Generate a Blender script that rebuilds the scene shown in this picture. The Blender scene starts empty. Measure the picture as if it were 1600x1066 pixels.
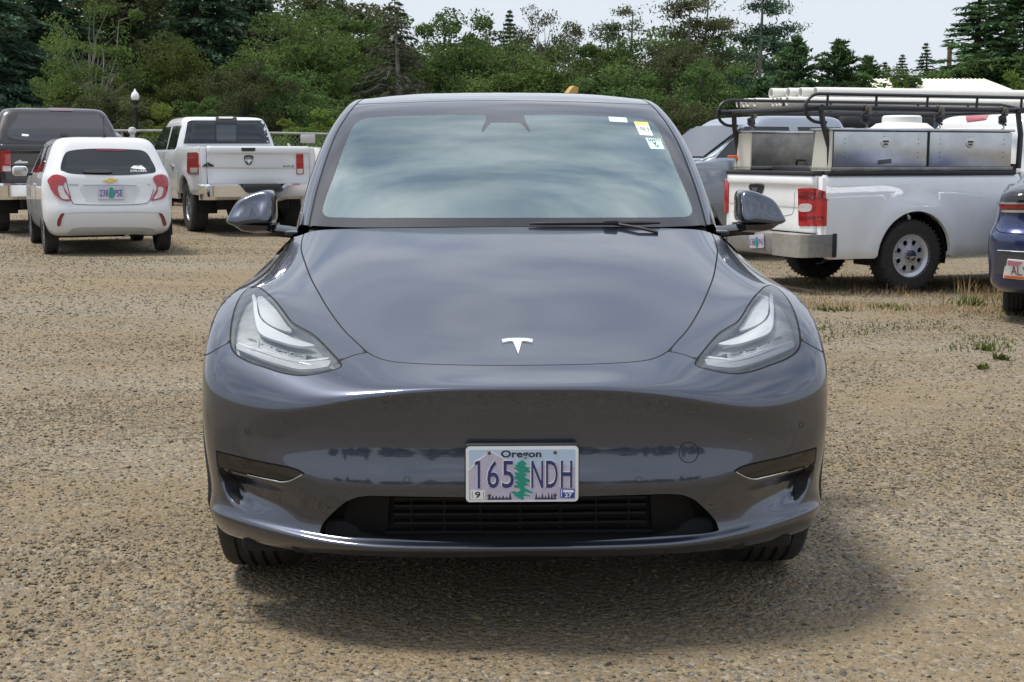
import bpy, bmesh, math, random
import numpy as np
from mathutils import Vector, Matrix
from mathutils.bvhtree import BVHTree
from mathutils.geometry import delaunay_2d_cdt, tessellate_polygon
R = math.radians
random.seed(7); rng = np.random.default_rng(7)
scene = bpy.context.scene
col = scene.collection

# ------------------------------------------------------------------ camera
FPX = 2133.0; CAMH = 1.36; PITCH = math.atan((533-243)/FPX)
cam_d = bpy.data.cameras.new('camera'); cam_d.sensor_width = 36; cam_d.lens = FPX/1600*36
cam_d.clip_start = .05; cam_d.clip_end = 2000
cam = bpy.data.objects.new('camera', cam_d); col.objects.link(cam)
cam.location = (0, 0, CAMH); cam.rotation_euler = (R(90)-PITCH, 0, 0)
scene.camera = cam

# ------------------------------------------------------------------ sky and sun
SUN_EL = R(69); SUN_AZ = R(272)          # azimuth clockwise from +Y (away from camera): left and slightly behind the camera
sun_dir = Vector((math.sin(SUN_AZ)*math.cos(SUN_EL), math.cos(SUN_AZ)*math.cos(SUN_EL), math.sin(SUN_EL)))
world = bpy.data.worlds.new('World'); scene.world = world; world.use_nodes = True
wn = world.node_tree.nodes; wl = world.node_tree.links; wn.clear()
w_out = wn.new('ShaderNodeOutputWorld'); w_bg = wn.new('ShaderNodeBackground'); w_bg.inputs['Strength'].default_value = .068
w_sky = wn.new('ShaderNodeTexSky'); w_sky.sky_type = 'NISHITA'; w_sky.sun_disc = False
w_sky.sun_elevation = SUN_EL; w_sky.sun_rotation = SUN_AZ; w_sky.air_density = 1.1; w_sky.dust_density = 2.2; w_sky.ozone_density = 1.2
w_tc = wn.new('ShaderNodeTexCoord'); w_sep = wn.new('ShaderNodeSeparateXYZ'); wl.new(w_tc.outputs['Generated'], w_sep.inputs[0])
w_z = wn.new('ShaderNodeMath'); w_z.operation = 'MAXIMUM'; w_z.inputs[1].default_value = 0.0; wl.new(w_sep.outputs['Z'], w_z.inputs[0])
w_z2 = wn.new('ShaderNodeMath'); w_z2.operation = 'ADD'; w_z2.inputs[1].default_value = .22; wl.new(w_z.outputs[0], w_z2.inputs[0])
w_px = wn.new('ShaderNodeMath'); w_px.operation = 'DIVIDE'; wl.new(w_sep.outputs['X'], w_px.inputs[0]); wl.new(w_z2.outputs[0], w_px.inputs[1])
w_py = wn.new('ShaderNodeMath'); w_py.operation = 'DIVIDE'; wl.new(w_sep.outputs['Y'], w_py.inputs[0]); wl.new(w_z2.outputs[0], w_py.inputs[1])
w_cmb = wn.new('ShaderNodeCombineXYZ'); wl.new(w_px.outputs[0], w_cmb.inputs[0]); wl.new(w_py.outputs[0], w_cmb.inputs[1])
w_map = wn.new('ShaderNodeMapping'); w_map.inputs['Rotation'].default_value = (0, 0, R(25)); w_map.inputs['Scale'].default_value = (1.0, 1.7, 1)
wl.new(w_cmb.outputs[0], w_map.inputs['Vector'])
w_n = wn.new('ShaderNodeTexNoise'); w_n.inputs['Scale'].default_value = 1.9; w_n.inputs['Detail'].default_value = 7; w_n.inputs['Roughness'].default_value = .56; w_n.inputs['Distortion'].default_value = .5
wl.new(w_map.outputs[0], w_n.inputs['Vector'])
w_r = wn.new('ShaderNodeValToRGB'); w_r.color_ramp.elements[0].position = .33; w_r.color_ramp.elements[0].color = (.55, .55, .55, 1); w_r.color_ramp.elements[1].position = .66; w_r.color_ramp.elements[1].color = (1, 1, 1, 1)
wl.new(w_n.outputs['Fac'], w_r.inputs[0])
w_n2 = wn.new('ShaderNodeTexNoise'); w_n2.inputs['Scale'].default_value = 3.4; w_n2.inputs['Detail'].default_value = 6; wl.new(w_map.outputs[0], w_n2.inputs['Vector'])
w_cc = wn.new('ShaderNodeMix'); w_cc.data_type = 'RGBA'; w_cc.inputs[6].default_value = (7.6, 9.6, 13.4, 1); w_cc.inputs[7].default_value = (20, 21, 22.5, 1); w_k = wn.new('ShaderNodeMapRange'); w_k.inputs[1].default_value = .34; w_k.inputs[2].default_value = .63; wl.new(w_n2.outputs['Fac'], w_k.inputs[0]); wl.new(w_k.outputs[0], w_cc.inputs[0])
w_mix = wn.new('ShaderNodeMix'); w_mix.data_type = 'RGBA'
wl.new(w_r.outputs[0], w_mix.inputs[0]); wl.new(w_sky.outputs[0], w_mix.inputs[6]); wl.new(w_cc.outputs[2], w_mix.inputs[7])
# thin even haze low down
w_h = wn.new('ShaderNodeMapRange'); w_h.inputs[1].default_value = .20; w_h.inputs[2].default_value = .45; w_h.inputs[3].default_value = 1.0; w_h.inputs[4].default_value = 0; wl.new(w_z.outputs[0], w_h.inputs[0])
w_mh = wn.new('ShaderNodeMix'); w_mh.data_type = 'RGBA'; w_mh.inputs[7].default_value = (11.3, 12.2, 13.4, 1); wl.new(w_h.outputs[0], w_mh.inputs[0]); wl.new(w_mix.outputs[2], w_mh.inputs[6])
wl.new(w_mh.outputs[2], w_bg.inputs['Color']); wl.new(w_bg.outputs[0], w_out.inputs['Surface'])

sun_d = bpy.data.lights.new('sun', 'SUN'); sun_d.energy = 3.7; sun_d.angle = R(14); sun_d.color = (1, .945, .86)
sun = bpy.data.objects.new('sun', sun_d); col.objects.link(sun)
sun.rotation_euler = (-sun_dir).to_track_quat('-Z', 'Y').to_euler(); sun.location = (-8, -6, 20)
vs = scene.view_settings; vs.view_transform = 'Standard'; vs.look = 'None'; vs.exposure = 0.0; vs.gamma = 1; vs.use_curve_mapping = False

# ------------------------------------------------------------------ materials
MATS = {}
def mat(name, color, rough=.5, metal=0, coat=0, spec=.5, var=0, vscale=8, bump=0, bscale=60, coatr=.03, trans=0, alpha=1, color2=None, ior=1.5, rvar=0):
    """Principled material with procedural colour / roughness variation and fine bump in object space"""
    if name in MATS: return MATS[name]
    m = bpy.data.materials.new(name); m.use_nodes = True; MATS[name] = m
    nt = m.node_tree; b = nt.nodes['Principled BSDF']; L = nt.links
    b.inputs['Base Color'].default_value = (*color, 1); b.inputs['Roughness'].default_value = rough; b.inputs['Metallic'].default_value = metal
    b.inputs['Coat Weight'].default_value = coat; b.inputs['Coat Roughness'].default_value = coatr; b.inputs['Specular IOR Level'].default_value = spec
    b.inputs['Transmission Weight'].default_value = trans; b.inputs['IOR'].default_value = ior
    if var or bump or rvar:
        tc = nt.nodes.new('ShaderNodeTexCoord')
    if var or rvar:
        n = nt.nodes.new('ShaderNodeTexNoise'); n.inputs['Scale'].default_value = vscale; n.inputs['Detail'].default_value = 6; n.inputs['Roughness'].default_value = .65
        L.new(tc.outputs['Object'], n.inputs['Vector'])
    if var:
        c2 = color2 or tuple(max(0, c*(1-var)) for c in color)
        mx = nt.nodes.new('ShaderNodeMix'); mx.data_type = 'RGBA'; mx.inputs[6].default_value = (*color, 1); mx.inputs[7].default_value = (*c2, 1)
        rp = nt.nodes.new('ShaderNodeMapRange'); rp.inputs[1].default_value = .35; rp.inputs[2].default_value = .68
        L.new(n.outputs['Fac'], rp.inputs[0]); L.new(rp.outputs[0], mx.inputs[0]); L.new(mx.outputs[2], b.inputs['Base Color'])
    if rvar:
        rp2 = nt.nodes.new('ShaderNodeMapRange'); rp2.inputs[3].default_value = max(0, rough-rvar); rp2.inputs[4].default_value = rough+rvar
        L.new(n.outputs['Fac'], rp2.inputs[0]); L.new(rp2.outputs[0], b.inputs['Roughness'])
    if bump:
        n2 = nt.nodes.new('ShaderNodeTexNoise'); n2.inputs['Scale'].default_value = bscale; n2.inputs['Detail'].default_value = 4
        L.new(tc.outputs['Object'], n2.inputs['Vector'])
        bp = nt.nodes.new('ShaderNodeBump'); bp.inputs['Strength'].default_value = bump; bp.inputs['Distance'].default_value = .02
        L.new(n2.outputs['Fac'], bp.inputs['Height']); L.new(bp.outputs[0], b.inputs['Normal'])
    return m
def glassmat(name, tint=(.75, .85, .84), ior=1.7, rough=.0, refl=(1, 1, 1), dens=0.0):
    """thin window glass: Fresnel mix of see-through tint and mirror"""
    if name in MATS: return MATS[name]
    m = bpy.data.materials.new(name); m.use_nodes = True; MATS[name] = m
    nt = m.node_tree; N = nt.nodes; L = nt.links; N.clear()
    o = N.new('ShaderNodeOutputMaterial'); t = N.new('ShaderNodeBsdfTransparent'); t.inputs[0].default_value = (*tint, 1)
    g = N.new('ShaderNodeBsdfGlossy'); g.inputs['Roughness'].default_value = rough; g.inputs['Color'].default_value = (*refl, 1)
    f = N.new('ShaderNodeFresnel'); f.inputs['IOR'].default_value = ior
    mx = N.new('ShaderNodeMixShader'); L.new(f.outputs[0], mx.inputs[0]); L.new(t.outputs[0], mx.inputs[1]); L.new(g.outputs[0], mx.inputs[2]); L.new(mx.outputs[0], o.inputs[0])
    return m
def carpaint(name, base, flake, rough=.32, metal=.85, dirt=.0, cior=1.6):
    if name in MATS: return MATS[name]
    m = bpy.data.materials.new(name); m.use_nodes = True; MATS[name] = m
    nt = m.node_tree; b = nt.nodes['Principled BSDF']; L = nt.links; N = nt.nodes
    tc = N.new('ShaderNodeTexCoord'); v = N.new('ShaderNodeTexNoise'); v.inputs['Scale'].default_value = 900; v.inputs['Detail'].default_value = 2; L.new(tc.outputs['Object'], v.inputs['Vector'])
    d = N.new('ShaderNodeTexNoise'); d.inputs['Scale'].default_value = 3.5; d.inputs['Detail'].default_value = 8; d.inputs['Roughness'].default_value = .7; L.new(tc.outputs['Object'], d.inputs['Vector'])
    mx = N.new('ShaderNodeMix'); mx.data_type = 'RGBA'; mx.inputs[6].default_value = (*base, 1); mx.inputs[7].default_value = (*flake, 1); L.new(v.outputs['Fac'], mx.inputs[0])
    du = N.new('ShaderNodeMix'); du.data_type = 'RGBA'; du.inputs[7].default_value = (.42, .37, .29, 1)
    mr = N.new('ShaderNodeMapRange'); mr.inputs[1].default_value = .45; mr.inputs[2].default_value = .8; mr.inputs[3].default_value = 0; mr.inputs[4].default_value = dirt
    L.new(d.outputs['Fac'], mr.inputs[0]); L.new(mr.outputs[0], du.inputs[0]); L.new(mx.outputs[2], du.inputs[6])
    sv = N.new('ShaderNodeTexVoronoi'); sv.inputs['Scale'].default_value = 26; L.new(tc.outputs['Object'], sv.inputs['Vector'])
    sc_ = N.new('ShaderNodeSeparateColor'); L.new(sv.outputs['Color'], sc_.inputs[0]); th_ = N.new('ShaderNodeMath'); th_.operation = 'MULTIPLY'; th_.inputs[1].default_value = .055; L.new(sc_.outputs[0], th_.inputs[0])
    lt_ = N.new('ShaderNodeMath'); lt_.operation = 'LESS_THAN'; L.new(sv.outputs['Distance'], lt_.inputs[0]); L.new(th_.outputs[0], lt_.inputs[1]); ls_ = N.new('ShaderNodeMath'); ls_.operation = 'MULTIPLY'; ls_.inputs[1].default_value = .6; L.new(lt_.outputs[0], ls_.inputs[0])
    sp_ = N.new('ShaderNodeMix'); sp_.data_type = 'RGBA'; sp_.inputs[7].default_value = (.30, .28, .25, 1); L.new(ls_.outputs[0], sp_.inputs[0]); L.new(du.outputs[2], sp_.inputs[6])
    L.new(sp_.outputs[2], b.inputs['Base Color']); b.inputs['Metallic'].default_value = metal; b.inputs['Roughness'].default_value = rough
    b.inputs['Coat Weight'].default_value = 1; b.inputs['Coat IOR'].default_value = cior
    cr = N.new('ShaderNodeMapRange'); cr.inputs[3].default_value = .015; cr.inputs[4].default_value = .06; L.new(d.outputs['Fac'], cr.inputs[0]); L.new(cr.outputs[0], b.inputs['Coat Roughness'])
    return m

# ------------------------------------------------------------------ object helpers
def link(o, parent=None):
    col.objects.link(o)
    if parent is not None: o.parent = parent
    return o
def tag(o, label=None, cat=None, group=None, kind=None):
    if label: o['label'] = label
    if cat: o['category'] = cat
    if group: o['group'] = group
    if kind: o['kind'] = kind
    return o
def thing(name, label, cat, loc=(0, 0, 0), rz=0, group=None):
    o = bpy.data.objects.new(name, None); o.empty_display_size = .2; col.objects.link(o)
    o.location = loc; o.rotation_euler = (0, 0, rz)
    return tag(o, label, cat, group)
def copy_tree(o, parent=None):
    c = o.copy(); col.objects.link(c); c.parent = parent
    for ch in list(o.children): copy_tree(ch, c)
    return c
def smoothmesh(me, angle=35):
    if angle is None: return
    for p in me.polygons: p.use_smooth = True
    if angle < 180:
        try: me.set_sharp_from_angle(angle=R(angle))
        except Exception: pass
class MB:
    """collects shapes; build() links them as one mesh object"""
    def __init__(s): s.v = []; s.f = []; s.m = []
    def add(s, V, Fc, mi=0):
        b = len(s.v); s.v.extend([tuple(map(float, p)) for p in V]); s.f.extend([tuple(int(i)+b for i in f) for f in Fc]); s.m.extend([mi]*len(Fc)); return s
    def bm(s, bmm, mi=0, M=None):
        bmm.verts.ensure_lookup_table()
        V = [(M @ v.co if M else v.co) for v in bmm.verts]; bmm.verts.index_update()
        s.add(V, [[v.index for v in f.verts] for f in bmm.faces], mi); bmm.free(); return s
    def box(s, c, sz, bev=0, seg=2, rot=None, mi=0):
        b = bmesh.new(); bmesh.ops.create_cube(b, size=1)
        for v in b.verts: v.co = Vector((v.co.x*sz[0], v.co.y*sz[1], v.co.z*sz[2]))
        if bev: bmesh.ops.bevel(b, geom=b.edges[:], offset=min(bev, min(sz)*.48), segments=seg, affect='EDGES', profile=.5)
        M = Matrix.Translation(c)
        if rot is not None: M = M @ (rot if isinstance(rot, Matrix) else Matrix.Rotation(rot[2], 4, 'Z') @ Matrix.Rotation(rot[1], 4, 'Y') @ Matrix.Rotation(rot[0], 4, 'X'))
        return s.bm(b, mi, M)
    def tube(s, P, r, n=8, mi=0, cap=True, closed=False):
        P = [Vector(p) for p in P]; k = len(P); rr = r if hasattr(r, '__len__') else [r]*k
        V = []; prev = None
        for i in range(k):
            a = P[i-1] if (i > 0 or closed) else P[i]; b = P[(i+1) % k] if (i < k-1 or closed) else P[i]
            t = (b-a).normalized() if (b-a).length > 1e-9 else Vector((0, 0, 1))
            if prev is None: u = t.orthogonal().normalized()
            else:
                u = prev - t*prev.dot(t); u = u.normalized() if u.length > 1e-6 else t.orthogonal().normalized()
            prev = u; w = t.cross(u)
            for j in range(n):
                a_ = 2*math.pi*j/n; V.append(P[i] + (u*math.cos(a_)+w*math.sin(a_))*rr[i])
        Fc = []
        for i in range(k if closed else k-1):
            i2 = (i+1) % k
            for j in range(n): Fc.append((i*n+j, i*n+(j+1) % n, i2*n+(j+1) % n, i2*n+j))
        if cap and not closed: Fc.append(tuple(range(n-1, -1, -1))); Fc.append(tuple((k-1)*n+j for j in range(n)))
        return s.add(V, Fc, mi)
    def lathe(s, prof, n=32, axis='Z', c=(0, 0, 0), mi=0, closed=False):
        """prof list of (radius, height along axis)"""
        V = []; k = len(prof)
        for (r, h) in prof:
            for j in range(n):
                a = 2*math.pi*j/n; x, y = r*math.cos(a), r*math.sin(a)
                V.append({'Z': (x, y, h), 'X': (h, x, y), 'Y': (y, h, x)}[axis])
        V = [(p[0]+c[0], p[1]+c[1], p[2]+c[2]) for p in V]
        Fc = []
        for i in range(k if closed else k-1):
            i2 = (i+1) % k
            for j in range(n): Fc.append((i*n+j, i*n+(j+1) % n, i2*n+(j+1) % n, i2*n+j))
        return s.add(V, Fc, mi)
    def loft(s, secs, mi=0, closed=True, cap=True):
        n = len(secs[0]); V = [p for q in secs for p in q]; Fc = []
        for i in range(len(secs)-1):
            for j in range(n if closed else n-1):
                Fc.append((i*n+j, i*n+(j+1) % n, (i+1)*n+(j+1) % n, (i+1)*n+j))
        if cap and closed: Fc.append(tuple(range(n-1, -1, -1))); Fc.append(tuple((len(secs)-1)*n+j for j in range(n)))
        return s.add(V, Fc, mi)
    def prism(s, poly, d, mi=0, bev=0):
        """poly: 3D outline; d: extrusion vector"""
        n = len(poly); d = Vector(d); A = [Vector(p) for p in poly]
        tri = tessellate_polygon([A]); nrm = sum((a.cross(b) for a, b in zip(A, A[1:]+A[:1])), Vector())
        V = A + [p+d for p in A]; Fc = []
        flip = nrm.dot(d) > 0
        for t in tri:
            a, b, c_ = t; tn = (A[b]-A[a]).cross(A[c_]-A[a])
            o = tn.dot(d) > 0
            Fc.append((a, c_, b) if o else (a, b, c_)); Fc.append((a+n, b+n, c_+n) if o else (a+n, c_+n, b+n))
        for j in range(n):
            k = (j+1) % n; Fc.append((j, k, k+n, j+n) if flip else (j, j+n, k+n, k))
        return s.add(V, Fc, mi)
    def build(s, name, mats, parent=None, smooth=35, loc=None):
        me = bpy.data.meshes.new(name); me.from_pydata(s.v, [], s.f)
        mats = mats if isinstance(mats, (list, tuple)) else [mats]
        for m in mats: me.materials.append(m)
        if len(mats) > 1: me.polygons.foreach_set('material_index', s.m)
        me.validate(); me.update(); smoothmesh(me, smooth)
        o = bpy.data.objects.new(name, me); link(o, parent)
        if loc: o.location = loc
        return o
def text_mesh(txt, size, depth=.001, sx=1.0, bevel=0, space=1.0, offset=0.0):
    """returns (verts, faces) of lettering centred at origin in the XZ plane facing -Y"""
    cu = bpy.data.curves.new('lettering', 'FONT'); cu.body = txt; cu.size = size; cu.extrude = depth; cu.align_x = 'CENTER'; cu.align_y = 'CENTER'; cu.space_character = space; cu.offset = offset; cu.resolution_u = 3
    o = bpy.data.objects.new('lettering', cu); col.objects.link(o)
    dg = bpy.context.evaluated_depsgraph_get(); me = bpy.data.meshes.new_from_object(o.evaluated_get(dg))
    V = [(v.co.x*sx, -v.co.z, v.co.y) for v in me.vertices]; Fc = [tuple(p.vertices) for p in me.polygons]
    bpy.data.objects.remove(o); bpy.data.curves.remove(cu); bpy.data.meshes.remove(me)
    return V, Fc
def gz(x, y):
    """ground height: level round the near car, tilting gently up to the left and down to the right further back"""
    t = min(max((y-6)/10., 0), 1); t = t*t*(3-2*t)
    return max(-.125, min(.125, -.0225*x))*t
def pix(u, v): 
    a = (u-800)/FPX; b = (533-v)/FPX
    return Vector((a, math.cos(PITCH)+b*math.sin(PITCH), -math.sin(PITCH)+b*math.cos(PITCH)))
def at(u, v, Y):
    d = pix(u, v); return Vector((0, 0, CAMH)) + d*(Y/d.y)
def pxm(Y): return FPX/(Y*math.cos(PITCH)+.1)
# ------------------------------------------------------------------ ground
def ground_material():
    m = bpy.data.materials.new('gravel_ground'); m.use_nodes = True; nt = m.node_tree; N = nt.nodes; L = nt.links; b = N['Principled BSDF']
    tc = N.new('ShaderNodeTexCoord')
    def noise(sc, det=6, ro=.6, src=None):
        n = N.new('ShaderNodeTexNoise'); n.inputs['Scale'].default_value = sc; n.inputs['Detail'].default_value = det; n.inputs['Roughness'].default_value = ro
        L.new(src or tc.outputs['Object'], n.inputs['Vector']); return n
    def mr(a, lo, hi, o0=0, o1=1):
        r = N.new('ShaderNodeMapRange'); r.inputs[1].default_value = lo; r.inputs[2].default_value = hi; r.inputs[3].default_value = o0; r.inputs[4].default_value = o1; L.new(a, r.inputs[0]); return r.outputs[0]
    def mix(f, a, c):
        x = N.new('ShaderNodeMix'); x.data_type = 'RGBA'
        if isinstance(f, float): x.inputs[0].default_value = f
        else: L.new(f, x.inputs[0])
        for i, q in ((6, a), (7, c)):
            if isinstance(q, tuple): x.inputs[i].default_value = (*q, 1)
            else: L.new(q, x.inputs[i])
        return x.outputs[2]
    mp = N.new('ShaderNodeMapping'); mp.inputs['Scale'].default_value = (.30, 1.05, 1); L.new(tc.outputs['Object'], mp.inputs['Vector'])
    big = noise(.55, 5, .6, mp.outputs[0]); mid = noise(2.6, 6, .65, mp.outputs[0]); fine = noise(55, 4, .7)
    dirt = mix(mr(mid.outputs['Fac'], .35, .68), (.258, .197, .118), (.190, .148, .096))
    v1 = N.new('ShaderNodeTexVoronoi'); v1.inputs['Scale'].default_value = 42; v1.inputs['Randomness'].default_value = 1; L.new(tc.outputs['Object'], v1.inputs['Vector'])
    v2 = N.new('ShaderNodeTexVoronoi'); v2.inputs['Scale'].default_value = 95; L.new(tc.outputs['Object'], v2.inputs['Vector'])
    sep = N.new('ShaderNodeSeparateColor'); L.new(v1.outputs['Color'], sep.inputs[0])
    sep2 = N.new('ShaderNodeSeparateColor'); L.new(v2.outputs['Color'], sep2.inputs[0])
    st = N.new('ShaderNodeValToRGB'); e = st.color_ramp.elements; e[0].position = 0; e[0].color = (.10, .10, .095, 1); e[1].position = 1; e[1].color = (.38, .325, .24, 1)
    for p, c in ((.25, (.18, .162, .135)), (.55, (.24, .205, .155)), (.8, (.30, .24, .16))):
        q = e.new(p); q.color = (*c, 1)
    L.new(sep.outputs[0], st.inputs[0])
    st2 = N.new('ShaderNodeValToRGB'); e = st2.color_ramp.elements; e[0].position = 0; e[0].color = (.13, .12, .105, 1); e[1].position = 1; e[1].color = (.36, .295, .20, 1)
    L.new(sep2.outputs[1], st2.inputs[0])
    gap = mr(v1.outputs['Distance'], .35, .62)
    stones = mix(gap, st.outputs[0], st2.outputs[0])
    cover = N.new('ShaderNodeMath'); cover.operation = 'ADD'; L.new(mr(big.outputs['Fac'], .40, .62, .1, .75), cover.inputs[0]); L.new(mr(sep.outputs[1], 0, 1, -.28, .28), cover.inputs[1])
    cm = mr(cover.outputs[0], .30, .55)
    c1 = mix(cm, mix(mr(sep2.outputs[0], .55, .95, 0, .75), dirt, st2.outputs[0]), stones)
    L.new(c1, b.inputs['Base Color']); b.inputs['Roughness'].default_value = .95; b.inputs['Specular IOR Level'].default_value = .15
    hh = N.new('ShaderNodeMath'); hh.operation = 'MULTIPLY_ADD'; L.new(mr(v1.outputs['Distance'], 0, .7, 1, 0), hh.inputs[0]); hh.inputs[1].default_value = .8; L.new(mr(v2.outputs['Distance'], 0, .7, .45, 0), hh.inputs[2])
    h2 = N.new('ShaderNodeMath'); h2.operation = 'MULTIPLY_ADD'; L.new(fine.outputs['Fac'], h2.inputs[0]); h2.inputs[1].default_value = .35; L.new(hh.outputs[0], h2.inputs[2])
    bp = N.new('ShaderNodeBump'); bp.inputs['Strength'].default_value = .9; bp.inputs['Distance'].default_value = .012; L.new(h2.outputs[0], bp.inputs['Height']); L.new(bp.outputs[0], b.inputs['Normal'])
    return m
def axis_pts(lo, hi, fine_lo, fine_hi, step, grow=1.35):
    a = list(np.arange(fine_lo, fine_hi+1e-6, step)); s = step; x = fine_hi
    while x < hi: s *= grow; x += s; a.append(min(x, hi))
    s = step; x = fine_lo
    while x > lo: s *= grow; x -= s; a.insert(0, max(x, lo))
    return a
gx = axis_pts(-500, 500, -16, 16, .35); gy = axis_pts(-300, 900, -2, 34, .35)
from mathutils import noise as mnoise
def ground_z(x, y):
    f = 1 if abs(x) < 30 and -6 < y < 60 else 0
    u = mnoise.noise(Vector((x*.35, y*.35, 3.1)))*.012 if f else 0
    if abs(x) < 1.6 and 3 < y < 9: u *= .3
    return gz(x, y)+u-.012
V = [(x, y, ground_z(x, y)) for y in gy for x in gx]; nx = len(gx)
Fc = [(j*nx+i, j*nx+i+1, (j+1)*nx+i+1, (j+1)*nx+i) for j in range(len(gy)-1) for i in range(nx-1)]
GROUND_MAT = ground_material()
ground = MB().add(V, Fc).build('ground', GROUND_MAT, smooth=180); tag(ground, 'gravel and tan dirt car park ground', None, kind='structure')

# loose gravel: real stones scattered over the ground
def stone_material():
    m = bpy.data.materials.new('loose_stone'); m.use_nodes = True; nt = m.node_tree; N = nt.nodes; L = nt.links; b = N['Principled BSDF']
    oi = N.new('ShaderNodeObjectInfo'); r = N.new('ShaderNodeValToRGB'); e = r.color_ramp.elements
    e[0].position = 0; e[0].color = (.125, .115, .10, 1); e[1].position = 1; e[1].color = (.36, .31, .23, 1)
    for p, c in ((.10, (.155, .138, .112)), (.35, (.205, .172, .122)), (.6, (.245, .198, .130)), (.8, (.275, .205, .116)), (.93, (.25, .228, .18))):
        q = e.new(p); q.color = (*c, 1)
    L.new(oi.outputs['Random'], r.inputs[0])
    tc = N.new('ShaderNodeTexCoord'); n = N.new('ShaderNodeTexNoise'); n.inputs['Scale'].default_value = 3; n.inputs['Detail'].default_value = 5; L.new(tc.outputs['Object'], n.inputs['Vector'])
    mx = N.new('ShaderNodeMix'); mx.data_type = 'RGBA'; mx.blend_type = 'MULTIPLY'; mx.inputs[0].default_value = .5; L.new(r.outputs[0], mx.inputs[6]); L.new(n.outputs['Fac'], mx.inputs[7])
    L.new(mx.outputs[2], b.inputs['Base Color']); b.inputs['Roughness'].default_value = .9; b.inputs['Specular IOR Level'].default_value = .2
    return m
STONE = stone_material()
stone_col = bpy.data.collections.new('stone_shapes')
for k in range(7):
    bmm = bmesh.new(); bmesh.ops.create_icosphere(bmm, subdivisions=1, radius=1)
    sc = (rng.uniform(.75, 1.25), rng.uniform(.6, .95), rng.uniform(.35, .62))
    for v in bmm.verts:
        j = rng.uniform(.72, 1.22); v.co = Vector((v.co.x*sc[0]*j, v.co.y*sc[1]*j, v.co.z*sc[2]*j))
    me = bpy.data.meshes.new('stone_shape'); bmm.to_mesh(me); bmm.free(); me.materials.append(STONE)
    if k % 2: smoothmesh(me, 50)
    stone_col.objects.link(bpy.data.objects.new('stone_shape', me))
def scatter(name, outline, density, smin, smax, seed, nscale, lo, hi, base, collection, zoff=0.0, bury=.25, label=None, power=3.0, tilt=.5, fade=None):
    """area mesh + geometry nodes that place stones; noise drives where they gather"""
    bmm = bmesh.new(); gv = {}
    xs = np.arange(min(p[0] for p in outline), max(p[0] for p in outline)+.01, .5); ys = np.arange(min(p[1] for p in outline), max(p[1] for p in outline)+.01, .5)
    def inside(x, y):
        c_ = False; n = len(outline)
        for i in range(n):
            (x1, y1), (x2, y2) = outline[i], outline[(i+1) % n]
            if (y1 > y) != (y2 > y) and x < (x2-x1)*(y-y1)/(y2-y1)+x1: c_ = not c_
        return c_
    Vv = []; idx = {}; Ff = []
    for i in range(len(xs)-1):
        for j in range(len(ys)-1):
            if not inside((xs[i]+xs[i+1])/2, (ys[j]+ys[j+1])/2): continue
            q = []
            for (a, c_) in ((i, j), (i+1, j), (i+1, j+1), (i, j+1)):
                if (a, c_) not in idx: idx[(a, c_)] = len(Vv); Vv.append((xs[a], ys[c_], ground_z(xs[a], ys[c_])+zoff))
                q.append(idx[(a, c_)])
            Ff.append(q)
    bmm.free()
    o = MB().add(Vv, Ff).build(name, STONE, smooth=None)
    ng = bpy.data.node_groups.new(name+'_scatter', 'GeometryNodeTree')
    ng.interface.new_socket('Geometry', in_out='INPUT', socket_type='NodeSocketGeometry'); ng.interface.new_socket('Geometry', in_out='OUTPUT', socket_type='NodeSocketGeometry')
    N = ng.nodes; L = ng.links; gi = N.new('NodeGroupInput'); go = N.new('NodeGroupOutput')
    pos = N.new('GeometryNodeInputPosition'); nz = N.new('ShaderNodeTexNoise'); nz.inputs['Scale'].default_value = nscale; nz.inputs['Detail'].default_value = 5; nz.inputs['Roughness'].default_value = .65
    mpv = N.new('ShaderNodeVectorMath'); mpv.operation = 'MULTIPLY'; mpv.inputs[1].default_value = (.36, 1.05, 1); L.new(pos.outputs[0], mpv.inputs[0]); L.new(mpv.outputs[0], nz.inputs['Vector'])
    mr = N.new('ShaderNodeMapRange'); mr.inputs[1].default_value = lo; mr.inputs[2].default_value = hi; mr.inputs[3].default_value = base; mr.inputs[4].default_value = 1; L.new(nz.outputs['Fac'], mr.inputs[0])
    md = N.new('ShaderNodeMath'); md.operation = 'MULTIPLY'; md.inputs[1].default_value = density; L.new(mr.outputs[0], md.inputs[0])
    dens = md.outputs[0]
    if fade:
        sx_ = N.new('ShaderNodeSeparateXYZ'); L.new(pos.outputs[0], sx_.inputs[0]); fr_ = N.new('ShaderNodeMapRange'); fr_.inputs[1].default_value = fade[0]; fr_.inputs[2].default_value = fade[1]; fr_.inputs[3].default_value = fade[2]; fr_.inputs[4].default_value = fade[3]; L.new(sx_.outputs['Y'], fr_.inputs[0])
        mf_ = N.new('ShaderNodeMath'); mf_.operation = 'MULTIPLY'; L.new(fr_.outputs[0], mf_.inputs[0]); L.new(dens, mf_.inputs[1]); dens = mf_.outputs[0]
    dp = N.new('GeometryNodeDistributePointsOnFaces'); dp.inputs['Seed'].default_value = seed; L.new(gi.outputs[0], dp.inputs['Mesh']); L.new(dens, dp.inputs['Density'])
    ci = N.new('GeometryNodeCollectionInfo'); ci.inputs['Collection'].default_value = collection; ci.inputs['Separate Children'].default_value = True; ci.inputs['Reset Children'].default_value = True
    ip = N.new('GeometryNodeInstanceOnPoints'); ip.inputs['Pick Instance'].default_value = True
    L.new(dp.outputs['Points'], ip.inputs['Points']); L.new(ci.outputs[0], ip.inputs['Instance'])
    rv = N.new('FunctionNodeRandomValue'); rv.data_type = 'FLOAT_VECTOR'; rv.inputs[0].default_value = (-tilt, -tilt, 0); rv.inputs[1].default_value = (tilt, tilt, 6.283); L.new(rv.outputs[0], ip.inputs['Rotation'])
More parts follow.
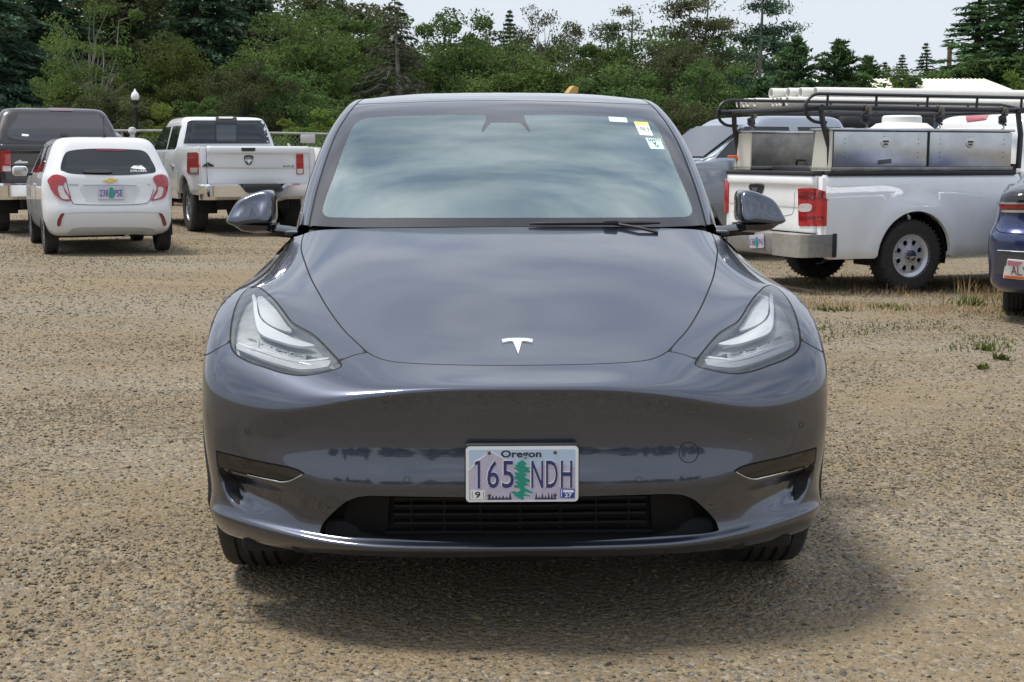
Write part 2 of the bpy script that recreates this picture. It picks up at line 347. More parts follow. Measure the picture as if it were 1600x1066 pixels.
    r1 = N.new('FunctionNodeRandomValue'); r1.data_type = 'FLOAT'; r1.inputs['Seed'].default_value = 3
    pw = N.new('ShaderNodeMath'); pw.operation = 'POWER'; pw.inputs[1].default_value = power; L.new(r1.outputs[1], pw.inputs[0])
    ms = N.new('ShaderNodeMapRange'); ms.inputs[3].default_value = smin; ms.inputs[4].default_value = smax; L.new(pw.outputs[0], ms.inputs[0]); L.new(ms.outputs[0], ip.inputs['Scale'])
    if collection is stone_col:
        L.new(ip.outputs[0], go.inputs[0])
    else: L.new(ip.outputs[0], go.inputs[0])
    md_ = o.modifiers.new('scatter', 'NODES'); md_.node_group = ng
    return tag(o, label, None, kind='stuff')
scatter('gravel', [(-3.0, 2.4), (3.0, 2.4), (6.6, 12.2), (-6.6, 12.2)], 7500, .0022, .0105, 1, .9, .46, .60, .08, stone_col, zoff=.001, label='loose grey and tan crushed gravel on the ground near the car', power=3.0, fade=(5.2, 12, 1, 0))
scatter('coarse_gravel', [(-3.0, 2.4), (3.0, 2.4), (6.6, 12.2), (-6.6, 12.2)], 130, .008, .018, 5, .9, .46, .60, .10, stone_col, zoff=.002, label='larger loose stones lying among the near gravel', power=2.8, fade=(6, 12, 1, .2))
scatter('far_gravel', [(-4.0, 6.2), (4.0, 6.2), (14, 29), (-15, 29)], 560, .005, .015, 2, .7, .45, .60, .08, stone_col, zoff=.002, label='loose gravel further back in the car park', power=2.4, fade=(6.2, 12, 0, 1))
# ------------------------------------------------------------------ the grey electric car in the foreground
CAR_X, CAR_Y, CAR_YAW = .025, 3.64, R(1.5)
CLIP = np.array([  # front clip: rings from the lip up to the cowl, each from the centreline round the corner to the door
[(0,.12,.235),(.25,.125,.235),(.48,.15,.235),(.68,.22,.235),(.80,.33,.23),(.86,.42,.22),(.86,.60,.21),(.86,1.1,.21),(.86,1.5,.21)],
[(0,.055,.248),(.25,.06,.248),(.48,.085,.25),(.68,.165,.25),(.82,.30,.245),(.893,.42,.24),(.905,.65,.235),(.90,1.1,.23),(.90,1.5,.23)],
[(0,.006,.286),(.25,.013,.286),(.48,.041,.289),(.68,.126,.302),(.84,.262,.308),(.915,.395,.305),(.935,.7,.305),(.93,1.1,.305),(.93,1.5,.305)],
[(0,.032,.305),(.25,.039,.305),(.48,.067,.309),(.68,.150,.322),(.842,.276,.330),(.918,.402,.328),(.938,.7,.328),(.933,1.1,.328),(.933,1.5,.328)],
[(0,.032,.37),(.25,.039,.37),(.48,.067,.37),(.68,.145,.375),(.845,.265,.38),(.928,.39,.38),(.955,.7,.38),(.945,1.1,.38),(.945,1.5,.38)],
[(0,.005,.45),(.25,.012,.45),(.48,.04,.45),(.68,.127,.455),(.85,.255,.46),(.937,.385,.46),(.962,.7,.46),(.955,1.1,.46),(.955,1.5,.46)],
[(0,.022,.53),(.25,.030,.53),(.48,.058,.53),(.68,.135,.535),(.855,.25,.54),(.943,.38,.54),(.970,.7,.55),(.962,1.1,.55),(.962,1.5,.55)],
[(0,.030,.63),(.25,.036,.63),(.48,.064,.63),(.68,.135,.592),(.857,.25,.597),(.945,.38,.612),(.974,.7,.64),(.965,1.1,.65),(.965,1.5,.65)],
[(0,.022,.712),(.25,.028,.71),(.48,.055,.678),(.68,.131,.644),(.857,.252,.652),(.945,.388,.690),(.974,.7,.735),(.965,1.1,.74),(.962,1.5,.75)],
[(0,.033,.738),(.25,.042,.737),(.48,.070,.718),(.68,.150,.692),(.855,.268,.706),(.941,.405,.745),(.974,.71,.785),(.963,1.1,.79),(.955,1.5,.82)],
[(0,.16,.765),(.25,.17,.766),(.47,.20,.770),(.67,.26,.785),(.83,.37,.81),(.925,.48,.83),(.968,.73,.845),(.957,1.1,.855),(.945,1.5,.88)],
[(0,.42,.838),(.25,.425,.838),(.47,.45,.845),(.64,.50,.868),(.78,.58,.905),(.90,.65,.895),(.955,.80,.89),(.940,1.1,.905),(.925,1.5,.94)],
[(0,.70,.930),(.25,.705,.928),(.48,.72,.925),(.65,.75,.935),(.775,.78,.948),(.87,.84,.935),(.92,.92,.925),(.910,1.15,.94),(.895,1.5,.98)],
[(0,1.0,1.017),(.25,1.0,1.015),(.50,1.02,1.010),(.66,1.04,1.006),(.755,1.07,.998),(.825,1.11,.98),(.862,1.17,.965),(.868,1.3,.975),(.855,1.5,1.01)],
[(0,1.33,1.102),(.25,1.335,1.10),(.52,1.36,1.096),(.69,1.40,1.088),(.755,1.43,1.075),(.785,1.45,1.065),(.80,1.47,1.06),(.806,1.485,1.06),(.81,1.5,1.06)],
], float)
CLIP[:, 4:, 0] *= .990; CLIP[1:4, 4:, 0] += .015; CLIP[1:4, 4:6, 1] -= .01
def bspline_rows(n, t, sym):
    t = np.clip(np.asarray(t, float), 0, 1)*(n-1); i = np.minimum(t.astype(int), n-2); f = t-i
    B = np.zeros((len(t), n+2)); w = [(1-f)**3/6, (3*f**3-6*f**2+4)/6, (-3*f**3+3*f**2+3*f+1)/6, f**3/6]
    for k in range(4): B[np.arange(len(t)), i+k] += w[k]
    Q = B[:, 1:-1].copy()
    if sym: Q[:, 1] += sym*B[:, 0]
    else: Q[:, 0] += 2*B[:, 0]; Q[:, 1] -= B[:, 0]
    Q[:, -1] += 2*B[:, -1]; Q[:, -2] -= B[:, -1]
    return Q
class Surf:
    """bicubic B-spline sheet through (nearly) a net of points; columns start on the mirror plane x=0 when sym"""
    def __init__(S, P, it=3, sym=True):
        S.P = np.array(P, float); S.nr, S.ns = S.P.shape[:2]; S.sym = sym; S.C = S.P.copy()
        ts, tr = np.linspace(0, 1, S.ns), np.linspace(0, 1, S.nr)
        for k in range(it):
            S.C += (S.P-S.grid(ts, tr))*.8
            if sym: S.C[:, 0, 0] = 0
    def _bs(S, s): return (bspline_rows(S.ns, s, 1), bspline_rows(S.ns, s, -1)) if S.sym else (bspline_rows(S.ns, s, 0),)*2
    def grid(S, ts, tr):
        Br = bspline_rows(S.nr, tr, 0); Bs, Bx = S._bs(ts)
        return np.stack([Br@S.C[:, :, k]@(Bx if k == 0 else Bs).T for k in range(3)], 2)
    def pts(S, s, r):
        Br = bspline_rows(S.nr, r, 0); Bs, Bx = S._bs(s)
        return np.stack([np.einsum('ij,jk,ik->i', Br, S.C[:, :, k], Bx if k == 0 else Bs) for k in range(3)], 1)
def pt_seg_dist(P, A, B):
    """min distance of points P to segments A-B, and which segment parameter"""
    out = np.full(len(P), 1e9); par = np.zeros(len(P))
    for k in range(len(A)):
        d = B[k]-A[k]; L2 = max(d@d, 1e-12); t = np.clip((P-A[k])@d/L2, 0, 1)
        q = np.linalg.norm(P-(A[k]+t[:, None]*d), axis=1); m = q < out; out[m] = q[m]; par[m] = (k+t[m])/len(A)
    return out, par
def in_poly(P, poly):
    poly = np.asarray(poly); x, y = P[:, 0], P[:, 1]; c_ = np.zeros(len(P), bool); n = len(poly)
    for i in range(n):
        x1, y1 = poly[i]; x2, y2 = poly[(i+1) % n]
        if y1 == y2: continue
        m = ((y1 > y) != (y2 > y)) & (x < (x2-x1)*(y-y1)/(y2-y1)+x1); c_ ^= m
    return c_
def resample(L, step):
    L = np.asarray(L, float); d = np.r_[0, np.cumsum(np.linalg.norm(np.diff(L, axis=0), axis=1))]
    n = max(2, int(d[-1]/step)+1); t = np.linspace(0, d[-1], n)
    return np.stack([np.interp(t, d, L[:, k]) for k in range(L.shape[1])], 1)
def smoothline(L, step, closed=False, sharp=()):
    """Catmull-Rom through the points, resampled"""
    L = np.asarray(L, float); n = len(L); out = []
    rngk = range(n if closed else n-1)
    for k in rngk:
        p1, p2 = L[k], L[(k+1) % n]
        p0 = L[k-1] if (k > 0 or closed) else p1; p3 = L[(k+2) % n] if (k+2 < n or closed) else p2
        if k in sharp: p0 = p1
        if (k+1) % n in sharp: p3 = p2
        for t in np.linspace(0, 1, 8, endpoint=False):
            out.append(.5*((2*p1)+(-p0+p2)*t+(2*p0-5*p1+4*p2-p3)*t*t+(-p0+3*p1-3*p2+p3)*t**3))
    out.append(L[0] if closed else L[-1])
    return resample(out, step)

class Tracer:
    """finds where sight lines of the photograph meet a sheet (car space, mirrored to +x)"""
    def __init__(T, S, ns=150, nr=220):
        T.S = S; T.ts, T.tr = np.linspace(0, 1, ns), np.linspace(0, 1, nr); G = S.grid(T.ts, T.tr); T.ns = ns
        V = [tuple(p) for p in G.reshape(-1, 3)]; Fq = [(j*ns+i, j*ns+i+1, (j+1)*ns+i+1, (j+1)*ns+i) for j in range(nr-1) for i in range(ns-1)]
        T.b = BVHTree.FromPolygons(V, Fq); T.G = G
        cy, sy = math.cos(CAR_YAW), math.sin(CAR_YAW)
        ox, oy = -CAR_X, -CAR_Y; T.o = Vector((ox*cy+oy*sy, -ox*sy+oy*cy, CAMH))
    def _sr(T, idx, p):
        j, i = divmod(idx, T.ns-1); a, b_, d = T.G[j, i], T.G[j, i+1], T.G[j+1, i]; p = np.array(p)-a
        E = np.stack([b_-a, d-a], 1); q = np.linalg.lstsq(E, p, rcond=None)[0]
        q = np.clip(q, 0, 1); return T.ts[i]+q[0]*(T.ts[1]-T.ts[0]), T.tr[j]+q[1]*(T.tr[1]-T.tr[0])
    def sr(T, u, v):
        cy, sy = math.cos(CAR_YAW), math.sin(CAR_YAW); left = u < 812
        for k in range(40):
            d = pix(u, v); D = Vector((d.x*cy+d.y*sy, -d.x*sy+d.y*cy, d.z)); o = T.o.copy()
            if left: D.x = -D.x; o.x = -o.x
            h = T.b.ray_cast(o, D.normalized())
            if h[0] is not None: return T._sr(h[2], h[0])
            u += .6 if left else -.6; v += .25
        raise ValueError((u, v))
    def line(T, px): return np.array([T.sr(*p) for p in px])

TY = Surf(CLIP); TR = Tracer(TY)
car = thing('parked_car', 'dark grey electric car seen head on, nearest in the middle of the gravel lot', 'car', (CAR_X, CAR_Y, 0), CAR_YAW)
PAINT = carpaint('midnight_grey_paint', (.024, .029, .045), (.060, .070, .102), rough=.34, metal=.8, dirt=.015, cior=1.72)
GAP = mat('panel_gap', (.006, .006, .007), .8)
BLACK = mat('black_plastic', (.016, .016, .018), .55, bump=.05, bscale=300)
GLOSSBLACK = mat('gloss_black_trim', (.010, .010, .012), .12, coat=.6)
UNDER = mat('underbody_black', (.010, .010, .010), .9)
CHROME = mat('chrome', (.82, .82, .83), .08, metal=1)
LENS = glassmat('lamp_lens', (.92, .94, .95), 1.75)
LAMPGREY = mat('lamp_housing_grey', (.50, .52, .54), .38, metal=.4, var=.3, vscale=40)
LAMPWHITE = mat('lamp_light_guide', (.74, .76, .79), .28, coat=.5)
LAMPDARK = mat('lamp_bezel_dark', (.30, .31, .325), .3, metal=.5)

# traced outlines -> sheet parameters
hood_px = [(472.5, 365), (470.6, 382), (477, 411.5), (492, 447), (511, 480), (534, 512), (557, 535), (574.6, 551), (590, 559), (612, 565), (657.5, 568.5), (722.5, 570.5), (800, 571)]
hood_sr = TR.line(hood_px); hood_sr[0, 1] = 1.0; hood_sr[-1, 0] = 0
hood_line = smoothline(hood_sr, .012)
hl_px = [(392.6, 447.7), (406, 450), (418, 458.7), (435, 475.6), (448.4, 494), (458.5, 505), (475.4, 514.5), (490.6, 523.7), (505.8, 538), (522.7, 555.8), (533.2, 569), (530, 575), (514, 580), (489, 585.4), (468.6, 587), (445, 583.7), (414.6, 574.4), (387.6, 565), (369, 554), (361.6, 543), (359.9, 528), (361.6, 506), (365.8, 485.7), (372.4, 468.9), (382.5, 455)]
hl_line = smoothline(TR.line(hl_px), .006, closed=True)
bf1_px = [(574.6, 551), (561, 553), (545, 558), (528, 565)]          # bumper / fender joint, hood side
bf1 = smoothline(TR.line(bf1_px), .006)
bf2_px = [(360.5, 534), (345, 527), (333, 523.5)]                     # bumper / fender joint, wheel side
bf2 = TR.line(bf2_px)
fog_px = [(337.9, 705), (340, 730), (362, 735), (386, 740.5), (429, 750), (440.3, 752.3), (453.8, 750), (475.2, 740), (453.8, 731), (397.5, 719.7), (363.8, 711.8)]
fog_line = smoothline(TR.line(fog_px), .006, closed=True, sharp=(0, 1, 7))
gr_px = [(499, 833), (505, 817), (527.5, 794.5), (547, 781), (576, 775), (650, 776), (722.5, 777), (800, 777)]
grb_px = [(800, 850), (690, 846.5), (592.5, 841.6), (515, 837), (499, 833)]
gr_top = smoothline(TR.line(gr_px), .008); gr_top[-1, 0] = 0
gr_bot = smoothline(TR.line(grb_px), .008); gr_bot[0, 0] = 0
# wheel arch on the flank
AX_F, AX_R, AX_Z = .87, 3.76, .352
def nearest_sr(y, z, smin=.45):
    G = TR.G; i0 = int(smin*(TR.ns-1)); d = (G[:, i0:, 1]-y)**2+(G[:, i0:, 2]-z)**2; j, i = np.unravel_index(np.argmin(d), d.shape); return TR.ts[i+i0], TR.tr[j]
arch = np.array([nearest_sr(AX_F-.41*math.cos(a), AX_Z+.41*math.sin(a)) for a in np.linspace(R(-16), R(196), 60)])
arch = smoothline(arch[::2], .01); arch[0, 1] = 0; arch[-1, 1] = 0
bf2 = np.vstack([bf2[0], nearest_sr(AX_F-.41*math.cos(R(76)), AX_Z+.41*math.sin(R(76)))])
bf2 = resample(bf2, .006)

# sculpted corner recess below the fog lamp (a real hollow in the sheet)
rec_px = [(337.8, 730), (344, 754.6), (355, 779), (369, 795), (391, 806), (442.6, 816.5), (499, 830)]
rec_edge = smoothline(TR.line(rec_px), .004); rec_edge3 = TY.pts(rec_edge[:, 0], rec_edge[:, 1])
rec_top = smoothline(TR.line([(337.8, 730), (362, 736), (386, 741.5), (429, 751), (441, 753.5), (455, 751.2), (477, 742)]), .005); rec_top3 = TY.pts(rec_top[:, 0], rec_top[:, 1])
rec_poly = np.vstack([rec_edge, TR.line([(512, 806), (520, 780), (500, 755)]), rec_top[::-1]])
def sstep(a, b, x): t = np.clip((x-a)/(b-a), 0, 1); return t*t*(3-2*t)
def recess(sr, P):
    """depth of the hollow at sheet points"""
    ins = in_poly(sr, rec_poly); out = np.zeros(len(P))
    if not ins.any(): return out
    Q = P[ins]; d1, p1 = pt_seg_dist(Q, rec_edge3[:-1], rec_edge3[1:]); d2, _ = pt_seg_dist(Q, rec_top3[:-1], rec_top3[1:])
    A = .034*(1-.85*sstep(.45, .98, p1)); g = sstep(0, 1, d1/(.026+.026*sstep(.28, .5, p1)))*(1-sstep(.05, .36, d1))
    out[ins] = A*g*(.08+.92*sstep(0, .05, d2))
    return out
def clip_full(s, r, e=6e-4):
    """sheet with the hollow applied, and its normals"""
    s = np.clip(s, 0, 1); r = np.clip(r, 0, 1)
    def nrm(s, r):
        s0, s1 = np.maximum(s-e, -e), np.minimum(s+e, 1); r0, r1 = np.maximum(r-e, 0), np.minimum(r+e, 1); s0 = np.maximum(s0, 0)
        n = np.cross(TY.pts(s, r1)-TY.pts(s, r0), TY.pts(s1, r)-TY.pts(s0, r)); return n/np.maximum(np.linalg.norm(n, axis=1), 1e-12)[:, None]
    N = nrm(s, r); sg = np.sign(-N[:, 1:2]+.3*N[:, 2:3]+.3*N[:, 0:1]); sg[sg == 0] = 1
    N = N*sg
    P = TY.pts(s, r); d = recess(np.stack([s, r], 1), P)
    P2 = P-N*d[:, None]
    q = np.where(in_poly(np.stack([s, r], 1), rec_poly))[0]
    if len(q):
        def disp(ss, rr):
            ss = np.clip(ss, 0, 1); rr = np.clip(rr, 0, 1); p = TY.pts(ss, rr); return p-N[q]*recess(np.stack([ss, rr], 1), p)[:, None]
        n = np.cross(disp(s[q], r[q]+e)-disp(s[q], r[q]-e), disp(s[q]+e, r[q])-disp(s[q]-e, r[q])); n /= np.maximum(np.linalg.norm(n, axis=1), 1e-12)[:, None]
        n *= np.sign(np.sum(n*N[q], 1))[:, None]; N[q] = n
    m = s < 1e-6; N[m, 0] = 0; N /= np.linalg.norm(N, axis=1)[:, None]
    return P2, N

# constrained triangulation of the sheet with every joint as an edge
KS, KR = 2.0, 2.4
verts2, edges2 = [], []
def add_line(L, closed=False):
    b = len(verts2); verts2.extend([(p[0]*KS, p[1]*KR) for p in L]); n = len(L)
    edges2.extend([(b+i, b+i+1) for i in range(n-1)])
    if closed: edges2.append((b+n-1, b))
def offset_line(L, w, closed=False):
    """shift a sheet line sideways by w metres"""
    s, r = L[:, 0], L[:, 1]; e = 1e-3
    Ps = (TY.pts(np.minimum(s+e, 1), r)-TY.pts(np.maximum(s-e, 0), r))/(np.minimum(s+e, 1)-np.maximum(s-e, 0))[:, None]
    Pr = (TY.pts(s, np.minimum(r+e, 1))-TY.pts(s, np.maximum(r-e, 0)))/(np.minimum(r+e, 1)-np.maximum(r-e, 0))[:, None]
    P = TY.pts(s, r); T = np.gradient(P, axis=0)
    if closed: T[0] = T[-1] = P[1]-P[-2]
    Nn = np.cross(Ps, Pr); Bv = np.cross(T, Nn); Bv /= np.linalg.norm(Bv, axis=1)[:, None]
    out = L.copy()
    for k in range(len(L)):
        q = np.linalg.lstsq(np.stack([Ps[k], Pr[k]], 1), Bv[k]*w, rcond=None)[0]; out[k] += q
    return np.clip(out, 0, 1)
GW = .0026
grooves = [(hood_line, False), (hl_line, True), (bf1, False), (bf2, False), (fog_line, True)]
for L, cl in grooves:
    add_line(L[:-1] if cl else L, cl)
    for w in (-GW, GW):
        O = offset_line(L, w, cl); add_line(O[:-1] if cl else O, cl)
add_line(gr_top); add_line(gr_bot); add_line(arch)
for w in (0, .004, .010, .02, .032, .046):
    for sg in ((1, -1) if w else (1,)): add_line(offset_line(rec_edge, w*sg))
add_line(np.array([(0, 0), (0, 1)])); add_line(np.array([(0, 0), (1, 0)])); add_line(np.array([(0, 1), (1, 1)])); add_line(np.array([(1, 0), (1, 1)]))
allp = np.array(verts2); GS = np.linspace(0, 1, 76)*KS; GR = np.linspace(0, 1, 118)*KR
gp = np.array([(a, b_) for b_ in GR for a in GS]); keep = np.ones(len(gp), bool)
for k in range(0, len(allp), 400):
    d = ((gp[:, None, :]-allp[None, k:k+400, :])**2).sum(2).min(1); keep &= d > .007**2
keep |= False
verts2.extend([tuple(p) for p in gp[keep]])
cd = delaunay_2d_cdt([Vector(p) for p in verts2], edges2, [], 0, 1e-6)
c2 = np.array([(v.x/KS, v.y/KR) for v in cd[0]]); tri = np.array([f for f in cd[2] if len(f) == 3])
cen = c2[tri].mean(1)
CP, CN = clip_full(c2[:, 0].copy(), c2[:, 1].copy())
# panel grooves
gdist = np.full(len(CP), 1.0)
for L, cl in grooves:
    P3 = TY.pts(L[:, 0], L[:, 1]); d, _ = pt_seg_dist(CP, P3[:-1], P3[1:]); gdist = np.minimum(gdist, d)
near = gdist < GW*1.05
CP = CP-CN*(np.where(near, .009*(1-np.clip(gdist/GW, 0, 1)), 0))[:, None]
cen3 = CP[tri].mean(1); is_gap = (gdist[tri] < GW*1.15).all(1)
# which panel is each face on
hood_poly = np.vstack([hood_line, [(0, 1)]])
hl_poly, fog_poly = hl_line, fog_line
grille_poly = np.vstack([gr_top, gr_bot])
arch_poly = np.vstack([arch, [(arch[-1, 0], 0)]])
hc = hood_line[np.argmin(np.linalg.norm(hood_line-bf1[0], axis=1))]
ih = int(np.argmin(np.linalg.norm(hood_line-bf1[0], axis=1)))
fender_poly = np.vstack([hood_line[ih::-1], [(1, 1), (1, 0), (arch[30 % len(arch), 0], 0)], [arch[len(arch)//2]], bf2[::-1], [bf1[-1]], bf1[::-1]])
panel = np.full(len(tri), 1)                         # 1 bumper
panel[in_poly(cen, fender_poly)] = 2
panel[in_poly(cen, hood_poly)] = 0
panel[in_poly(cen, hl_poly)] = 3
panel[in_poly(cen, fog_poly)] = 4
panel[in_poly(cen, grille_poly)] = 5
panel[in_poly(cen, arch_poly)] = 6
# orientation
a_, b_, c_ = CP[tri[:, 0]], CP[tri[:, 1]], CP[tri[:, 2]]
fl = (np.cross(b_-a_, c_-a_)*CN[tri].mean(1)).sum(1) < 0
tri[fl] = tri[fl][:, ::-1]
def sheet_part(name, sel, mats, mirror, both, parent, offset=0.0, gapmat=True, smooth_n=True, D=None):
    """mesh of the chosen faces; mirror: -x copy only, both: the two halves welded on the centreline"""
    CP, CN, c2, tri, is_gap = D
    T = tri[sel]; g = is_gap[sel]; ids = np.unique(T); mp = -np.ones(len(CP), int); mp[ids] = np.arange(len(ids))
    P = CP[ids]-CN[ids]*offset; Nn = CN[ids].copy(); T = mp[T]
    if mirror and not both: P = P*[-1, 1, 1]; Nn = Nn*[-1, 1, 1]; T = T[:, ::-1]
    if both:
        n = len(P); P2 = P*[-1, 1, 1]; N2 = Nn*[-1, 1, 1]; m2 = np.arange(n, 2*n); c0 = c2[ids, 0] < 1e-7; m2[c0] = np.where(c0)[0]
        T = np.vstack([T, m2[T][:, ::-1]]); P = np.vstack([P, P2]); Nn = np.vstack([Nn, N2]); g = np.r_[g, g]
    me = bpy.data.meshes.new(name); me.from_pydata(P.tolist(), [], T.tolist())
    for m in mats: me.materials.append(m)
    if gapmat and len(mats) > 1: me.polygons.foreach_set('material_index', g.astype(np.int32))
    for p in me.polygons: p.use_smooth = True
    me.update()
    if smooth_n: me.normals_split_custom_set_from_vertices([tuple(q) for q in Nn])
    o = bpy.data.objects.new(name, me); return link(o, parent)
DC = (CP, CN, c2, tri, is_gap)
hood_o = sheet_part('hood', panel == 0, [PAINT, GAP], False, True, car, D=DC)
bumper_o = sheet_part('front_bumper', panel == 1, [PAINT, GAP], False, True, car, D=DC)
for mi in (True, False): sheet_part('fender', panel == 2, [PAINT, GAP], mi, False, car, D=DC)
# ---- lamps, grille and small fittings of the car
GRB = mat('grille_black', (.005, .005, .006), .6, spec=.25)
def sheet_xyz(sr, off=0.0):
    P, N = clip_full(sr[:, 0].copy(), sr[:, 1].copy()); return P-N*off, N
def mirx(P, m): return [(-p[0], p[1], p[2]) if m else tuple(p) for p in P]
def wall_strip(L, d0, d1, m, name, mats, parent, base=None, bottom=None):
    A, _ = sheet_xyz(L, d0); B, _ = sheet_xyz(L, d1); n = len(L)
    V = mirx(A, m)+mirx(B, m); Fq = [(i, i+1, n+i+1, n+i) if not m else (i, n+i, n+i+1, i+1) for i in range(n-1)]
    return MB().add(V, Fq).build(name, mats, parent, smooth=60)
def patch_on_sheet(px, off, thick, m, name, mats, parent, step=.006, smooth=True, T=None, xyz=None):
    """plate traced on the sheet: outline -> sheet -> offset inward, with real thickness"""
    L = (T or TR).line(px); L = smoothline(L, step, closed=True)[:-1] if smooth else L
    A, N = (xyz or sheet_xyz)(L, off); B = A-N*thick
    tris = tessellate_polygon([[Vector((p[0], p[1], 0)) for p in L]]); n = len(L)
    V = mirx(A, m)+mirx(B, m); Fq = []
    for (a, b, c) in tris:
        w = np.cross(A[b]-A[a], A[c]-A[a])@N[a]
        if (w < 0) != m: a, b, c = a, c, b
        Fq += [(a, b, c), (a+n, c+n, b+n)]
    for i in range(n):
        j = (i+1) % n; Fq.append((i, j, j+n, i+n))
    return MB().add(V, Fq).build(name, mats, parent, smooth=45)
drl_px = [(391.8, 452), (393, 465), (394.6, 479), (399.4, 502.6), (409.5, 516), (438, 526), (467, 532.5), (488, 532), (490.6, 530), (468.6, 524), (448.4, 515.5), (428, 506), (414.6, 498), (406, 490), (400.5, 477), (397, 456)]
bowl_px = [(399, 455.5), (407, 453), (417, 461), (434, 477.5), (447, 496), (456.5, 507), (446, 507), (426, 500), (411, 490), (403, 476)]
bar_px = [(366.5, 535), (369, 530), (404.5, 542), (448, 555.5), (472, 559), (512, 555), (515, 560), (509, 565.5), (472, 570), (438, 564), (396, 550.5), (369, 540)]
rail_px = [(372, 527), (404.5, 537), (448, 550), (472, 553.5), (510, 549), (511, 551.5), (472, 556), (448, 552.8), (404.5, 539.6), (371, 529)]
for m in (True, False):
    lamp = sheet_part('headlight', panel == 3, [LENS, GAP], m, False, car, D=DC)
    sheet_part('lamp_housing', panel == 3, [LAMPGREY], m, False, lamp, offset=.040, gapmat=False, D=DC)
    wall_strip(offset_line(hl_line, .0, True), .006, .043, m, 'bezel', LAMPDARK, lamp)
    patch_on_sheet(drl_px, .018, .008, m, 'light_guide', LAMPWHITE, lamp)
    patch_on_sheet(bowl_px, .022, .006, m, 'reflector', mat('lamp_reflector', (.78, .80, .83), .25, metal=.3), lamp)
    patch_on_sheet(bar_px, .016, .010, m, 'indicator_bar', mat('lamp_bar', (.70, .72, .74), .2, metal=.35), lamp)
    patch_on_sheet(rail_px, .020, .004, m, 'trim_line', LAMPWHITE, lamp)
    for k, (a, b, c, d) in enumerate([(369, 487, 394, 522), (402, 519, 424, 541), (427, 527, 447, 548), (451, 533, 473, 551), (476, 536, 500, 549)]):
        patch_on_sheet([(a+1, b), (c-1, b+(c-a)*.25), (c-1, d), (a+1, d-(c-a)*.18)], .040, .006, m, 'projector', mat('projector_glass', (.20, .205, .21), .12, metal=.9), lamp, smooth=False)
    for a, b in (((383, 512.5), (397, 516.5)), ((430, 529.5), (446, 532.5)), ((457, 536.5), (470, 538.5)), ((400.5, 515), (400, 533)), ((425, 532), (424.6, 541)), ((447.4, 528), (447.6, 546)), ((463, 545), (463, 553)), ((484, 539), (484, 549))):
        h = abs(a[0]-b[0]) > 3; w = .8
        q = [(a[0], a[1]-w), (b[0], b[1]-w), (b[0], b[1]+w), (a[0], a[1]+w)] if h else [(a[0]-w, a[1]), (a[0]+w, a[1]), (b[0]+w, b[1]), (b[0]-w, b[1])]
        patch_on_sheet(q, .034, .004, m, 'reflector_edge', CHROME, lamp, smooth=False)
    fog = sheet_part('fog_lamp', panel == 4, [glassmat('smoked_lens', (.62, .63, .64), 1.7), GAP], m, False, car, D=DC)
    sheet_part('lamp_housing', panel == 4, [mat('fog_housing', (.05, .048, .045), .4)], m, False, fog, offset=.03, gapmat=False, D=DC)
    wall_strip(fog_line, .006, .034, m, 'bezel', LAMPDARK, fog)
    patch_on_sheet([(354, 713.5), (371, 717.5), (372, 722.5), (354, 720)], .018, .012, m, 'led_module', mat('fog_led', (.6, .6, .58), .15, metal=.7), fog, smooth=False)
    patch_on_sheet([(345, 726), (372, 728.5), (376, 725), (382, 719.5), (384, 721), (378, 728), (372, 731), (345, 728.5)], .018, .004, m, 'reflector_edge', CHROME, fog, smooth=False)
    patch_on_sheet([(341, 733), (350, 736), (354, 750), (361, 770), (371, 788), (363, 784), (353, 771), (345.5, 752)], -.0016, .004, m, 'air_slot', GRB, car, step=.004)
    fl_, _ = sheet_xyz(smoothline(TR.line([(386, 741.6), (429, 751.2), (440, 753.4), (454.5, 751), (473, 741.5)]), .006), -.0008)
    MB().tube(mirx(fl_, m), .0020, 6).build('trim_line', CHROME, fog)
    wall_strip(gr_top, 0, .07, m, 'grille_surround', GRB, car); wall_strip(gr_bot, 0, .07, m, 'grille_surround', GRB, car)
def car_pt(u, v, off=0.0):
    """car-space point of the front sheet on a sight line, side kept"""
    s, r = TR.sr(u, v); P, N = sheet_xyz(np.array([[s, r]]), off); P = P[0]; N = N[0]
    cl = 800+FPX*(CAR_X-math.sin(CAR_YAW)*P[1])/(CAR_Y+P[1]-.1)
    sg = -1 if u < 812 else 1
    return Vector((P[0]*sg, P[1], P[2])), Vector((N[0]*sg, N[1], N[2]))
sheet_part('grille_back', panel == 5, [UNDER], False, True, car, offset=.075, gapmat=False, D=DC)
def half_row(v, ulo=600, off=.03):
    L = TR.line([(u, v+(800-u)*-.012*0) for u in np.linspace(ulo, 800, 14)]); L[-1, 0] = 0; P, _ = sheet_xyz(L, off); return P
for v in (791, 802, 813, 824, 834):
    P = half_row(v, 612 if v < 830 else 600, .035); pts = [tuple(p) for p in P]+[(-p[0], p[1], p[2]) for p in P[-2::-1]]
    secs = [[(x, y, z-.0035), (x, y+.022, z+.001), (x, y+.022, z+.006), (x, y, z+.0035)] for x, y, z in pts]
    MB().loft(secs).build('grille_slat', GRB, car, smooth=30)
for u in (640, 693, 750, 806):
    A, _ = sheet_xyz(TR.line([(u, 787)]), .045); B, _ = sheet_xyz(TR.line([(u, 834)]), .045)
    for sg in ((1, -1) if u < 800 else (0,)): MB().tube([(A[0][0]*sg, A[0][1], A[0][2]), (B[0][0]*sg, B[0][1], B[0][2])], .0035, 6).build('grille_bar', GRB, car)
# air guides closing the ends of the grille opening
for m in (True, False):
    patch_on_sheet([(520, 828), (536, 796), (560, 782), (604, 783), (598, 836)], .058, .01, m, 'air_guide', GRB, car, smooth=False)
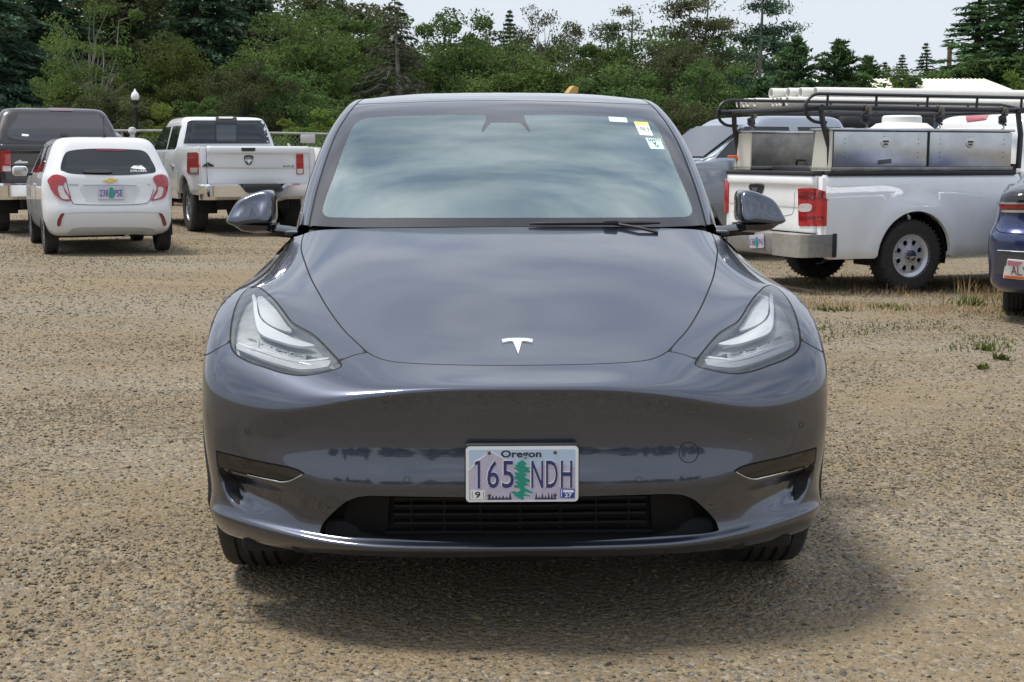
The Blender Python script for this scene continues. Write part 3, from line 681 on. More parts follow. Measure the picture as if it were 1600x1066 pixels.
# tow cover and parking sensors: thin rings let into the bumper skin
def ring_on_skin(u, v, rad, w, name, material):
    p, n = car_pt(u, v, -.0004); t = n.orthogonal().normalized(); b = n.cross(t); V = []; k = 40
    def snap(q):
        s = 1 if q.x >= 0 else -1; h = TR.b.find_nearest(Vector((abs(q.x), q.y, q.z)))
        nn = Vector(h[1]); nn = nn if nn.y < 0 else -nn
        w_ = h[0]+nn*.0007; return (w_.x*s, w_.y, w_.z)
    for r_ in (rad-w, rad):
        for i in range(k): a = 2*math.pi*i/k; V.append(snap(p+t*math.cos(a)*r_+b*math.sin(a)*r_))
    return MB().add(V, [(i, (i+1) % k, k+(i+1) % k, k+i) for i in range(k)]).build(name, material, car)
ring_on_skin(1076, 707, .0295, .0022, 'tow_cover', GAP)
for u, v in ((387, 674), (636, 750), (998, 750), (1252, 664)): ring_on_skin(u, v, .0095, .0016, 'parking_sensor', GAP)
# emblem on the hood
em = [(-22, 532), (-12, 530.3), (0, 529.8), (12, 530.3), (22, 532), (20.5, 537), (12, 535), (5.0, 534.8), (3.2, 538), (0, 555), (-3.2, 538), (-5.0, 534.8), (-12, 535), (-20.5, 537)]
def hood_pt(du, v, off):
    u = 800-abs(du) if du else 800
    s, r = TR.sr(806-abs(du), v); s0 = s
    if abs(du) < .5: s = 0
    P, N = sheet_xyz(np.array([[s, r]]), off); sg = -1 if du < 0 else 1
    return Vector((P[0][0]*sg, P[0][1], P[0][2])), Vector((N[0][0]*sg, N[0][1], N[0][2]))
A = [hood_pt(du, v, -.004)[0] for du, v in em]; nrm = hood_pt(0, 540, 0)[1]
MB().prism(A, -nrm*.0055).build('emblem', mat('emblem_chrome', (.88, .89, .92), .12, metal=.7), car, smooth=None)

# number plate with its lettering and print
PLW, PLH = .3048, .1524
def rrect(w, h, r, n=6, y=0.0, cx=0.0, cz=0.0):
    pts = []
    for (sx, sz, a0) in ((1, 1, 0), (-1, 1, 90), (-1, -1, 180), (1, -1, 270)):
        for k in range(n+1):
            a = R(a0+90*k/n); pts.append((cx+sx*(w/2-r)+r*math.cos(a), y, cz+sz*(h/2-r)+r*math.sin(a)))
    return pts
PL_WHITE = mat('plate_white', (.74, .74, .73), .35, coat=.3); PL_BLUE = mat('plate_sky', (.42, .53, .66), .4, coat=.3); PL_LAV = mat('plate_mountain', (.49, .455, .56), .4, coat=.3, var=.15, vscale=60)
PL_NAVY = mat('plate_navy', (.030, .030, .135), .4); PL_GREEN = mat('plate_tree', (.010, .25, .17), .45); PL_DARK = mat('plate_trees', (.022, .032, .075), .5); PL_BLACK = mat('plate_black', (.012, .012, .02), .5)
def zl(zx, zy): return ((zx-780)/1216*PLW, -(zy-424)/612*PLH)
def plate_shape(pts, y, name, m, parent, d=.0006):
    return MB().prism([(x, y, z) for x, z in pts], (0, d, 0)).build(name, m, parent, smooth=None)
def glyph(txt, h, w, cx, cz, y, name, m, parent, depth=.0008, bold=0.0):
    V, Fq = text_mesh(txt, 1, 0.0005, offset=bold); xs = [v[0] for v in V]; zs = [v[2] for v in V]
    sx = w/(max(xs)-min(xs)); sz = h/(max(zs)-min(zs)); mx_ = (max(xs)+min(xs))/2; mz = (max(zs)+min(zs))/2
    V = [(cx+(v[0]-mx_)*sx, y+(1 if v[1] > 0 else -1)*depth/2, cz+(v[2]-mz)*sz) for v in V]
    return MB().add(V, Fq).build(name, m, parent, smooth=None)
def tree_poly(cx, top, bot, wid, n, seed):
    rr = random.Random(seed); L = []; Rr = []
    for k in range(n):
        t = k/(n-1); z = top+(bot-top)*t*.93; w = wid*(.25+.75*t**.8)*(.8+.4*rr.random())
        L += [(cx-w*.28, z), (cx-w, z-.35*(top-bot)/n)]; Rr += [(cx+w*.28, z-.002), (cx+w*(.85+.3*rr.random()), z-.45*(top-bot)/n)]
    return [(cx, top+.004)]+Rr+[(cx+.004, bot)]+[(cx-.004, bot)]+L[::-1]
def oregon_plate(parent, loc, rx=0.0):
    p = MB().prism(rrect(PLW, PLH, .011), (0, .0016, 0)).build('number_plate', PL_WHITE, parent, smooth=None); p.location = loc; p.rotation_euler = (rx, 0, 0)
    plate_shape([(a, c) for a, _, c in rrect(PLW-.017, PLH-.017, .006)], -.0006, 'plate_print', PL_BLUE, p)
    mt = [zl(*q) for q in [(205, 705), (200, 385), (240, 345), (300, 270), (360, 235), (425, 180), (470, 190), (520, 220), (590, 262), (660, 285), (760, 330), (870, 372), (960, 345), (1060, 318), (1130, 300), (1200, 312), (1290, 335), (1352, 352), (1352, 705)]]
    plate_shape(mt, -.0010, 'mountain_print', PL_LAV, p, .0006)
    rd = [zl(*q) for q in [(200, 388), (240, 347), (300, 272), (360, 237), (425, 180), (470, 192), (520, 222), (590, 264), (660, 287), (662, 279), (592, 255), (522, 211), (470, 181), (425, 169), (357, 226), (296, 261), (234, 336), (200, 372)]]
    plate_shape(rd, -.0012, 'ridge_print', PL_WHITE, p, .0006)
    for (z0, z1, c0) in ((405, 668, 0), (915, 1150, 3)):
        rr = random.Random(c0+5); q = [zl(z0, 706)]; n = 7
        for k in range(n):
            x0 = z0+(z1-z0)*k/n; w = (z1-z0)/n; q += [zl(x0+w*.12, 690), zl(x0+w*.5, 618+rr.random()*50), zl(x0+w*.88, 690)]
        q.append(zl(z1, 706)); plate_shape(q, -.0014, 'treeline_print', PL_DARK, p, .0006)
    tp = [(780, 268), (800, 285), (820, 300), (832, 318), (800, 322), (822, 345), (872, 352), (842, 372), (880, 402), (836, 408), (812, 405), (800, 420), (830, 418), (826, 440), (800, 448), (826, 470), (870, 492), (850, 520), (812, 505), (840, 535), (862, 552), (815, 548), (800, 570), (850, 600), (905, 628), (870, 636), (815, 615), (805, 640), (850, 655), (878, 672), (820, 662), (796, 665), (796, 706), (764, 706), (764, 690), (715, 692), (745, 672), (700, 670), (690, 640), (655, 622), (690, 610), (725, 625), (764, 600), (740, 575), (700, 575), (690, 545), (735, 540), (700, 515), (715, 498), (750, 500), (700, 475), (690, 455), (720, 440), (695, 415), (705, 402), (750, 405), (720, 375), (690, 362), (700, 345), (735, 352), (700, 330), (715, 318), (740, 318), (722, 300), (752, 285)]
    plate_shape([zl(x, y) for x, y in tp], -.0018, 'tree_print', PL_GREEN, p, .0008)
    hgt = 300/612*PLH; zc = zl(0, 425)[1]
    for ch, a, b in (('1', 268, 325), ('6', 402, 528), ('5', 562, 690), ('N', 878, 1005), ('D', 1037, 1162), ('H', 1197, 1320)):
        cx = zl((a+b)/2, 0)[0]; w = (b-a)/1216*PLW
        if ch == '1':
            for nm_, m_, y_, ex_ in (('plate_emboss', PL_WHITE, -.0017, .0016), ('plate_character', PL_NAVY, -.0024, 0)):
                q = [zl(a, 292), zl(a+22, 274), zl(b, 274), zl(b, 576), zl(b-28, 576), zl(b-28, 312), zl(a, 318)]; plate_shape([(x_-(ex_ if ex_ else 0), z_+ex_) for x_, z_ in q], y_, nm_, m_, p, .0012)
            continue
        glyph(ch, hgt, w, cx, zc, -.0024, 'plate_character', PL_NAVY, p, .0014, .004)
        glyph(ch, hgt*1.02, w*1.10, cx-.0014, zc+.0012, -.0017, 'plate_emboss', PL_WHITE, p, .0006, .02)
    glyph('Oregon', (262-160)/612*PLH, (985-550)/1216*PLW, zl(768, 0)[0], zl(0, 211)[1], -.0018, 'plate_state_name', PL_BLACK, p, .0008, .02)
    plate_shape([zl(*q) for q in ((222, 597), (378, 600), (376, 700), (222, 698))], -.0016, 'month_sticker', PL_WHITE, p)
    glyph('9', 72/612*PLH, 58/1216*PLW, zl(298, 0)[0], zl(0, 648)[1], -.0022, 'sticker_number', PL_BLACK, p, .0006, .02)
    for zx in (240, 361): plate_shape([zl(zx-2, 610), zl(zx+2, 610), zl(zx+2, 688), zl(zx-2, 688)], -.0022, 'sticker_line', PL_BLACK, p)
    plate_shape([zl(*q) for q in ((1196, 583), (1350, 590), (1344, 690), (1190, 684))], -.0028, 'year_sticker', mat('sticker_blue', (.02, .04, .33), .4), p)
    plate_shape([zl(*q) for q in ((1222, 597), (1338, 601), (1336, 630), (1222, 626))], -.0034, 'sticker_strip', PL_WHITE, p)
    plate_shape([zl(*q) for q in ((1203, 592), (1212, 592), (1208, 676), (1199, 676))], -.0034, 'sticker_strip', PL_WHITE, p)
    glyph('27', 42/612*PLH, 78/1216*PLW, zl(1278, 0)[0], zl(0, 658)[1], -.0036, 'sticker_number', PL_WHITE, p, .0006, .02)
    SCREW = mat('plate_screw', (.10, .075, .065), .5, metal=.6)
    for zx, zy in ((424, 187), (1135, 187), (424, 657), (1135, 657)):
        x, z = zl(zx, zy); MB().lathe([(.0001, -.0036), (.003, -.0034), (.0046, -.002), (.0048, 0)], 14, 'Y', (x, -.0008, z)).build('plate_screw', SCREW, p)
    return p
oregon_plate(car, (.002, -.026, .505), R(-2))
MB().box((.002, -.008, .507), (.312, .024, .160), .01).build('plate_bracket', BLACK, car)

# wheels
RUBBER = mat('tyre_rubber', (.040, .038, .036), .85, var=.4, vscale=25, bump=.15, bscale=120)
ALLOY = mat('wheel_alloy', (.32, .33, .35), .3, metal=1, coat=.3)
ALLOYDARK = mat('wheel_dark', (.05, .05, .055), .35, metal=.6)
def tyre_profile(Rr, w, rim, ng=4, gd=.008):
    h = w/2; p = [(rim-.005, -h*.80), (rim+.004, -h*.92), ((Rr+rim)/2, -h), (Rr-.035, -h*.985), (Rr-.014, -h*.93), (Rr-.004, -h*.82)]
    t0, t1 = -h*.80, h*.80; gw = .010
    for k in range(ng):
        c = t0+(t1-t0)*(k+.5)/ng*1.0; c = t0+(t1-t0)*(k+1)/(ng+1)
        crown = Rr-.003*(c/h)**2
        p += [(crown, c-gw/2-.002), (crown-gd, c-gw/2), (crown-gd, c+gw/2), (crown, c+gw/2+.002)]
    p += [(Rr-.004, h*.82), (Rr-.014, h*.93), (Rr-.035, h*.985), ((Rr+rim)/2, h), (rim+.004, h*.92), (rim-.005, h*.80)]
    return p
def wheel(parent, x, y, z, Rr, w, rim, style='spokes', outward=1, ng=4, lugs=0, steel=None):
    """wheel standing at (x, y); its axle lies along x; outward = side of the visible face"""
    wh = bpy.data.objects.new('wheel', None); wh.empty_display_size = .1; link(wh, parent); wh.location = (x, y, z)
    t = MB().lathe(tyre_profile(Rr, w, rim, ng), 56, 'X', closed=True)
    if lugs:
        for k in range(lugs):
            a = 2*math.pi*k/lugs
            for sd in (-1, 1):
                c_, s_ = math.cos(a+sd*.03), math.sin(a+sd*.03); M = Matrix.Rotation(a, 4, 'X')
                t.box((sd*w*.44, 0, 0), (.026, .022, .014), .003, 1, rot=Matrix.Translation((0, (Rr-.004)*c_, (Rr-.004)*s_)) @ M)
    t.build('tyre', RUBBER, wh, smooth=40)
    o = outward; h = w/2
    if style == 'spokes':
        m = MB().lathe([(rim, -h*.85), (rim-.012, -h*.7), (rim-.014, h*.7), (rim, h*.85)], 40, 'X')
        for k in range(10):
            a = 2*math.pi*k/10+.1
            m.box((o*h*.62, 0, 0), (.03, rim*.10, rim*.82), .008, 2, rot=Matrix.Rotation(a, 4, 'X') @ Matrix.Translation((0, 0, rim*.52)))
        m.lathe([(.0001, o*h*.78), (.05, o*h*.76), (.065, o*h*.62), (.065, o*h*.3)], 24, 'X')
        m.build('rim', ALLOY, wh)
        MB().lathe([(.0001, -o*h*.1), (rim*.8, -o*h*.1)], 32, 'X').build('brake_disc', ALLOYDARK, wh)
    elif style == 'steel8':
        # dished disc with eight rounded openings and a chrome centre cap
        bmm = MB(); n = 8; seg = 64; rings = [(rim-.004, .80), (rim-.03, .62), (rim*.80, .55), (rim*.77, .56), (rim*.46, .60), (rim*.42, .62), (rim*.30, .66), (.001, .68)]
        Vv = []; Ff = []
        for (r_, xx) in rings:
            for j in range(seg): a = 2*math.pi*j/seg; Vv.append((o*h*xx, r_*math.cos(a), r_*math.sin(a)))
        for i in range(len(rings)-1):
            for j in range(seg):
                if i in (3,) and (j % 8) in (2, 3, 4, 5): continue
                Ff.append((i*seg+j, i*seg+(j+1) % seg, (i+1)*seg+(j+1) % seg, (i+1)*seg+j))
        bmm.add(Vv, Ff); bmm.lathe([(rim+.004, o*h*.92), (rim-.004, o*h*.80), (rim-.014, o*h*.5), (rim-.016, -o*h*.7)], 48, 'X')
        bmm.build('rim', steel or ALLOY, wh, smooth=50)
        for k in range(8):   # rolled lips of the openings
            a = 2*math.pi*(k*8+4)/seg; L = []
            for q in range(16):
                b = 2*math.pi*q/16; L.append((o*h*.585, 0, 0)); L[-1] = (o*h*.585, rim*(.615+.145*math.cos(b))*math.cos(a+.215*math.sin(b)), rim*(.615+.145*math.cos(b))*math.sin(a+.215*math.sin(b)))
            MB().tube(L, .0055, 6, closed=True).build('rim_opening_lip', steel or ALLOY, wh)
        MB().lathe([(.001, -o*h*.05), (rim*.9, -o*h*.05)], 32, 'X').build('brake_disc', UNDER, wh)
        MB().lathe([(.001, o*h*1.02), (.032, o*h*1.01), (.036, o*h*.95), (.062, o*h*.92), (.070, o*h*.80), (.076, o*h*.60)], 12, 'X').build('centre_cap', CHROME, wh, smooth=25)
    return wh
for sx in (-1, 1):
    wheel(car, sx*.825, AX_F, AX_Z, .353, .245, .25, 'spokes', sx, ng=4)
    wheel(car, sx*.83, AX_R, AX_Z, .353, .255, .25, 'spokes', sx, ng=4)
    # wheel housing and arch trim
    P = [(AX_F-.42*math.cos(a), AX_Z+.42*math.sin(a)) for a in np.linspace(R(-8), R(188), 24)]
    MB().loft([[(sx*.55, y, z) for y, z in P], [(sx*.93, y, z) for y, z in P]], closed=False, cap=False).build('wheel_housing', UNDER, car)
    A3, An = sheet_xyz(arch); A3 = A3[2:-2]; cy_, cz_ = AX_F, AX_Z; secs = []
    for p in A3:
        d = np.array([0, p[1]-cy_, p[2]-cz_]); d /= np.linalg.norm(d); o_ = np.array([1, 0, 0])
        secs.append([tuple((p-o_*.02-d*.004)*[sx, 1, 1]), tuple((p+o_*.006-d*.004)*[sx, 1, 1]), tuple((p+o_*.007+d*.020)*[sx, 1, 1]), tuple((p-o_*.008+d*.032)*[sx, 1, 1])])
    MB().loft(secs).build('arch_trim', BLACK, car)
# ---- greenhouse: windscreen, roof, pillars, side glass
TOP = [
[(0,1.345,1.103),(.30,1.358,1.101),(.56,1.40,1.098),(.745,1.475,1.102),(.785,1.56,1.100),(.800,1.60,1.085),(.810,1.63,1.07),(.818,1.66,1.05)],
[(0,1.48,1.212),(.30,1.495,1.209),(.56,1.54,1.203),(.737,1.62,1.200),(.787,1.70,1.190),(.805,1.73,1.15),(.822,1.75,1.10),(.835,1.77,1.055)],
[(0,1.63,1.318),(.295,1.645,1.314),(.55,1.69,1.307),(.720,1.77,1.308),(.772,1.84,1.290),(.797,1.87,1.22),(.823,1.90,1.14),(.842,1.92,1.06)],
[(0,1.86,1.446),(.285,1.873,1.442),(.53,1.915,1.436),(.693,1.99,1.440),(.742,2.07,1.425),(.773,2.10,1.34),(.815,2.13,1.20),(.848,2.15,1.065)],
[(0,2.10,1.552),(.27,2.11,1.549),(.50,2.145,1.543),(.650,2.21,1.545),(.700,2.30,1.530),(.738,2.34,1.43),(.80,2.36,1.25),(.852,2.38,1.07)],
[(0,2.33,1.615),(.26,2.34,1.612),(.48,2.37,1.605),(.622,2.42,1.597),(.672,2.52,1.585),(.715,2.55,1.47),(.79,2.57,1.27),(.855,2.58,1.075)],
[(0,2.72,1.645),(.26,2.725,1.643),(.47,2.74,1.634),(.610,2.77,1.616),(.655,2.82,1.603),(.70,2.84,1.48),(.785,2.85,1.28),(.857,2.86,1.085)],
[(0,3.22,1.628),(.25,3.225,1.626),(.46,3.24,1.616),(.600,3.26,1.597),(.645,3.29,1.583),(.695,3.31,1.46),(.78,3.31,1.27),(.850,3.31,1.095)],
[(0,3.80,1.53),(.24,3.805,1.528),(.44,3.82,1.518),(.575,3.83,1.50),(.620,3.85,1.485),(.67,3.86,1.39),(.75,3.86,1.24),(.825,3.86,1.11)],
[(0,4.28,1.34),(.22,4.285,1.338),(.41,4.29,1.33),(.53,4.29,1.315),(.58,4.29,1.30),(.62,4.29,1.25),(.69,4.29,1.18),(.77,4.29,1.11)],
[(0,4.60,1.15),(.21,4.60,1.15),(.38,4.60,1.145),(.50,4.59,1.14),(.56,4.58,1.13),(.60,4.58,1.12),(.66,4.57,1.11),(.73,4.56,1.10)],
]
TG = Surf(TOP); TT = Tracer(TG, 120, 220)
def top_xyz(sr, off=0.0, e=1e-3):
    s, r = np.clip(sr[:, 0], 0, 1), np.clip(sr[:, 1], 0, 1)
    s0, s1, r0, r1 = np.maximum(s-e, 0), np.minimum(s+e, 1), np.maximum(r-e, 0), np.minimum(r+e, 1)
    n = np.cross(TG.pts(s1, r)-TG.pts(s0, r), TG.pts(s, r1)-TG.pts(s, r0)); n /= np.maximum(np.linalg.norm(n, axis=1), 1e-12)[:, None]
    n *= np.sign(n[:, 2:3]+n[:, 0:1]*.5); n[s < 1e-6, 0] = 0
    return TG.pts(s, r)-n*off, n
GX = 5   # the glasshouse sits a few pixels left of the sight lines of the nose
clear_px = [(783, 192), (762, 192.3), (757, 197), (750.4, 206.5), (746.8, 205), (753, 190), (755.5, 180), (735, 179.3), (690, 180), (630, 181.5), (575, 184.5), (556, 189), (547, 198), (533, 230), (518, 272), (506, 304), (499.5, 325), (500.5, 334), (509, 339.2), (530, 340), (620, 340.5), (700, 340.5), (783, 340.5)]
clr = TT.line([(u+GX, v) for u, v in clear_px]); clr[0, 0] = clr[-1, 0] = 0
clear_line = smoothline(clr, .006, sharp=(1, 4, 6))
SP = 3/7.; SEAM = 4.52/10
pill = np.stack([np.full(160, SP), np.linspace(0, 1, 160)], 1)                    # glass edge / body pillar
seam = np.stack([np.linspace(0, SP, 30), SEAM+.0*np.linspace(0, 1, 30)], 1)        # windscreen / roof glass joint
sidetop = np.stack([np.full(120, 4.5/7), np.linspace(.02, 1, 120)], 1)
tail = np.stack([np.linspace(0, SP, 20), np.full(20, .84)], 1)
v2, e2 = [], []
def addl(L):
    b = len(v2); v2.extend([(p[0]*1.2, p[1]*3.6) for p in L]); e2.extend([(b+i, b+i+1) for i in range(len(L)-1)])
def off_top(L, w):
    P, n = top_xyz(L); T = np.gradient(P, axis=0); B = np.cross(T, n); B /= np.linalg.norm(B, axis=1)[:, None]; e = 1e-3; out = L.copy()
    Ps = (TG.pts(np.minimum(L[:, 0]+e, 1), L[:, 1])-TG.pts(np.maximum(L[:, 0]-e, 0), L[:, 1])); Pr = (TG.pts(L[:, 0], np.minimum(L[:, 1]+e, 1))-TG.pts(L[:, 0], np.maximum(L[:, 1]-e, 0)))
    for k in range(len(L)): out[k] += np.linalg.lstsq(np.stack([Ps[k], Pr[k]], 1)/(2*e), B[k]*w, rcond=None)[0]
    return np.clip(out, 0, 1)
addl(clear_line); TGW = .0045
for L in (pill, seam, tail):
    addl(L); addl(off_top(L, TGW)); addl(off_top(L, -TGW))
addl(sidetop)
for q in ([(0, 0), (0, 1)], [(1, 0), (1, 1)], [(0, 0), (1, 0)], [(0, 1), (1, 1)]): addl(np.array(q, float))
ap = np.array(v2); gp = np.array([(a*1.2, b*3.6) for b in np.linspace(0, 1, 130) for a in np.linspace(0, 1, 50)]); kp = np.ones(len(gp), bool)
for k in range(0, len(ap), 400): kp &= ((gp[:, None, :]-ap[None, k:k+400, :])**2).sum(2).min(1) > .006**2
v2.extend([tuple(p) for p in gp[kp]])
cd = delaunay_2d_cdt([Vector(p) for p in v2], e2, [], 0, 1e-6)
t2 = np.array([(v.x/1.2, v.y/3.6) for v in cd[0]]); ttri = np.array([f for f in cd[2] if len(f) == 3]); tcen = t2[ttri].mean(1)
TP, TN = top_xyz(t2)
gd = np.full(len(TP), 1.0)
for L in (pill, seam, tail):
    P3 = TG.pts(L[:, 0], L[:, 1]); d, _ = pt_seg_dist(TP, P3[:-1], P3[1:]); gd = np.minimum(gd, d)
TP = TP-TN*np.where(gd < TGW, .008*(1-gd/TGW), 0)[:, None]
tgap = (gd[ttri] < TGW*1.1).all(1)
a_, b_, c_ = TP[ttri[:, 0]], TP[ttri[:, 1]], TP[ttri[:, 2]]; fl = (np.cross(b_-a_, c_-a_)*TN[ttri].mean(1)).sum(1) < 0; ttri[fl] = ttri[fl][:, ::-1]
DT = (TP, TN, t2, ttri, tgap)
is_clear = in_poly(tcen, np.vstack([clear_line])) 
inner = tcen[:, 0] < SP; ws = inner & (tcen[:, 1] < SEAM)
WIND = glassmat('windscreen_glass', (.86, .93, .91), 4.4, refl=(.86, 1.0, .97))
FRIT = mat('glass_frit', (.022, .020, .024), .12, coat=.6, spec=.5)
ROOFGLASS = mat('roof_glass', (.012, .013, .018), .03, coat=1, spec=1.0)
wsc = sheet_part('windscreen', ws & is_clear, [WIND, GAP], False, True, car, D=DT)
sheet_part('windscreen_border', ws & ~is_clear, [FRIT, GAP], False, True, wsc, D=DT)
sheet_part('roof', inner & (tcen[:, 1] >= SEAM) & (tcen[:, 1] < .84), [ROOFGLASS, GAP], False, True, car, D=DT)
sheet_part('tailgate_glass', inner & (tcen[:, 1] >= .84), [ROOFGLASS, GAP], False, True, car, D=DT)
for m in (True, False):
    sheet_part('roof_pillar', ~inner & (tcen[:, 0] < 4.5/7), [PAINT, GAP], m, False, car, D=DT)
    sheet_part('side_window', tcen[:, 0] >= 4.5/7, [glassmat('side_glass', (.16, .18, .18), 1.7), GAP], m, False, car, D=DT)
# ---- flanks and tail
s1 = TY.P[:, -1, :]; ycol = [1.5, 1.9, 2.3, 2.9, 3.4, 3.76, 4.1, 4.38, 4.58, 4.70, 4.74, 4.75]; SB = []
beltx = [.81, .838, .85, .857, .85, .83, .795, .755, .68, .50, .25, 0]; beltz = [1.06, 1.058, 1.066, 1.085, 1.097, 1.107, 1.11, 1.108, 1.10, 1.09, 1.085, 1.085]
for k in range(len(s1)):
    x0, z0 = s1[k, 0], s1[k, 2]; t = k/(len(s1)-1); row = []
    for j, y in enumerate(ycol):
        fx = [1, 1.0, 1.0, 1.0, 1.005, 1.01, .99, .955, .87, .66, .33, 0][j]
        wgt = max(0, (t-.70)/.30); x = x0*fx*(1-wgt)+beltx[j]*wgt; z = z0*(1-wgt)+beltz[j]*wgt
        if k < 2 and j > 5: z += .10*(j-5)/6
        row.append((x, y-(.10*(1-t) if j > 8 else 0)-(.05*max(0, t-.8) if j > 7 else 0), z))
    SB.append(row)
SS = Surf(SB, 2, sym=False); ns_, nr_ = 130, 60; G = SS.grid(np.linspace(0, 1, ns_), np.linspace(0, 1, nr_))
for m in (True, False):
    Vv = mirx(G.reshape(-1, 3), m); Ff = []
    for j in range(nr_-1):
        for i in range(ns_-1):
            c3 = G[j:j+2, i:i+2].reshape(-1, 3).mean(0)
            if (c3[1]-AX_R)**2+(c3[2]-AX_Z)**2 < .40**2 and c3[0] > .5: continue
            q = (j*ns_+i, j*ns_+i+1, (j+1)*ns_+i+1, (j+1)*ns_+i); Ff.append(q if not m else q[::-1])
    MB().add(Vv, Ff).build('body_side', PAINT, car, smooth=180)
    sx = -1 if m else 1
    P = [(AX_R-.41*math.cos(a), AX_Z+.41*math.sin(a)) for a in np.linspace(R(-8), R(188), 24)]
    MB().loft([[(sx*.55, y, z) for y, z in P], [(sx*.945, y, z) for y, z in P]], closed=False, cap=False).build('wheel_housing', UNDER, car)
    # door and window joints, handles
    for y in (2.62, 3.55):
        pts = [(sx*(np.interp(z, [.30, .55, .82, 1.06], [.925, .958, .955, .84])+.0012), y, z) for z in np.linspace(.33, 1.05, 14)]
        MB().tube(pts, .003, 5).build('door_joint', GAP, car)
    for y in (2.42, 3.38): MB().box((sx*.945, y, .86), (.012, .20, .022), .006).build('door_handle', CHROME, car)
    MB().box((sx*.82, 2.9, 1.068), (.05, 2.7, .014), .005).build('belt_trim', GLOSSBLACK, car)
    # tail lamp
    MB().box((sx*.66, 4.57, .93), (.34, .16, .10), .03, rot=(0, 0, -sx*R(25))).build('tail_lamp', mat('tail_lamp_red', (.35, .01, .012), .1, coat=1), car)
for m in (True, False):   # closing panel between the glasshouse and the flank
    ga = TG.pts(np.ones(60), np.linspace(0, 1, 60)); gb = TG.pts(np.linspace(1, 0, 30), np.ones(30)); Ga = resample(np.vstack([ga, gb[1:]]), .05); Gb = G[-1]
    n_ = 90; fr_ = lambda L: np.stack([np.interp(np.linspace(0, 1, n_), np.r_[0, np.cumsum(np.linalg.norm(np.diff(L, axis=0), axis=1))]/np.linalg.norm(np.diff(L, axis=0), axis=1).sum(), L[:, k]) for k in range(3)], 1)
    MB().loft([mirx(fr_(Ga), m), mirx(fr_(Gb), m)], closed=False, cap=False).build('belt_panel', PAINT, car, smooth=180)
MB().box((0, 2.35, .235), (1.62, 4.2, .05), .02).build('underbody', UNDER, car)
MB().box((0, .40, .29), (1.30, .55, .10), .02).build('undertray', UNDER, car)
MB().box((0, .55, .50), (1.2, .5, .36), .02).build('radiator', UNDER, car)
# cowl and wipers
Lc = np.linspace(0, .44, 20); C0, _ = top_xyz(np.stack([Lc*0+np.linspace(0, 3/7, 20), np.full(20, .002)], 1), .0)
pts = [(-p[0], p[1], p[2]) for p in C0[::-1]]+[tuple(p) for p in C0[1:]]
MB().loft([[(x, y-.05, z-.045), (x, y+.02, z-.012), (x, y+.02, z-.03)] for x, y, z in pts]).build('cowl', BLACK, car)
def wiper(pa, pb, name='wiper'):
    L = [pa+(pb-pa)*t for t in np.linspace(0, 1, 9)]; P = []
    for u, v in L:
        s, r = TT.sr(u, v); q, n = top_xyz(np.array([[s, r]]), -.014); q = q[0]; P.append((q[0]*(-1 if u < 795 else 1), q[1], q[2]))
    w = MB().tube(P, [.004]+[.0075]*7+[.004], 6).build(name, BLACK, car)
    return P
P = wiper(np.array((826., 354.1)), np.array((1030., 353.0))); MB().box(tuple(np.array(P[5])+[0, -.008, .004]), (.05, .03, .016), .005).build('wiper_arm', BLACK, car)
MB().tube([P[5], (P[5][0]+.10, P[5][1]-.05, P[5][2]-.015), (P[8][0]-.02, P[8][1]-.10, P[8][2]-.03)], .006, 6).build('wiper_arm', BLACK, car)
# stickers inside the windscreen
def glass_sticker(q, m, name, off=.004):
    L = TT.line([(u, v) for u, v in q]); P, n = top_xyz(L, off); return MB().prism([tuple(p) for p in P], -Vector(n[0])*.0008).build(name, m, wsc, smooth=None)
ST_W = mat('sticker_white', (.80, .86, .80), .6); ST_G = mat('sticker_mint', (.60, .80, .76), .6); ST_Y = mat('sticker_yellow', (.78, .78, .15), .6)
z4 = lambda x, y: (780+x/3.636, 130+y/3.636)
glass_sticker([z4(620, 192), z4(722, 198), z4(730, 225), z4(628, 219)], ST_G, 'windscreen_sticker', -.0012)
glass_sticker([z4(765, 222), z4(842, 226), z4(875, 300), z4(800, 296)], ST_W, 'windscreen_sticker', -.0012)
glass_sticker([z4(765, 221), z4(842, 225), z4(849, 240), z4(772, 237)], ST_Y, 'sticker_band', -.0022)
glass_sticker([z4(830, 312), z4(915, 318), z4(940, 378), z4(860, 374)], ST_G, 'windscreen_sticker', -.0012)
def sticker_text(txt, zx, zy, zw, zh, name):
    """lettering laid on the glass"""
    V, Fq = text_mesh(txt, 1, 0.0); xs = [v[0] for v in V]; zs = [v[2] for v in V]; out = []
    for v in V:
        fx = (v[0]-min(xs))/(max(xs)-min(xs)); fz = (v[2]-min(zs))/(max(zs)-min(zs))
        s, r = TT.sr(*z4(zx+fx*zw+(1-fz)*zh*.42, zy+(1-fz)*zh+fx*zw*.06)); P, n = top_xyz(np.array([[s, r]]), -.0032); out.append(tuple(P[0]))
    return MB().add(out, Fq).build(name, PL_BLACK, wsc, smooth=None)
sticker_text('05|31', 796, 252, 60, 24, 'sticker_text'); sticker_text('SAFETY', 842, 318, 68, 14, 'sticker_text'); sticker_text('v', 868, 337, 22, 14, 'sticker_text'); sticker_text('OK', 880, 352, 28, 14, 'sticker_text')
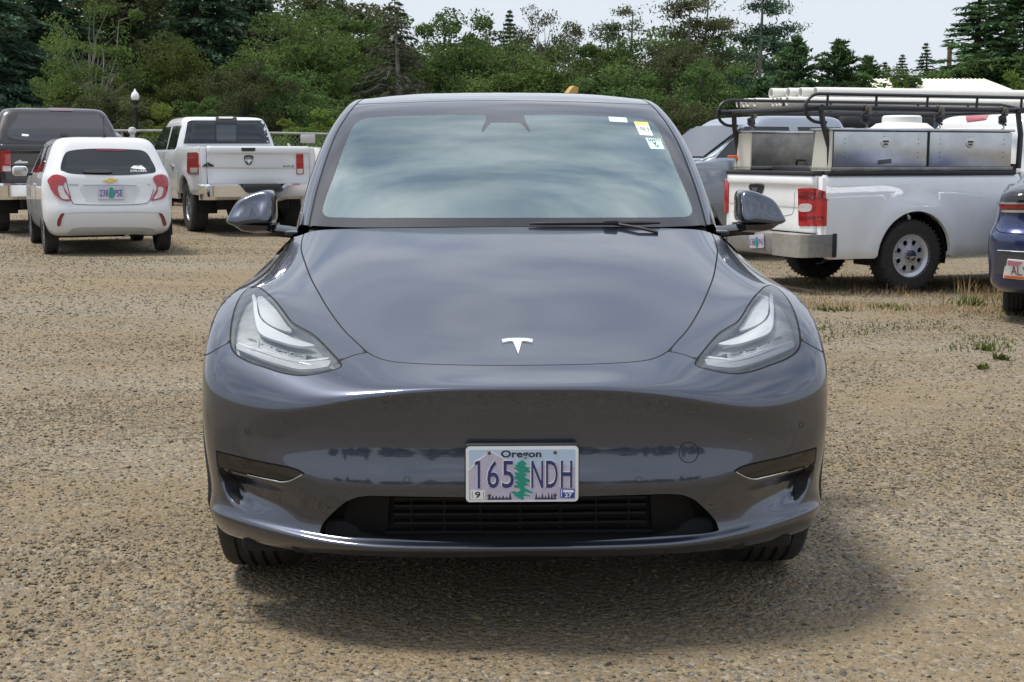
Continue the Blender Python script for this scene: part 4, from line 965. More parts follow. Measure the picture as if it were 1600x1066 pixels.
# ---- mirrors
mir_px = [(354.5, 346), (357, 338), (366, 319.5), (376, 309.7), (397.4, 300.8), (413, 297.3), (421, 298.6), (425.5, 306), (426.5, 320), (425.5, 347), (400, 350.5), (370, 352)]
def car_xz(u, v, y):
    cy, sy = math.cos(CAR_YAW), math.sin(CAR_YAW); d = pix(u, v); n = Vector((-sy, cy, 0)); p0 = Vector((CAR_X, CAR_Y, 0))+n*y; o = Vector((0, 0, CAMH))
    t = (p0-o).dot(n)/d.dot(n); w = o+d*t-Vector((CAR_X, CAR_Y, 0)); return w.x*cy+w.y*sy, w.z
MO = np.array([car_xz(u+2, v, 1.66) for u, v in mir_px]); MO = smoothline(MO, .012, closed=True)[:-1]; MO[:, 0] *= -1
mc = np.array([MO[:, 0].mean(), MO[:, 1].mean()])
for sx in (-1, 1):
    secs = []
    for y, sc in ((1.588, .50), (1.589, .74), (1.592, .86), (1.600, .945), (1.617, .988), (1.65, 1.0), (1.70, 1.0), (1.755, .97), (1.765, .93)):
        secs.append([(sx*(mc[0]+(p[0]-mc[0])*sc), y+.10*(p[0]-.93)+(.45*(p[1]-mc[1]) if y < 1.68 else .2*(p[1]-mc[1])), mc[1]+(p[1]-mc[1])*sc) for p in MO])
    mo = MB().loft(secs).build('wing_mirror', PAINT, car, smooth=60)
    MB().add([(sx*(mc[0]+(p[0]-mc[0])*.86), 1.768+.10*(p[0]-.93), mc[1]+(p[1]-mc[1])*.86) for p in MO], [tuple(range(len(MO)))]).build('mirror_glass', CHROME, mo)
    zb = MO[:, 1].min()
    # black lower shell and the arm to the door
    low = []
    for y, sc in ((1.562, .55), (1.58, .85), (1.62, 1.0), (1.70, 1.0), (1.755, .93)):
        xs_ = [(.885, zb+.006), (1.045, zb+.012), (1.052, zb+.002), (1.02, zb-.020), (.95, zb-.030), (.885, zb-.026)]
        low.append([(sx*(.965+(x-.965)*sc), y+.10*(x-.93), zb+(z-zb)*sc) for x, z in xs_])
    MB().loft(low).build('mirror_base', GLOSSBLACK, mo, smooth=50)
    MB().loft([[(sx*x, y0, z0-.028), (sx*x, y0-.035, z0-.004), (sx*x, y0, z0+.018), (sx*x, y0+.06, z0+.012), (sx*x, y0+.06, z0-.022)] for x, y0, z0 in ((.79, 1.66, zb-.030), (.84, 1.65, zb-.020), (.90, 1.63, zb-.012), (.955, 1.625, zb-.010))]).build('mirror_arm', GLOSSBLACK, mo, smooth=40)
# ---- cabin
DARKIN = mat('cabin_dark', (.07, .07, .072), .7); SEAT = mat('seat_black', (.10, .10, .105), .6, bump=.1); SEATW = mat('cabin_light_trim', (.55, .56, .54), .7)
MB().loft([[(-.68, 1.50, 1.02), (.68, 1.50, 1.02), (.68, 1.47, .75), (-.68, 1.47, .75)], [(-.70, 1.80, 1.065), (.70, 1.80, 1.065), (.70, 1.80, .72), (-.70, 1.80, .72)], [(-.70, 1.98, 1.03), (.70, 1.98, 1.03), (.70, 2.0, .70), (-.70, 2.0, .70)]]).build('dashboard', DARKIN, car, smooth=30)
for sx in (-1, 1):
    L_ = np.stack([np.full(16, 2.86/7), np.linspace(.03, .44, 16)], 1); P_, _ = top_xyz(L_, .045); L2_ = np.stack([np.full(16, 3.5/7), np.linspace(.03, .44, 16)], 1); P2_, _ = top_xyz(L2_, .06)
    MB().loft([mirx(P_, sx < 0), mirx(P2_, sx < 0)], closed=False, cap=False).build('pillar_trim', SEATW, car)
    st = MB().box((sx*.37, 2.95, .78), (.50, .16, .72), .07, 3, rot=(R(-12), 0, 0)).box((sx*.37, 2.68, .50), (.50, .52, .16), .06, 3).build('seat', SEAT, car)
    MB().box((sx*.37, 3.03, 1.235), (.27, .10, .17), .045, 3, rot=(R(-8), 0, 0)).build('headrest', SEAT, st)
MB().box((0, 3.95, .80), (1.25, .16, .62), .07, 3).build('rear_seat', SEAT, car)
MB().box((-.005, 1.93, 1.13), (.38, .022, .21), .01, rot=(R(-8), 0, 0)).build('touch_screen', mat('screen_back', (.42, .45, .45), .4), car)
sw = MB().tube([(.40+.185*math.cos(a), 2.10+.06*math.sin(a)*-1, 1.02+.172*math.sin(a)) for a in np.linspace(0, 2*math.pi, 40, endpoint=False)], .016, 8, closed=True).build('steering_wheel', SEAT, car)
MB().box((.40, 2.10, 1.01), (.16, .05, .12), .03).box((.40, 2.10, 1.02), (.34, .03, .035), .01).build('wheel_hub', SEAT, sw)
REDT = mat('red_cover', (.55, .035, .03), .6)
for a0, a1 in ((R(5), R(42)), (R(150), R(182))): MB().tube([(.40+.186*math.cos(a), 2.098-.06*math.sin(a), 1.02+.173*math.sin(a)) for a in np.linspace(a0, a1, 10)], .0185, 8).build('wheel_cover', REDT, sw)
MB().box((0, 2.02, 1.455), (.25, .03, .065), .02).build('rear_view_mirror', DARKIN, car)
MB().box((0, 2.6, .46), (1.4, 3.2, .04), 0).build('cabin_floor', DARKIN, car)
for sx in (-1, 1): MB().loft([[(sx*.68, 1.56, .5), (sx*.71, 1.56, 1.07), (sx*.76, 1.56, 1.07), (sx*.79, 1.56, .5)], [(sx*.70, 2.2, .5), (sx*.74, 2.2, 1.12), (sx*.80, 2.2, 1.12), (sx*.82, 2.2, .5)], [(sx*.70, 4.2, .5), (sx*.72, 4.2, 1.14), (sx*.77, 4.2, 1.14), (sx*.80, 4.2, .5)]]).build('door_card', DARKIN, car)
# ------------------------------------------------------------------ parked vehicles behind
WHITE = carpaint('white_paint', (.62, .63, .64), (.68, .69, .70), rough=.4, metal=0, dirt=.10)
WHITE2 = carpaint('work_truck_white', (.80, .81, .81), (.85, .86, .86), rough=.45, metal=0, dirt=.14)
DARKGREY = carpaint('graphite_paint', (.014, .012, .013), (.032, .028, .029), rough=.4, metal=.5, dirt=.05, cior=1.45)
SILVERP = carpaint('silver_blue_paint', (.26, .29, .34), (.36, .39, .44), rough=.35, metal=.7, dirt=.05)
BLUEP = carpaint('deep_blue_paint', (.010, .020, .080), (.018, .038, .14), rough=.3, metal=.5, dirt=.04)
TINT = mat('tinted_glass', (.010, .012, .017), .04, coat=.4, spec=.5)
RED = mat('lamp_red', (.42, .010, .016), .12, coat=1, var=.35, vscale=30)
REDDK = mat('lamp_red_dark', (.16, .006, .010), .12, coat=1)
CLEARL = mat('lamp_clear', (.66, .62, .60), .15, coat=1, var=.3, vscale=60)
GOLD = mat('emblem_gold', (.62, .40, .10), .25, metal=.9)
DARKMETAL = mat('badge_dark', (.06, .06, .065), .3, metal=.7)
STEEL = mat('brushed_aluminium', (.56, .57, .57), .28, metal=.9, var=.25, vscale=3, bump=.02, bscale=20)
STEELD = mat('grey_steel', (.30, .29, .27), .45, metal=.7, var=.4, vscale=6)
RACKB = mat('rack_black', (.018, .018, .022), .4, bump=.05)
CAM0 = Vector((0, 0, CAMH))
def rrlevel(z, hw, y0, y1, r, n=7, ex=0.0):
    """rounded rectangle at height z: half width hw, from y0 (rear) to y1 (front)"""
    pts = []
    for (cx, cy, a0) in ((hw-r, y1-r, 0), (-hw+r, y1-r, 90), (-hw+r, y0+r, 180), (hw-r, y0+r, 270)):
        for k in range(n):
            a = R(a0+90*k/(n-1)); pts.append((cx+r*math.cos(a), cy+r*math.sin(a), z))
    # extra points along the straight runs keep the faces small
    out = []
    m = len(pts)
    for i in range(m):
        p, q = pts[i], pts[(i+1) % m]; out.append(p); L = math.dist(p, q); k = int(L/.18)
        out += [tuple(p[j]+(q[j]-p[j])*t/(k+1) for j in range(3)) for t in range(1, k+1)]
    return out
def resamp_closed(P, n):
    P = np.array(list(P)+[P[0]]); d = np.r_[0, np.cumsum(np.linalg.norm(np.diff(P, axis=0), axis=1))]; t = np.linspace(0, d[-1], n, endpoint=False)
    return [tuple(np.interp(q, d, P[:, k]) for k in range(3)) for q in t]
def shell(levels, n=72, sub=4):
    """smooth loft through rounded rectangles; returns an MB"""
    L = np.array([[z, hw, y0, y1, r] for (z, hw, y0, y1, r) in levels]); t = np.arange(len(L)); tt = np.linspace(0, len(L)-1, (len(L)-1)*sub+1)
    # Catmull-Rom in the parameters
    Q = []
    for q in tt:
        i = min(int(q), len(L)-2); f = q-i; p0 = L[max(i-1, 0)]; p1 = L[i]; p2 = L[i+1]; p3 = L[min(i+2, len(L)-1)]
        Q.append(.5*(2*p1+(p2-p0)*f+(2*p0-5*p1+4*p2-p3)*f*f+(3*p1-p0-3*p2+p3)*f**3))
    secs = []
    for z, hw, y0, y1, r in Q:
        r = min(r, hw-.01); pts = rrlevel(z, hw, y0, y1, r)
        # start at the front centre so that sections line up
        secs.append(resamp_closed(pts, n))
    return MB().loft(secs)
class Veh:
    def __init__(s, name, label, cat, loc, heading, group=None):
        s.root = thing(name, label, cat, loc, -heading, group); s.M = Matrix.Translation(loc) @ Matrix.Rotation(-heading, 4, 'Z'); s.Mi = s.M.inverted(); s.sh = []
    def add(s, mb, name, m, parent=None, smooth=35, solid=True):
        if solid: s.sh.append((list(mb.v), list(mb.f)))
        return mb.build(name, m, parent or s.root, smooth=smooth)
    def bake(s):
        V = []; Fq = []
        for v, f in s.sh:
            b = len(V); V += [tuple(s.M @ Vector(p)) for p in v]; Fq += [tuple(i+b for i in q) for q in f]
        s.bvh = BVHTree.FromPolygons(V, Fq)
    def hit(s, u, v):
        h = s.bvh.ray_cast(CAM0, pix(u, v).normalized())
        if h[0] is None: return None
        n = h[1] if h[1].dot(pix(u, v)) < 0 else -h[1]
        return h[0], n
    def patch(s, px, name, m, out=.006, thick=.012, parent=None, step=3.0, smooth=True, sharp=(), sm=60, flat=False):
        """panel whose outline was measured on the photograph, laid on this vehicle's own surface"""
        L = smoothline(px, step, closed=True, sharp=sharp)[:-1] if smooth else resample(list(px)+[px[0]], step)[:-1]
        n = len(L); x0, y0 = L.min(0); x1, y1 = L.max(0)
        g = [(a, b) for a in np.arange(x0+step, x1, step*1.3) for b in np.arange(y0+step, y1, step*1.3)] if not flat else []
        if g:
            g = np.array(g); k = in_poly(g, L)
            if k.any():
                d = np.sqrt(((g[k][:, None]-L[None])**2).sum(2)).min(1); g = g[k][d > step*.7]
            else: g = np.zeros((0, 2))
        else: g = np.zeros((0, 2))
        A = np.vstack([L, g]); pts = []; last = None
        cd = delaunay_2d_cdt([Vector(p) for p in A], [(i, (i+1) % n) for i in range(n)], [], 1, 1e-6)
        A2 = [(v.x, v.y) for v in cd[0]]; T = [f for f in cd[2] if len(f) == 3]
        H = [s.hit(*p) for p in A2]; ok = [h for h in H if h]
        if not ok: raise ValueError(name)
        out3 = []
        for p, h in zip(A2, H):
            if h is None:
                j = min(range(len(A2)), key=lambda i: (A2[i][0]-p[0])**2+(A2[i][1]-p[1])**2 if H[i] else 1e9); h = H[j]
                d = pix(*p); t = (h[0]-CAM0).dot(h[1])/d.dot(h[1]) if abs(d.dot(h[1])) > .15 else (h[0]-CAM0).length; h = (CAM0+d*t, h[1])
            out3.append(h)
        V = [s.Mi @ (h[0]+h[1]*out) for h in out3]; Bk = [s.Mi @ (h[0]+h[1]*(out-thick)) for h in out3]; k = len(V)
        ed = {}
        for f in T:
            for i in range(3): e = (f[i], f[(i+1) % 3]); ed[e] = 1
        W = [(a, b, b+k, a+k) for (a, b) in ed if (b, a) not in ed]
        mb = MB().add(V+Bk, [tuple(reversed(f)) for f in T]+W)
        return mb.build(name, m, parent or s.root, smooth=sm)
    def glyphs(s, txt, px0, px1, h, name, m, out=.016, parent=None):
        """lettering along the line px0-px1 (its baseline ends), h pixels tall"""
        V, Fq = text_mesh(txt, 1, 0.0); xs = [v[0] for v in V]; zs = [v[2] for v in V]; P = []
        for v in V:
            fx = (v[0]-min(xs))/(max(xs)-min(xs)); fz = (v[2]-min(zs))/(max(zs)-min(zs))
            u = px0[0]+(px1[0]-px0[0])*fx; w = px0[1]+(px1[1]-px0[1])*fx-h*fz; q = s.hit(u, w); P.append(s.Mi @ (q[0]+q[1]*out))
        return MB().add(P, Fq).build(name, m, parent or s.root, smooth=None)
def side_panel(outline, xf, side, step=.07, lip=.05):
    """body side: (y, z) outline given depth by xf(y, z); side=+1 right; with a turned-in lip round the edge"""
    L = resample(list(outline)+[outline[0]], step*.6)[:-1]; n = len(L); y0, z0 = L.min(0); y1, z1 = L.max(0)
    g = np.array([(a, b) for a in np.arange(y0+step, y1, step) for b in np.arange(z0+step, z1, step)]); k = in_poly(g, L); g = g[k]
    d = np.sqrt(((g[:, None]-L[None])**2).sum(2)).min(1); g = g[d > step*.4]; A = np.vstack([L, g])
    cd = delaunay_2d_cdt([Vector(p) for p in A], [(i, (i+1) % n) for i in range(n)], [], 1, 1e-6)
    P = [(v.x, v.y) for v in cd[0]]; T = [tuple(f) for f in cd[2]]
    V = [(side*xf(y, z), y, z) for y, z in P]; b = len(V); ed = {}
    for f in T:
        for i in range(len(f)): ed[(f[i], f[(i+1) % len(f)])] = 1
    B = [(side*(xf(y, z)-lip), y, z) for y, z in P]
    W = [(a, c, c+b, a+b) for (a, c) in ed if (c, a) not in ed]
    if side < 0: T = [t[::-1] for t in T]
    else: W = [w[::-1] for w in W]
    mb = MB(); mb.add(V+B, T+W); return mb
def place(u, v, Y): p = at(u, v, Y); return p

def half_housing(root, x, y, z, r, x0, x1):
    if x < 0: x0, x1 = -x0, -x1
    P = [(y-r*math.cos(a), z+r*math.sin(a)) for a in np.linspace(R(-12), R(192), 24)]
    return MB().loft([[(x+x0, a, b) for a, b in P], [(x+x1, a, b) for a, b in P]], closed=False, cap=False).build('wheel_housing', UNDER, root)
# ---- small white hatchback
H1 = R(-23)
hb = Veh('parked_car', 'small white five-door hatchback seen from behind, between the dark and the white pickups', 'car', (0, 0, 0), H1)
def set_root(vv, wx, wy, off_y, heading, lateral=0.0):
    """put the vehicle so that its local point (lateral, off_y) stands at world (wx, wy)"""
    hx, hy = math.sin(heading), math.cos(heading); rx, ry = hy, -hx
    x = wx-hx*off_y-rx*lateral; y = wy-hy*off_y-ry*lateral; z = gz(wx, wy)
    vv.root.location = (x, y, z); vv.M = Matrix.Translation((x, y, z)) @ Matrix.Rotation(-heading, 4, 'Z'); vv.Mi = vv.M.inverted()
set_root(hb, -5.26, 17.75, .55, H1)
sp = shell([(.24, .70, .14, 3.46, .22), (.30, .755, .05, 3.54, .26), (.42, .785, .0, 3.58, .27), (.56, .797, -.01, 3.60, .28), (.70, .80, .03, 3.56, .27), (.82, .797, .055, 3.48, .24), (.93, .785, .075, 3.2, .22), (1.00, .768, .10, 2.82, .21), (1.08, .735, .16, 2.66, .20), (1.18, .700, .225, 2.48, .19), (1.28, .662, .29, 2.32, .18), (1.37, .622, .35, 2.16, .17), (1.43, .575, .41, 2.02, .16), (1.463, .50, .50, 1.90, .15), (1.478, .38, .65, 1.75, .14)], 96, 4)
hb.add(sp, 'body', WHITE, smooth=180); hb.bake()
tg = [(94.5, 263.4), (99.8, 243.7), (110, 235.8), (147, 232.6), (199.6, 233.6), (225.8, 237), (237.7, 253), (243, 266), (236, 270.8), (184, 274), (118, 272), (98.5, 267.4)]
rw = hb.patch(tg, 'rear_window', TINT, .004, .010)
hb.patch([(150, 233.6), (196, 234.2), (195, 236.6), (151, 236)], 'brake_light', REDDK, .010, .01, parent=rw, smooth=False)
hb.patch([(132, 268), (150, 265.5), (172, 267), (172, 271), (134, 271)], 'wiper', BLACK, .022, .014, parent=rw)
hb.patch([(204, 263), (211, 259), (215, 261), (220, 259), (228, 265), (216, 264.5)], 'window_sticker', ST_W, .006, .004, parent=rw)
hb.glyphs('LOST', (208, 262), (222, 262), 3, 'sticker_text', ST_W, .010, rw); hb.glyphs('EXPLORER', (204, 269.5), (229, 269.5), 3.4, 'sticker_text', ST_W, .010, rw)
for P, inner in (([(76, 281), (86.7, 273.6), (103.7, 279), (99.3, 289.7), (104, 300), (111.6, 313.6), (95.9, 312.4), (82.7, 300), (77.5, 289)], [(91, 292), (98, 291), (101, 300), (108, 311.5), (97, 310.5), (92, 301)]),
                 ([(238.9, 278.5), (250, 273.4), (260, 278), (261.3, 292.7), (256, 309), (246, 312.5), (235.6, 313.9), (240, 304), (245, 292.7)], [(247, 293), (254, 294), (252, 306), (245, 310.5), (239.5, 311.5), (245, 302)])):
    tl = hb.patch(P, 'tail_lamp', RED, .016, .03); hb.patch(inner, 'reversing_lamp', CLEARL, .021, .008, parent=tl)
# tailgate joint, plate recess and shade line of the bumper crease
def seam(vv, px, name, m=GAP, w=.004, out=.0015, parent=None):
    L = resample(smoothline(px, 3.0), 3.0); P = []
    for u, v in L:
        h = vv.hit(u, v)
        if h: P.append(vv.Mi @ (h[0]+h[1]*out))
    return MB().tube(P, w, 5).build(name, m, parent or vv.root)
seam(hb, [(103, 281), (108, 300), (113, 316), (122, 319.5), (180, 320.5), (224, 318.5), (234, 313), (240, 296)], 'tailgate_joint')
hb.patch([(130, 289.5), (213, 290), (210, 312), (206, 316), (139, 315.5), (134, 311)], 'plate_recess', mat('white_recess', (.55, .56, .57), .4, coat=.5), .002, .004)
seam(hb, [(131, 289), (213, 289.6)], 'recess_lip', mat('chrome_dull', (.45, .45, .45), .25, metal=.9), .006, .003)
hb.patch([(153.5, 291.5), (193.5, 291.5), (193, 312.3), (153.5, 312.3)], 'number_plate', PL_LAV, .014, .008, smooth=False)
hb.patch([(171, 293.5), (176.5, 293.5), (178, 310), (169.5, 310)], 'plate_tree', PL_GREEN, .017, .002, smooth=False)
hb.glyphs('238', (155.5, 307.5), (169, 307.5), 10.5, 'plate_character', PL_NAVY, .020); hb.glyphs('PSE', (178, 307.5), (191.5, 307.5), 10.5, 'plate_character', PL_NAVY, .020)
hb.patch([(161.5, 282.2), (168, 281.2), (169.5, 279.3), (177.5, 279.3), (178, 280.7), (184, 280.5), (183, 283.2), (177, 283.7), (176, 285.6), (168, 285.6), (167.5, 284.2), (162, 284.6)], 'emblem', GOLD, .016, .012, smooth=False, step=1.5)
hb.glyphs('SPARK', (108, 290.3), (123, 290.3), 2.2, 'badge', DARKMETAL, .012); hb.glyphs('LS', (230.5, 290), (234, 290), 2.6, 'badge', DARKMETAL, .012)
hb.patch([(90, 352), (91, 343), (95.5, 334.6), (101, 333.5), (97, 341), (94, 353)], 'reflector', REDDK, .012, .012)
hb.patch([(248, 333), (253.5, 335), (258, 344), (259, 351.5), (255, 352), (252, 342)], 'reflector', REDDK, .012, .012)
seam(hb, [(101, 333.3), (140, 331.6), (210, 331.6), (248, 332.8)], 'bumper_crease_shade', mat('white_shadowline', (.40, .41, .42), .5), .004, .001)  # grey line drawn for the shade along the bumper crease
hb.patch([(108, 362), (118, 356), (165, 354.5), (232, 356), (243, 362), (240, 366.5), (170, 364.5), (111, 367)], 'diffuser', mat('grey_trim', (.42, .42, .42), .5), .006, .02)
# side glass, mirror, aerial, underside, wheels
for sx in (-1, 1):
    def xs(y, z): return np.interp(z, [.93, 1.0, 1.08, 1.18, 1.28, 1.37, 1.43], [.785, .768, .735, .700, .662, .622, .575])+.006
    for yy in ((.62, 1.28), (1.36, 2.25)):
        q = [(yy[0]+.02, 1.02), (yy[1], 1.02), (yy[1]-(.30 if yy[1] > 2 else 0), 1.36), (yy[0]+.12, 1.39)]
        mb = MB(); mb.add([(sx*xs(0, z), y, z) for y, z in q]+[(sx*(xs(0, z)-.02), y, z) for y, z in q], [(0, 1, 2, 3), (0, 1, 5, 4), (1, 2, 6, 5), (2, 3, 7, 6), (3, 0, 4, 7)]).build('side_window', TINT, hb.root, smooth=None)
    mm = MB().box((sx*.93, 2.22, 1.03), (.20, .09, .135), .045, 3).build('wing_mirror', WHITE, hb.root); MB().box((sx*.93, 2.172, 1.03), (.16, .006, .105), .003).build('mirror_glass', STEEL, mm); MB().box((sx*.80, 2.23, .985), (.12, .05, .04), .015).build('mirror_arm', BLACK, mm)
    for y in (1.32, 2.38): MB().tube([(sx*(np.interp(z, [.3, .56, .8, 1.0], [.757, .799, .80, .770])), y, z) for z in np.linspace(.34, 1.0, 9)], .003, 5).build('door_joint', GAP, hb.root)
    MB().box((sx*.80, 1.55, .86), (.02, .15, .03), .01).build('door_handle', WHITE, hb.root)
    wheel(hb.root, sx*.70, .57, .285, .29, .175, .19, 'spokes', sx, ng=4); wheel(hb.root, sx*.70, 2.955, .285, .29, .175, .19, 'spokes', sx, ng=4)
    half_housing(hb.root, sx*.70, .57, .29, .33, -.17, .09)
    half_housing(hb.root, sx*.70, 2.955, .29, .33, -.17, .09)
MB().box((0, 1.8, .27), (1.30, 3.1, .12), .03).build('underbody', UNDER, hb.root)
MB().tube([(.2, .12, .24), (.2, .5, .25), (.1, 1.1, .25)], .03, 8).build('exhaust', STEELD, hb.root)
ae = MB().lathe([(.028, 0), (.024, .02), (.010, .05)], 12, 'Z', (0.02, .62, 1.475)).build('aerial', BLACK, hb.root); MB().tube([(.02, .62, 1.52), (.02, .57, 1.75)], .0035, 5).build('aerial_rod', BLACK, ae)

# ---- pickups
def pickup(vv, paint, L=5.95, W=1.99, rail=1.40, belt=1.30, roof=1.93, bedlen=1.95, wr=.41, ax_r=1.25, ax_f=4.85, tg_bot=.80, flare=.03, wst='spokes', lugs=0, steel=None, cab_w=.86, sill=.62, tyre_w=.27, rim=.24):
    """bed, tailgate, cab, nose and wheels of a pickup; rear bumper face at y=0, parts as children"""
    hw = W/2
    def xf(y, z):
        t = (z-sill)/(rail-sill); base = hw-.045*abs(t-.55)**1.6*1.5-(.030 if z < sill+.02 else 0)
        for ax in (ax_r,):
            d = math.hypot(y-ax, (z-wr)*1.0); base += flare*max(0, 1-abs(d-(wr+.12))/.16)
        if z > rail-.05: base -= (z-rail+.05)*.55
        return base
    def arch(ax, r, z0):
        a0 = math.asin(min(1, max(-1, (z0-wr)/r))); return [(ax-r*math.cos(a), wr+r*math.sin(a)*1.02) for a in np.linspace(a0, math.pi-a0, 22)]
    ra = wr+.085
    bed = [(.10, rail), (.10, sill+.08)]+[(.16, sill)]+arch(ax_r, ra, sill)+[(bedlen+.08, sill), (bedlen+.08, rail)]
    cabs = [(bedlen+.11, belt+.02), (bedlen+.11, sill-.10)]+[(ax_f-ra-.03, sill-.10)]+arch(ax_f, ra, sill)+[(L-.08, sill), (L-.02, .95), (L-.10, belt-.12), (ax_f-.30, belt-.02)]
    for sd in (-1, 1):
        vv.add(side_panel(bed, xf, sd), 'bed_side', paint, smooth=40)
        vv.add(side_panel(cabs, lambda y, z: hw-.02-.05*abs((z-.95)/.5)**2, sd), 'cab_side', paint, smooth=40)
        for ax in (ax_r, ax_f):
            wheel(vv.root, sd*(hw-tyre_w/2-.035), ax, wr, wr, tyre_w, rim, wst, sd, ng=4, lugs=lugs, steel=steel)
            half_housing(vv.root, sd*(hw-.20), ax, wr, ra+.01, -.22, .12)
        for y in (bedlen+.13+1.05, bedlen+.13+2.0): MB().tube([(sd*(hw-.019-.05*abs((z-.95)/.5)**2), y, z) for z in np.linspace(sill-.05, belt, 8)], .004, 5).build('door_joint', GAP, vv.root)
        for y in (bedlen+.35, bedlen+1.35): MB().box((sd*(hw-.015), y, 1.08), (.04, .17, .035), .012).build('door_handle', CHROME if paint is WHITE else paint, vv.root)
    # bed floor, front wall, tailgate
    MB().box((0, bedlen/2+.1, .86), (W-.16, bedlen, .05)).box((0, bedlen+.05, 1.1), (W-.16, .05, .52)).build('bed_floor', BLACK, vv.root)
    tail = shell([(tg_bot, hw-.13, .05, .17, .02), (tg_bot+.03, hw-.125, .03, .17, .02), (tg_bot+.25, hw-.12, .035, .17, .02), (tg_bot+.28, hw-.12, .025, .17, .02), (rail-.14, hw-.12, .022, .17, .02), (rail-.10, hw-.12, .0, .17, .02), (rail-.03, hw-.12, .005, .17, .03), (rail+.005, hw-.125, .03, .15, .03)], 80, 3)
    vv.add(tail, 'tailgate', paint, smooth=40)
    for sd in (-1, 1):
        vv.add(MB().box((sd*(hw-.075), .12, (rail+sill)/2+.05), (.09, .12, rail-sill-.13), .02), 'bed_corner', paint)
    # cab glasshouse
    y0 = bedlen+.12; y1 = ax_f-.32
    cab = shell([(sill, hw-.06, y0, L-.15, .10), (belt-.25, hw-.05, y0, L-.12, .12), (belt-.02, hw-.075, y0+.01, y1+.15, .14), (belt+.03, hw-.085, y0+.015, y1, .14), (belt+.25, hw-.145, y0+.07, y1-.38, .14), (roof-.14, hw-.21, y0+.15, y1-.72, .16), (roof-.05, hw-.25, y0+.20, y1-.86, .18), (roof-.01, hw-.33, y0+.30, y1-1.0, .2), (roof, hw-.50, y0+.5, y1-1.25, .2)], 96, 4)
    vv.add(cab, 'cab', paint, smooth=180)
    def cx(z): return np.interp(z, [belt, belt+.25, roof-.14, roof-.05], [hw-.083, hw-.145, hw-.21, hw-.25])+.006
    for sd in (-1, 1):
        for ya, yb, fr in ((y0+.22, y0+1.0, 0), (y0+1.08, y1-.12, 1)):
            q = [(ya, belt+.04), (yb, belt+.04), (yb-(.52 if fr else .02), roof-.16), (ya+.05, roof-.16)]
            MB().add([(sd*cx(z), y, z) for y, z in q]+[(sd*(cx(z)-.03), y, z) for y, z in q], [(0, 1, 2, 3), (0, 1, 5, 4), (1, 2, 6, 5), (2, 3, 7, 6), (3, 0, 4, 7)]).build('side_window', TINT, vv.root, smooth=None)
    MB().add([(x*(hw-.2), y, z) for x, y, z in ((-1, y1+.02, belt+.06), (1, y1+.02, belt+.06))]+[(x*(hw-.3), y, z) for x, y, z in ((1, y1-.68, roof-.13), (-1, y1-.68, roof-.13))], [(0, 1, 2, 3)]).build('windscreen', TINT, vv.root, smooth=None)
    MB().box((0, L-.30, .95), (W-.2, .5, .5), .1, 3).box((0, ax_f+.2, belt-.12), (W-.22, 1.2, .2), .09, 3).build('nose', paint, vv.root)
    MB().box((0, L/2, .50), (1.1, L-.6, .22), .03).box((0, ax_r, wr), (1.5, .14, .14), .05).build('chassis', UNDER, vv.root)
    return cab
HR = R(-25)
# white pickup
wp = Veh('pickup_truck', 'white crew-cab pickup seen from behind with chrome bumper and dark rear window', 'pickup truck', (0, 0, 0), HR)
set_root(wp, -4.57, 23.2, 1.25, HR)
pickup(wp, WHITE, W=1.91, rail=1.40, belt=1.32, roof=1.93, wr=.42, tg_bot=.80)
def chrome_bumper(vv, W, z0, z1, dip, name='rear_bumper', m=CHROME):
    secs = []
    for x in np.linspace(-W/2, W/2, 41):
        e = abs(x)/(W/2); back = .0+.22*max(0, (e-.82)/.18)**2; d = dip*(1-sstep(.26, .40, e)); top = z1-d; bot = z0-d*.25
        secs.append([(x, -.16+back, bot), (x, -.20+back, bot+.05), (x, -.20+back, top-.03), (x, -.15+back, top), (x, .0, top-.01), (x, .0, bot)])
    return vv.add(MB().loft(secs), name, m, smooth=30)
cb = chrome_bumper(wp, 1.98, .56, .81, .12)
MB().box((0, -.10, .735), (.62, .12, .12), .02).build('bumper_step', BLACK, cb)
wp.bake()
for P, Q in (([(293.5, 238.5), (310.5, 238), (311, 271.5), (293, 271)], [(298.5, 262), (310, 262), (310, 270), (298.5, 270)]), ([(462.5, 240.5), (473.5, 240), (474.5, 272.5), (463, 273)], [(464, 264), (473, 264), (473, 271.5), (464, 271.5)])):
    t_ = wp.patch(P, 'tail_lamp', RED, .012, .03, smooth=False); wp.patch(Q, 'reversing_lamp', CLEARL, .018, .01, parent=t_, smooth=False)
rw = wp.patch([(287, 224.5), (293.5, 190), (296, 188.5), (410, 188.5), (412.5, 190.5), (422, 224.5)], 'rear_window', TINT, .006, .012, sharp=(0, 1, 2, 3, 4, 5))
wp.patch([(337.5, 195), (370, 195), (369.5, 221), (337.5, 221)], 'sliding_pane', mat('slider_glass', (.025, .032, .036), .05, coat=1), .012, .006, parent=rw, smooth=False)
for a in (337, 370): wp.patch([(a-.8, 194), (a+.8, 194), (a+.8, 223), (a-.8, 223)], 'pane_frame', BLACK, .016, .008, parent=rw, smooth=False)
bl = wp.patch([(337, 183.6), (369.5, 183.8), (369.5, 194.5), (337, 194.5)], 'brake_light', BLACK, .02, .03, smooth=False); wp.patch([(341, 184.8), (365, 184.8), (364, 187), (342, 187)], 'cargo_lamp', CLEARL, .028, .01, parent=bl, smooth=False)
wp.patch([(377, 231.5), (399, 231.5), (398.5, 236.5), (377.5, 236.5)], 'tailgate_handle', BLACK, .010, .03, smooth=False)
eb = wp.patch([(382, 243.5), (395, 243.5), (394.5, 252), (391.5, 257), (388.5, 258), (385.5, 257), (382.5, 252)], 'emblem', DARKMETAL, .012, .02)
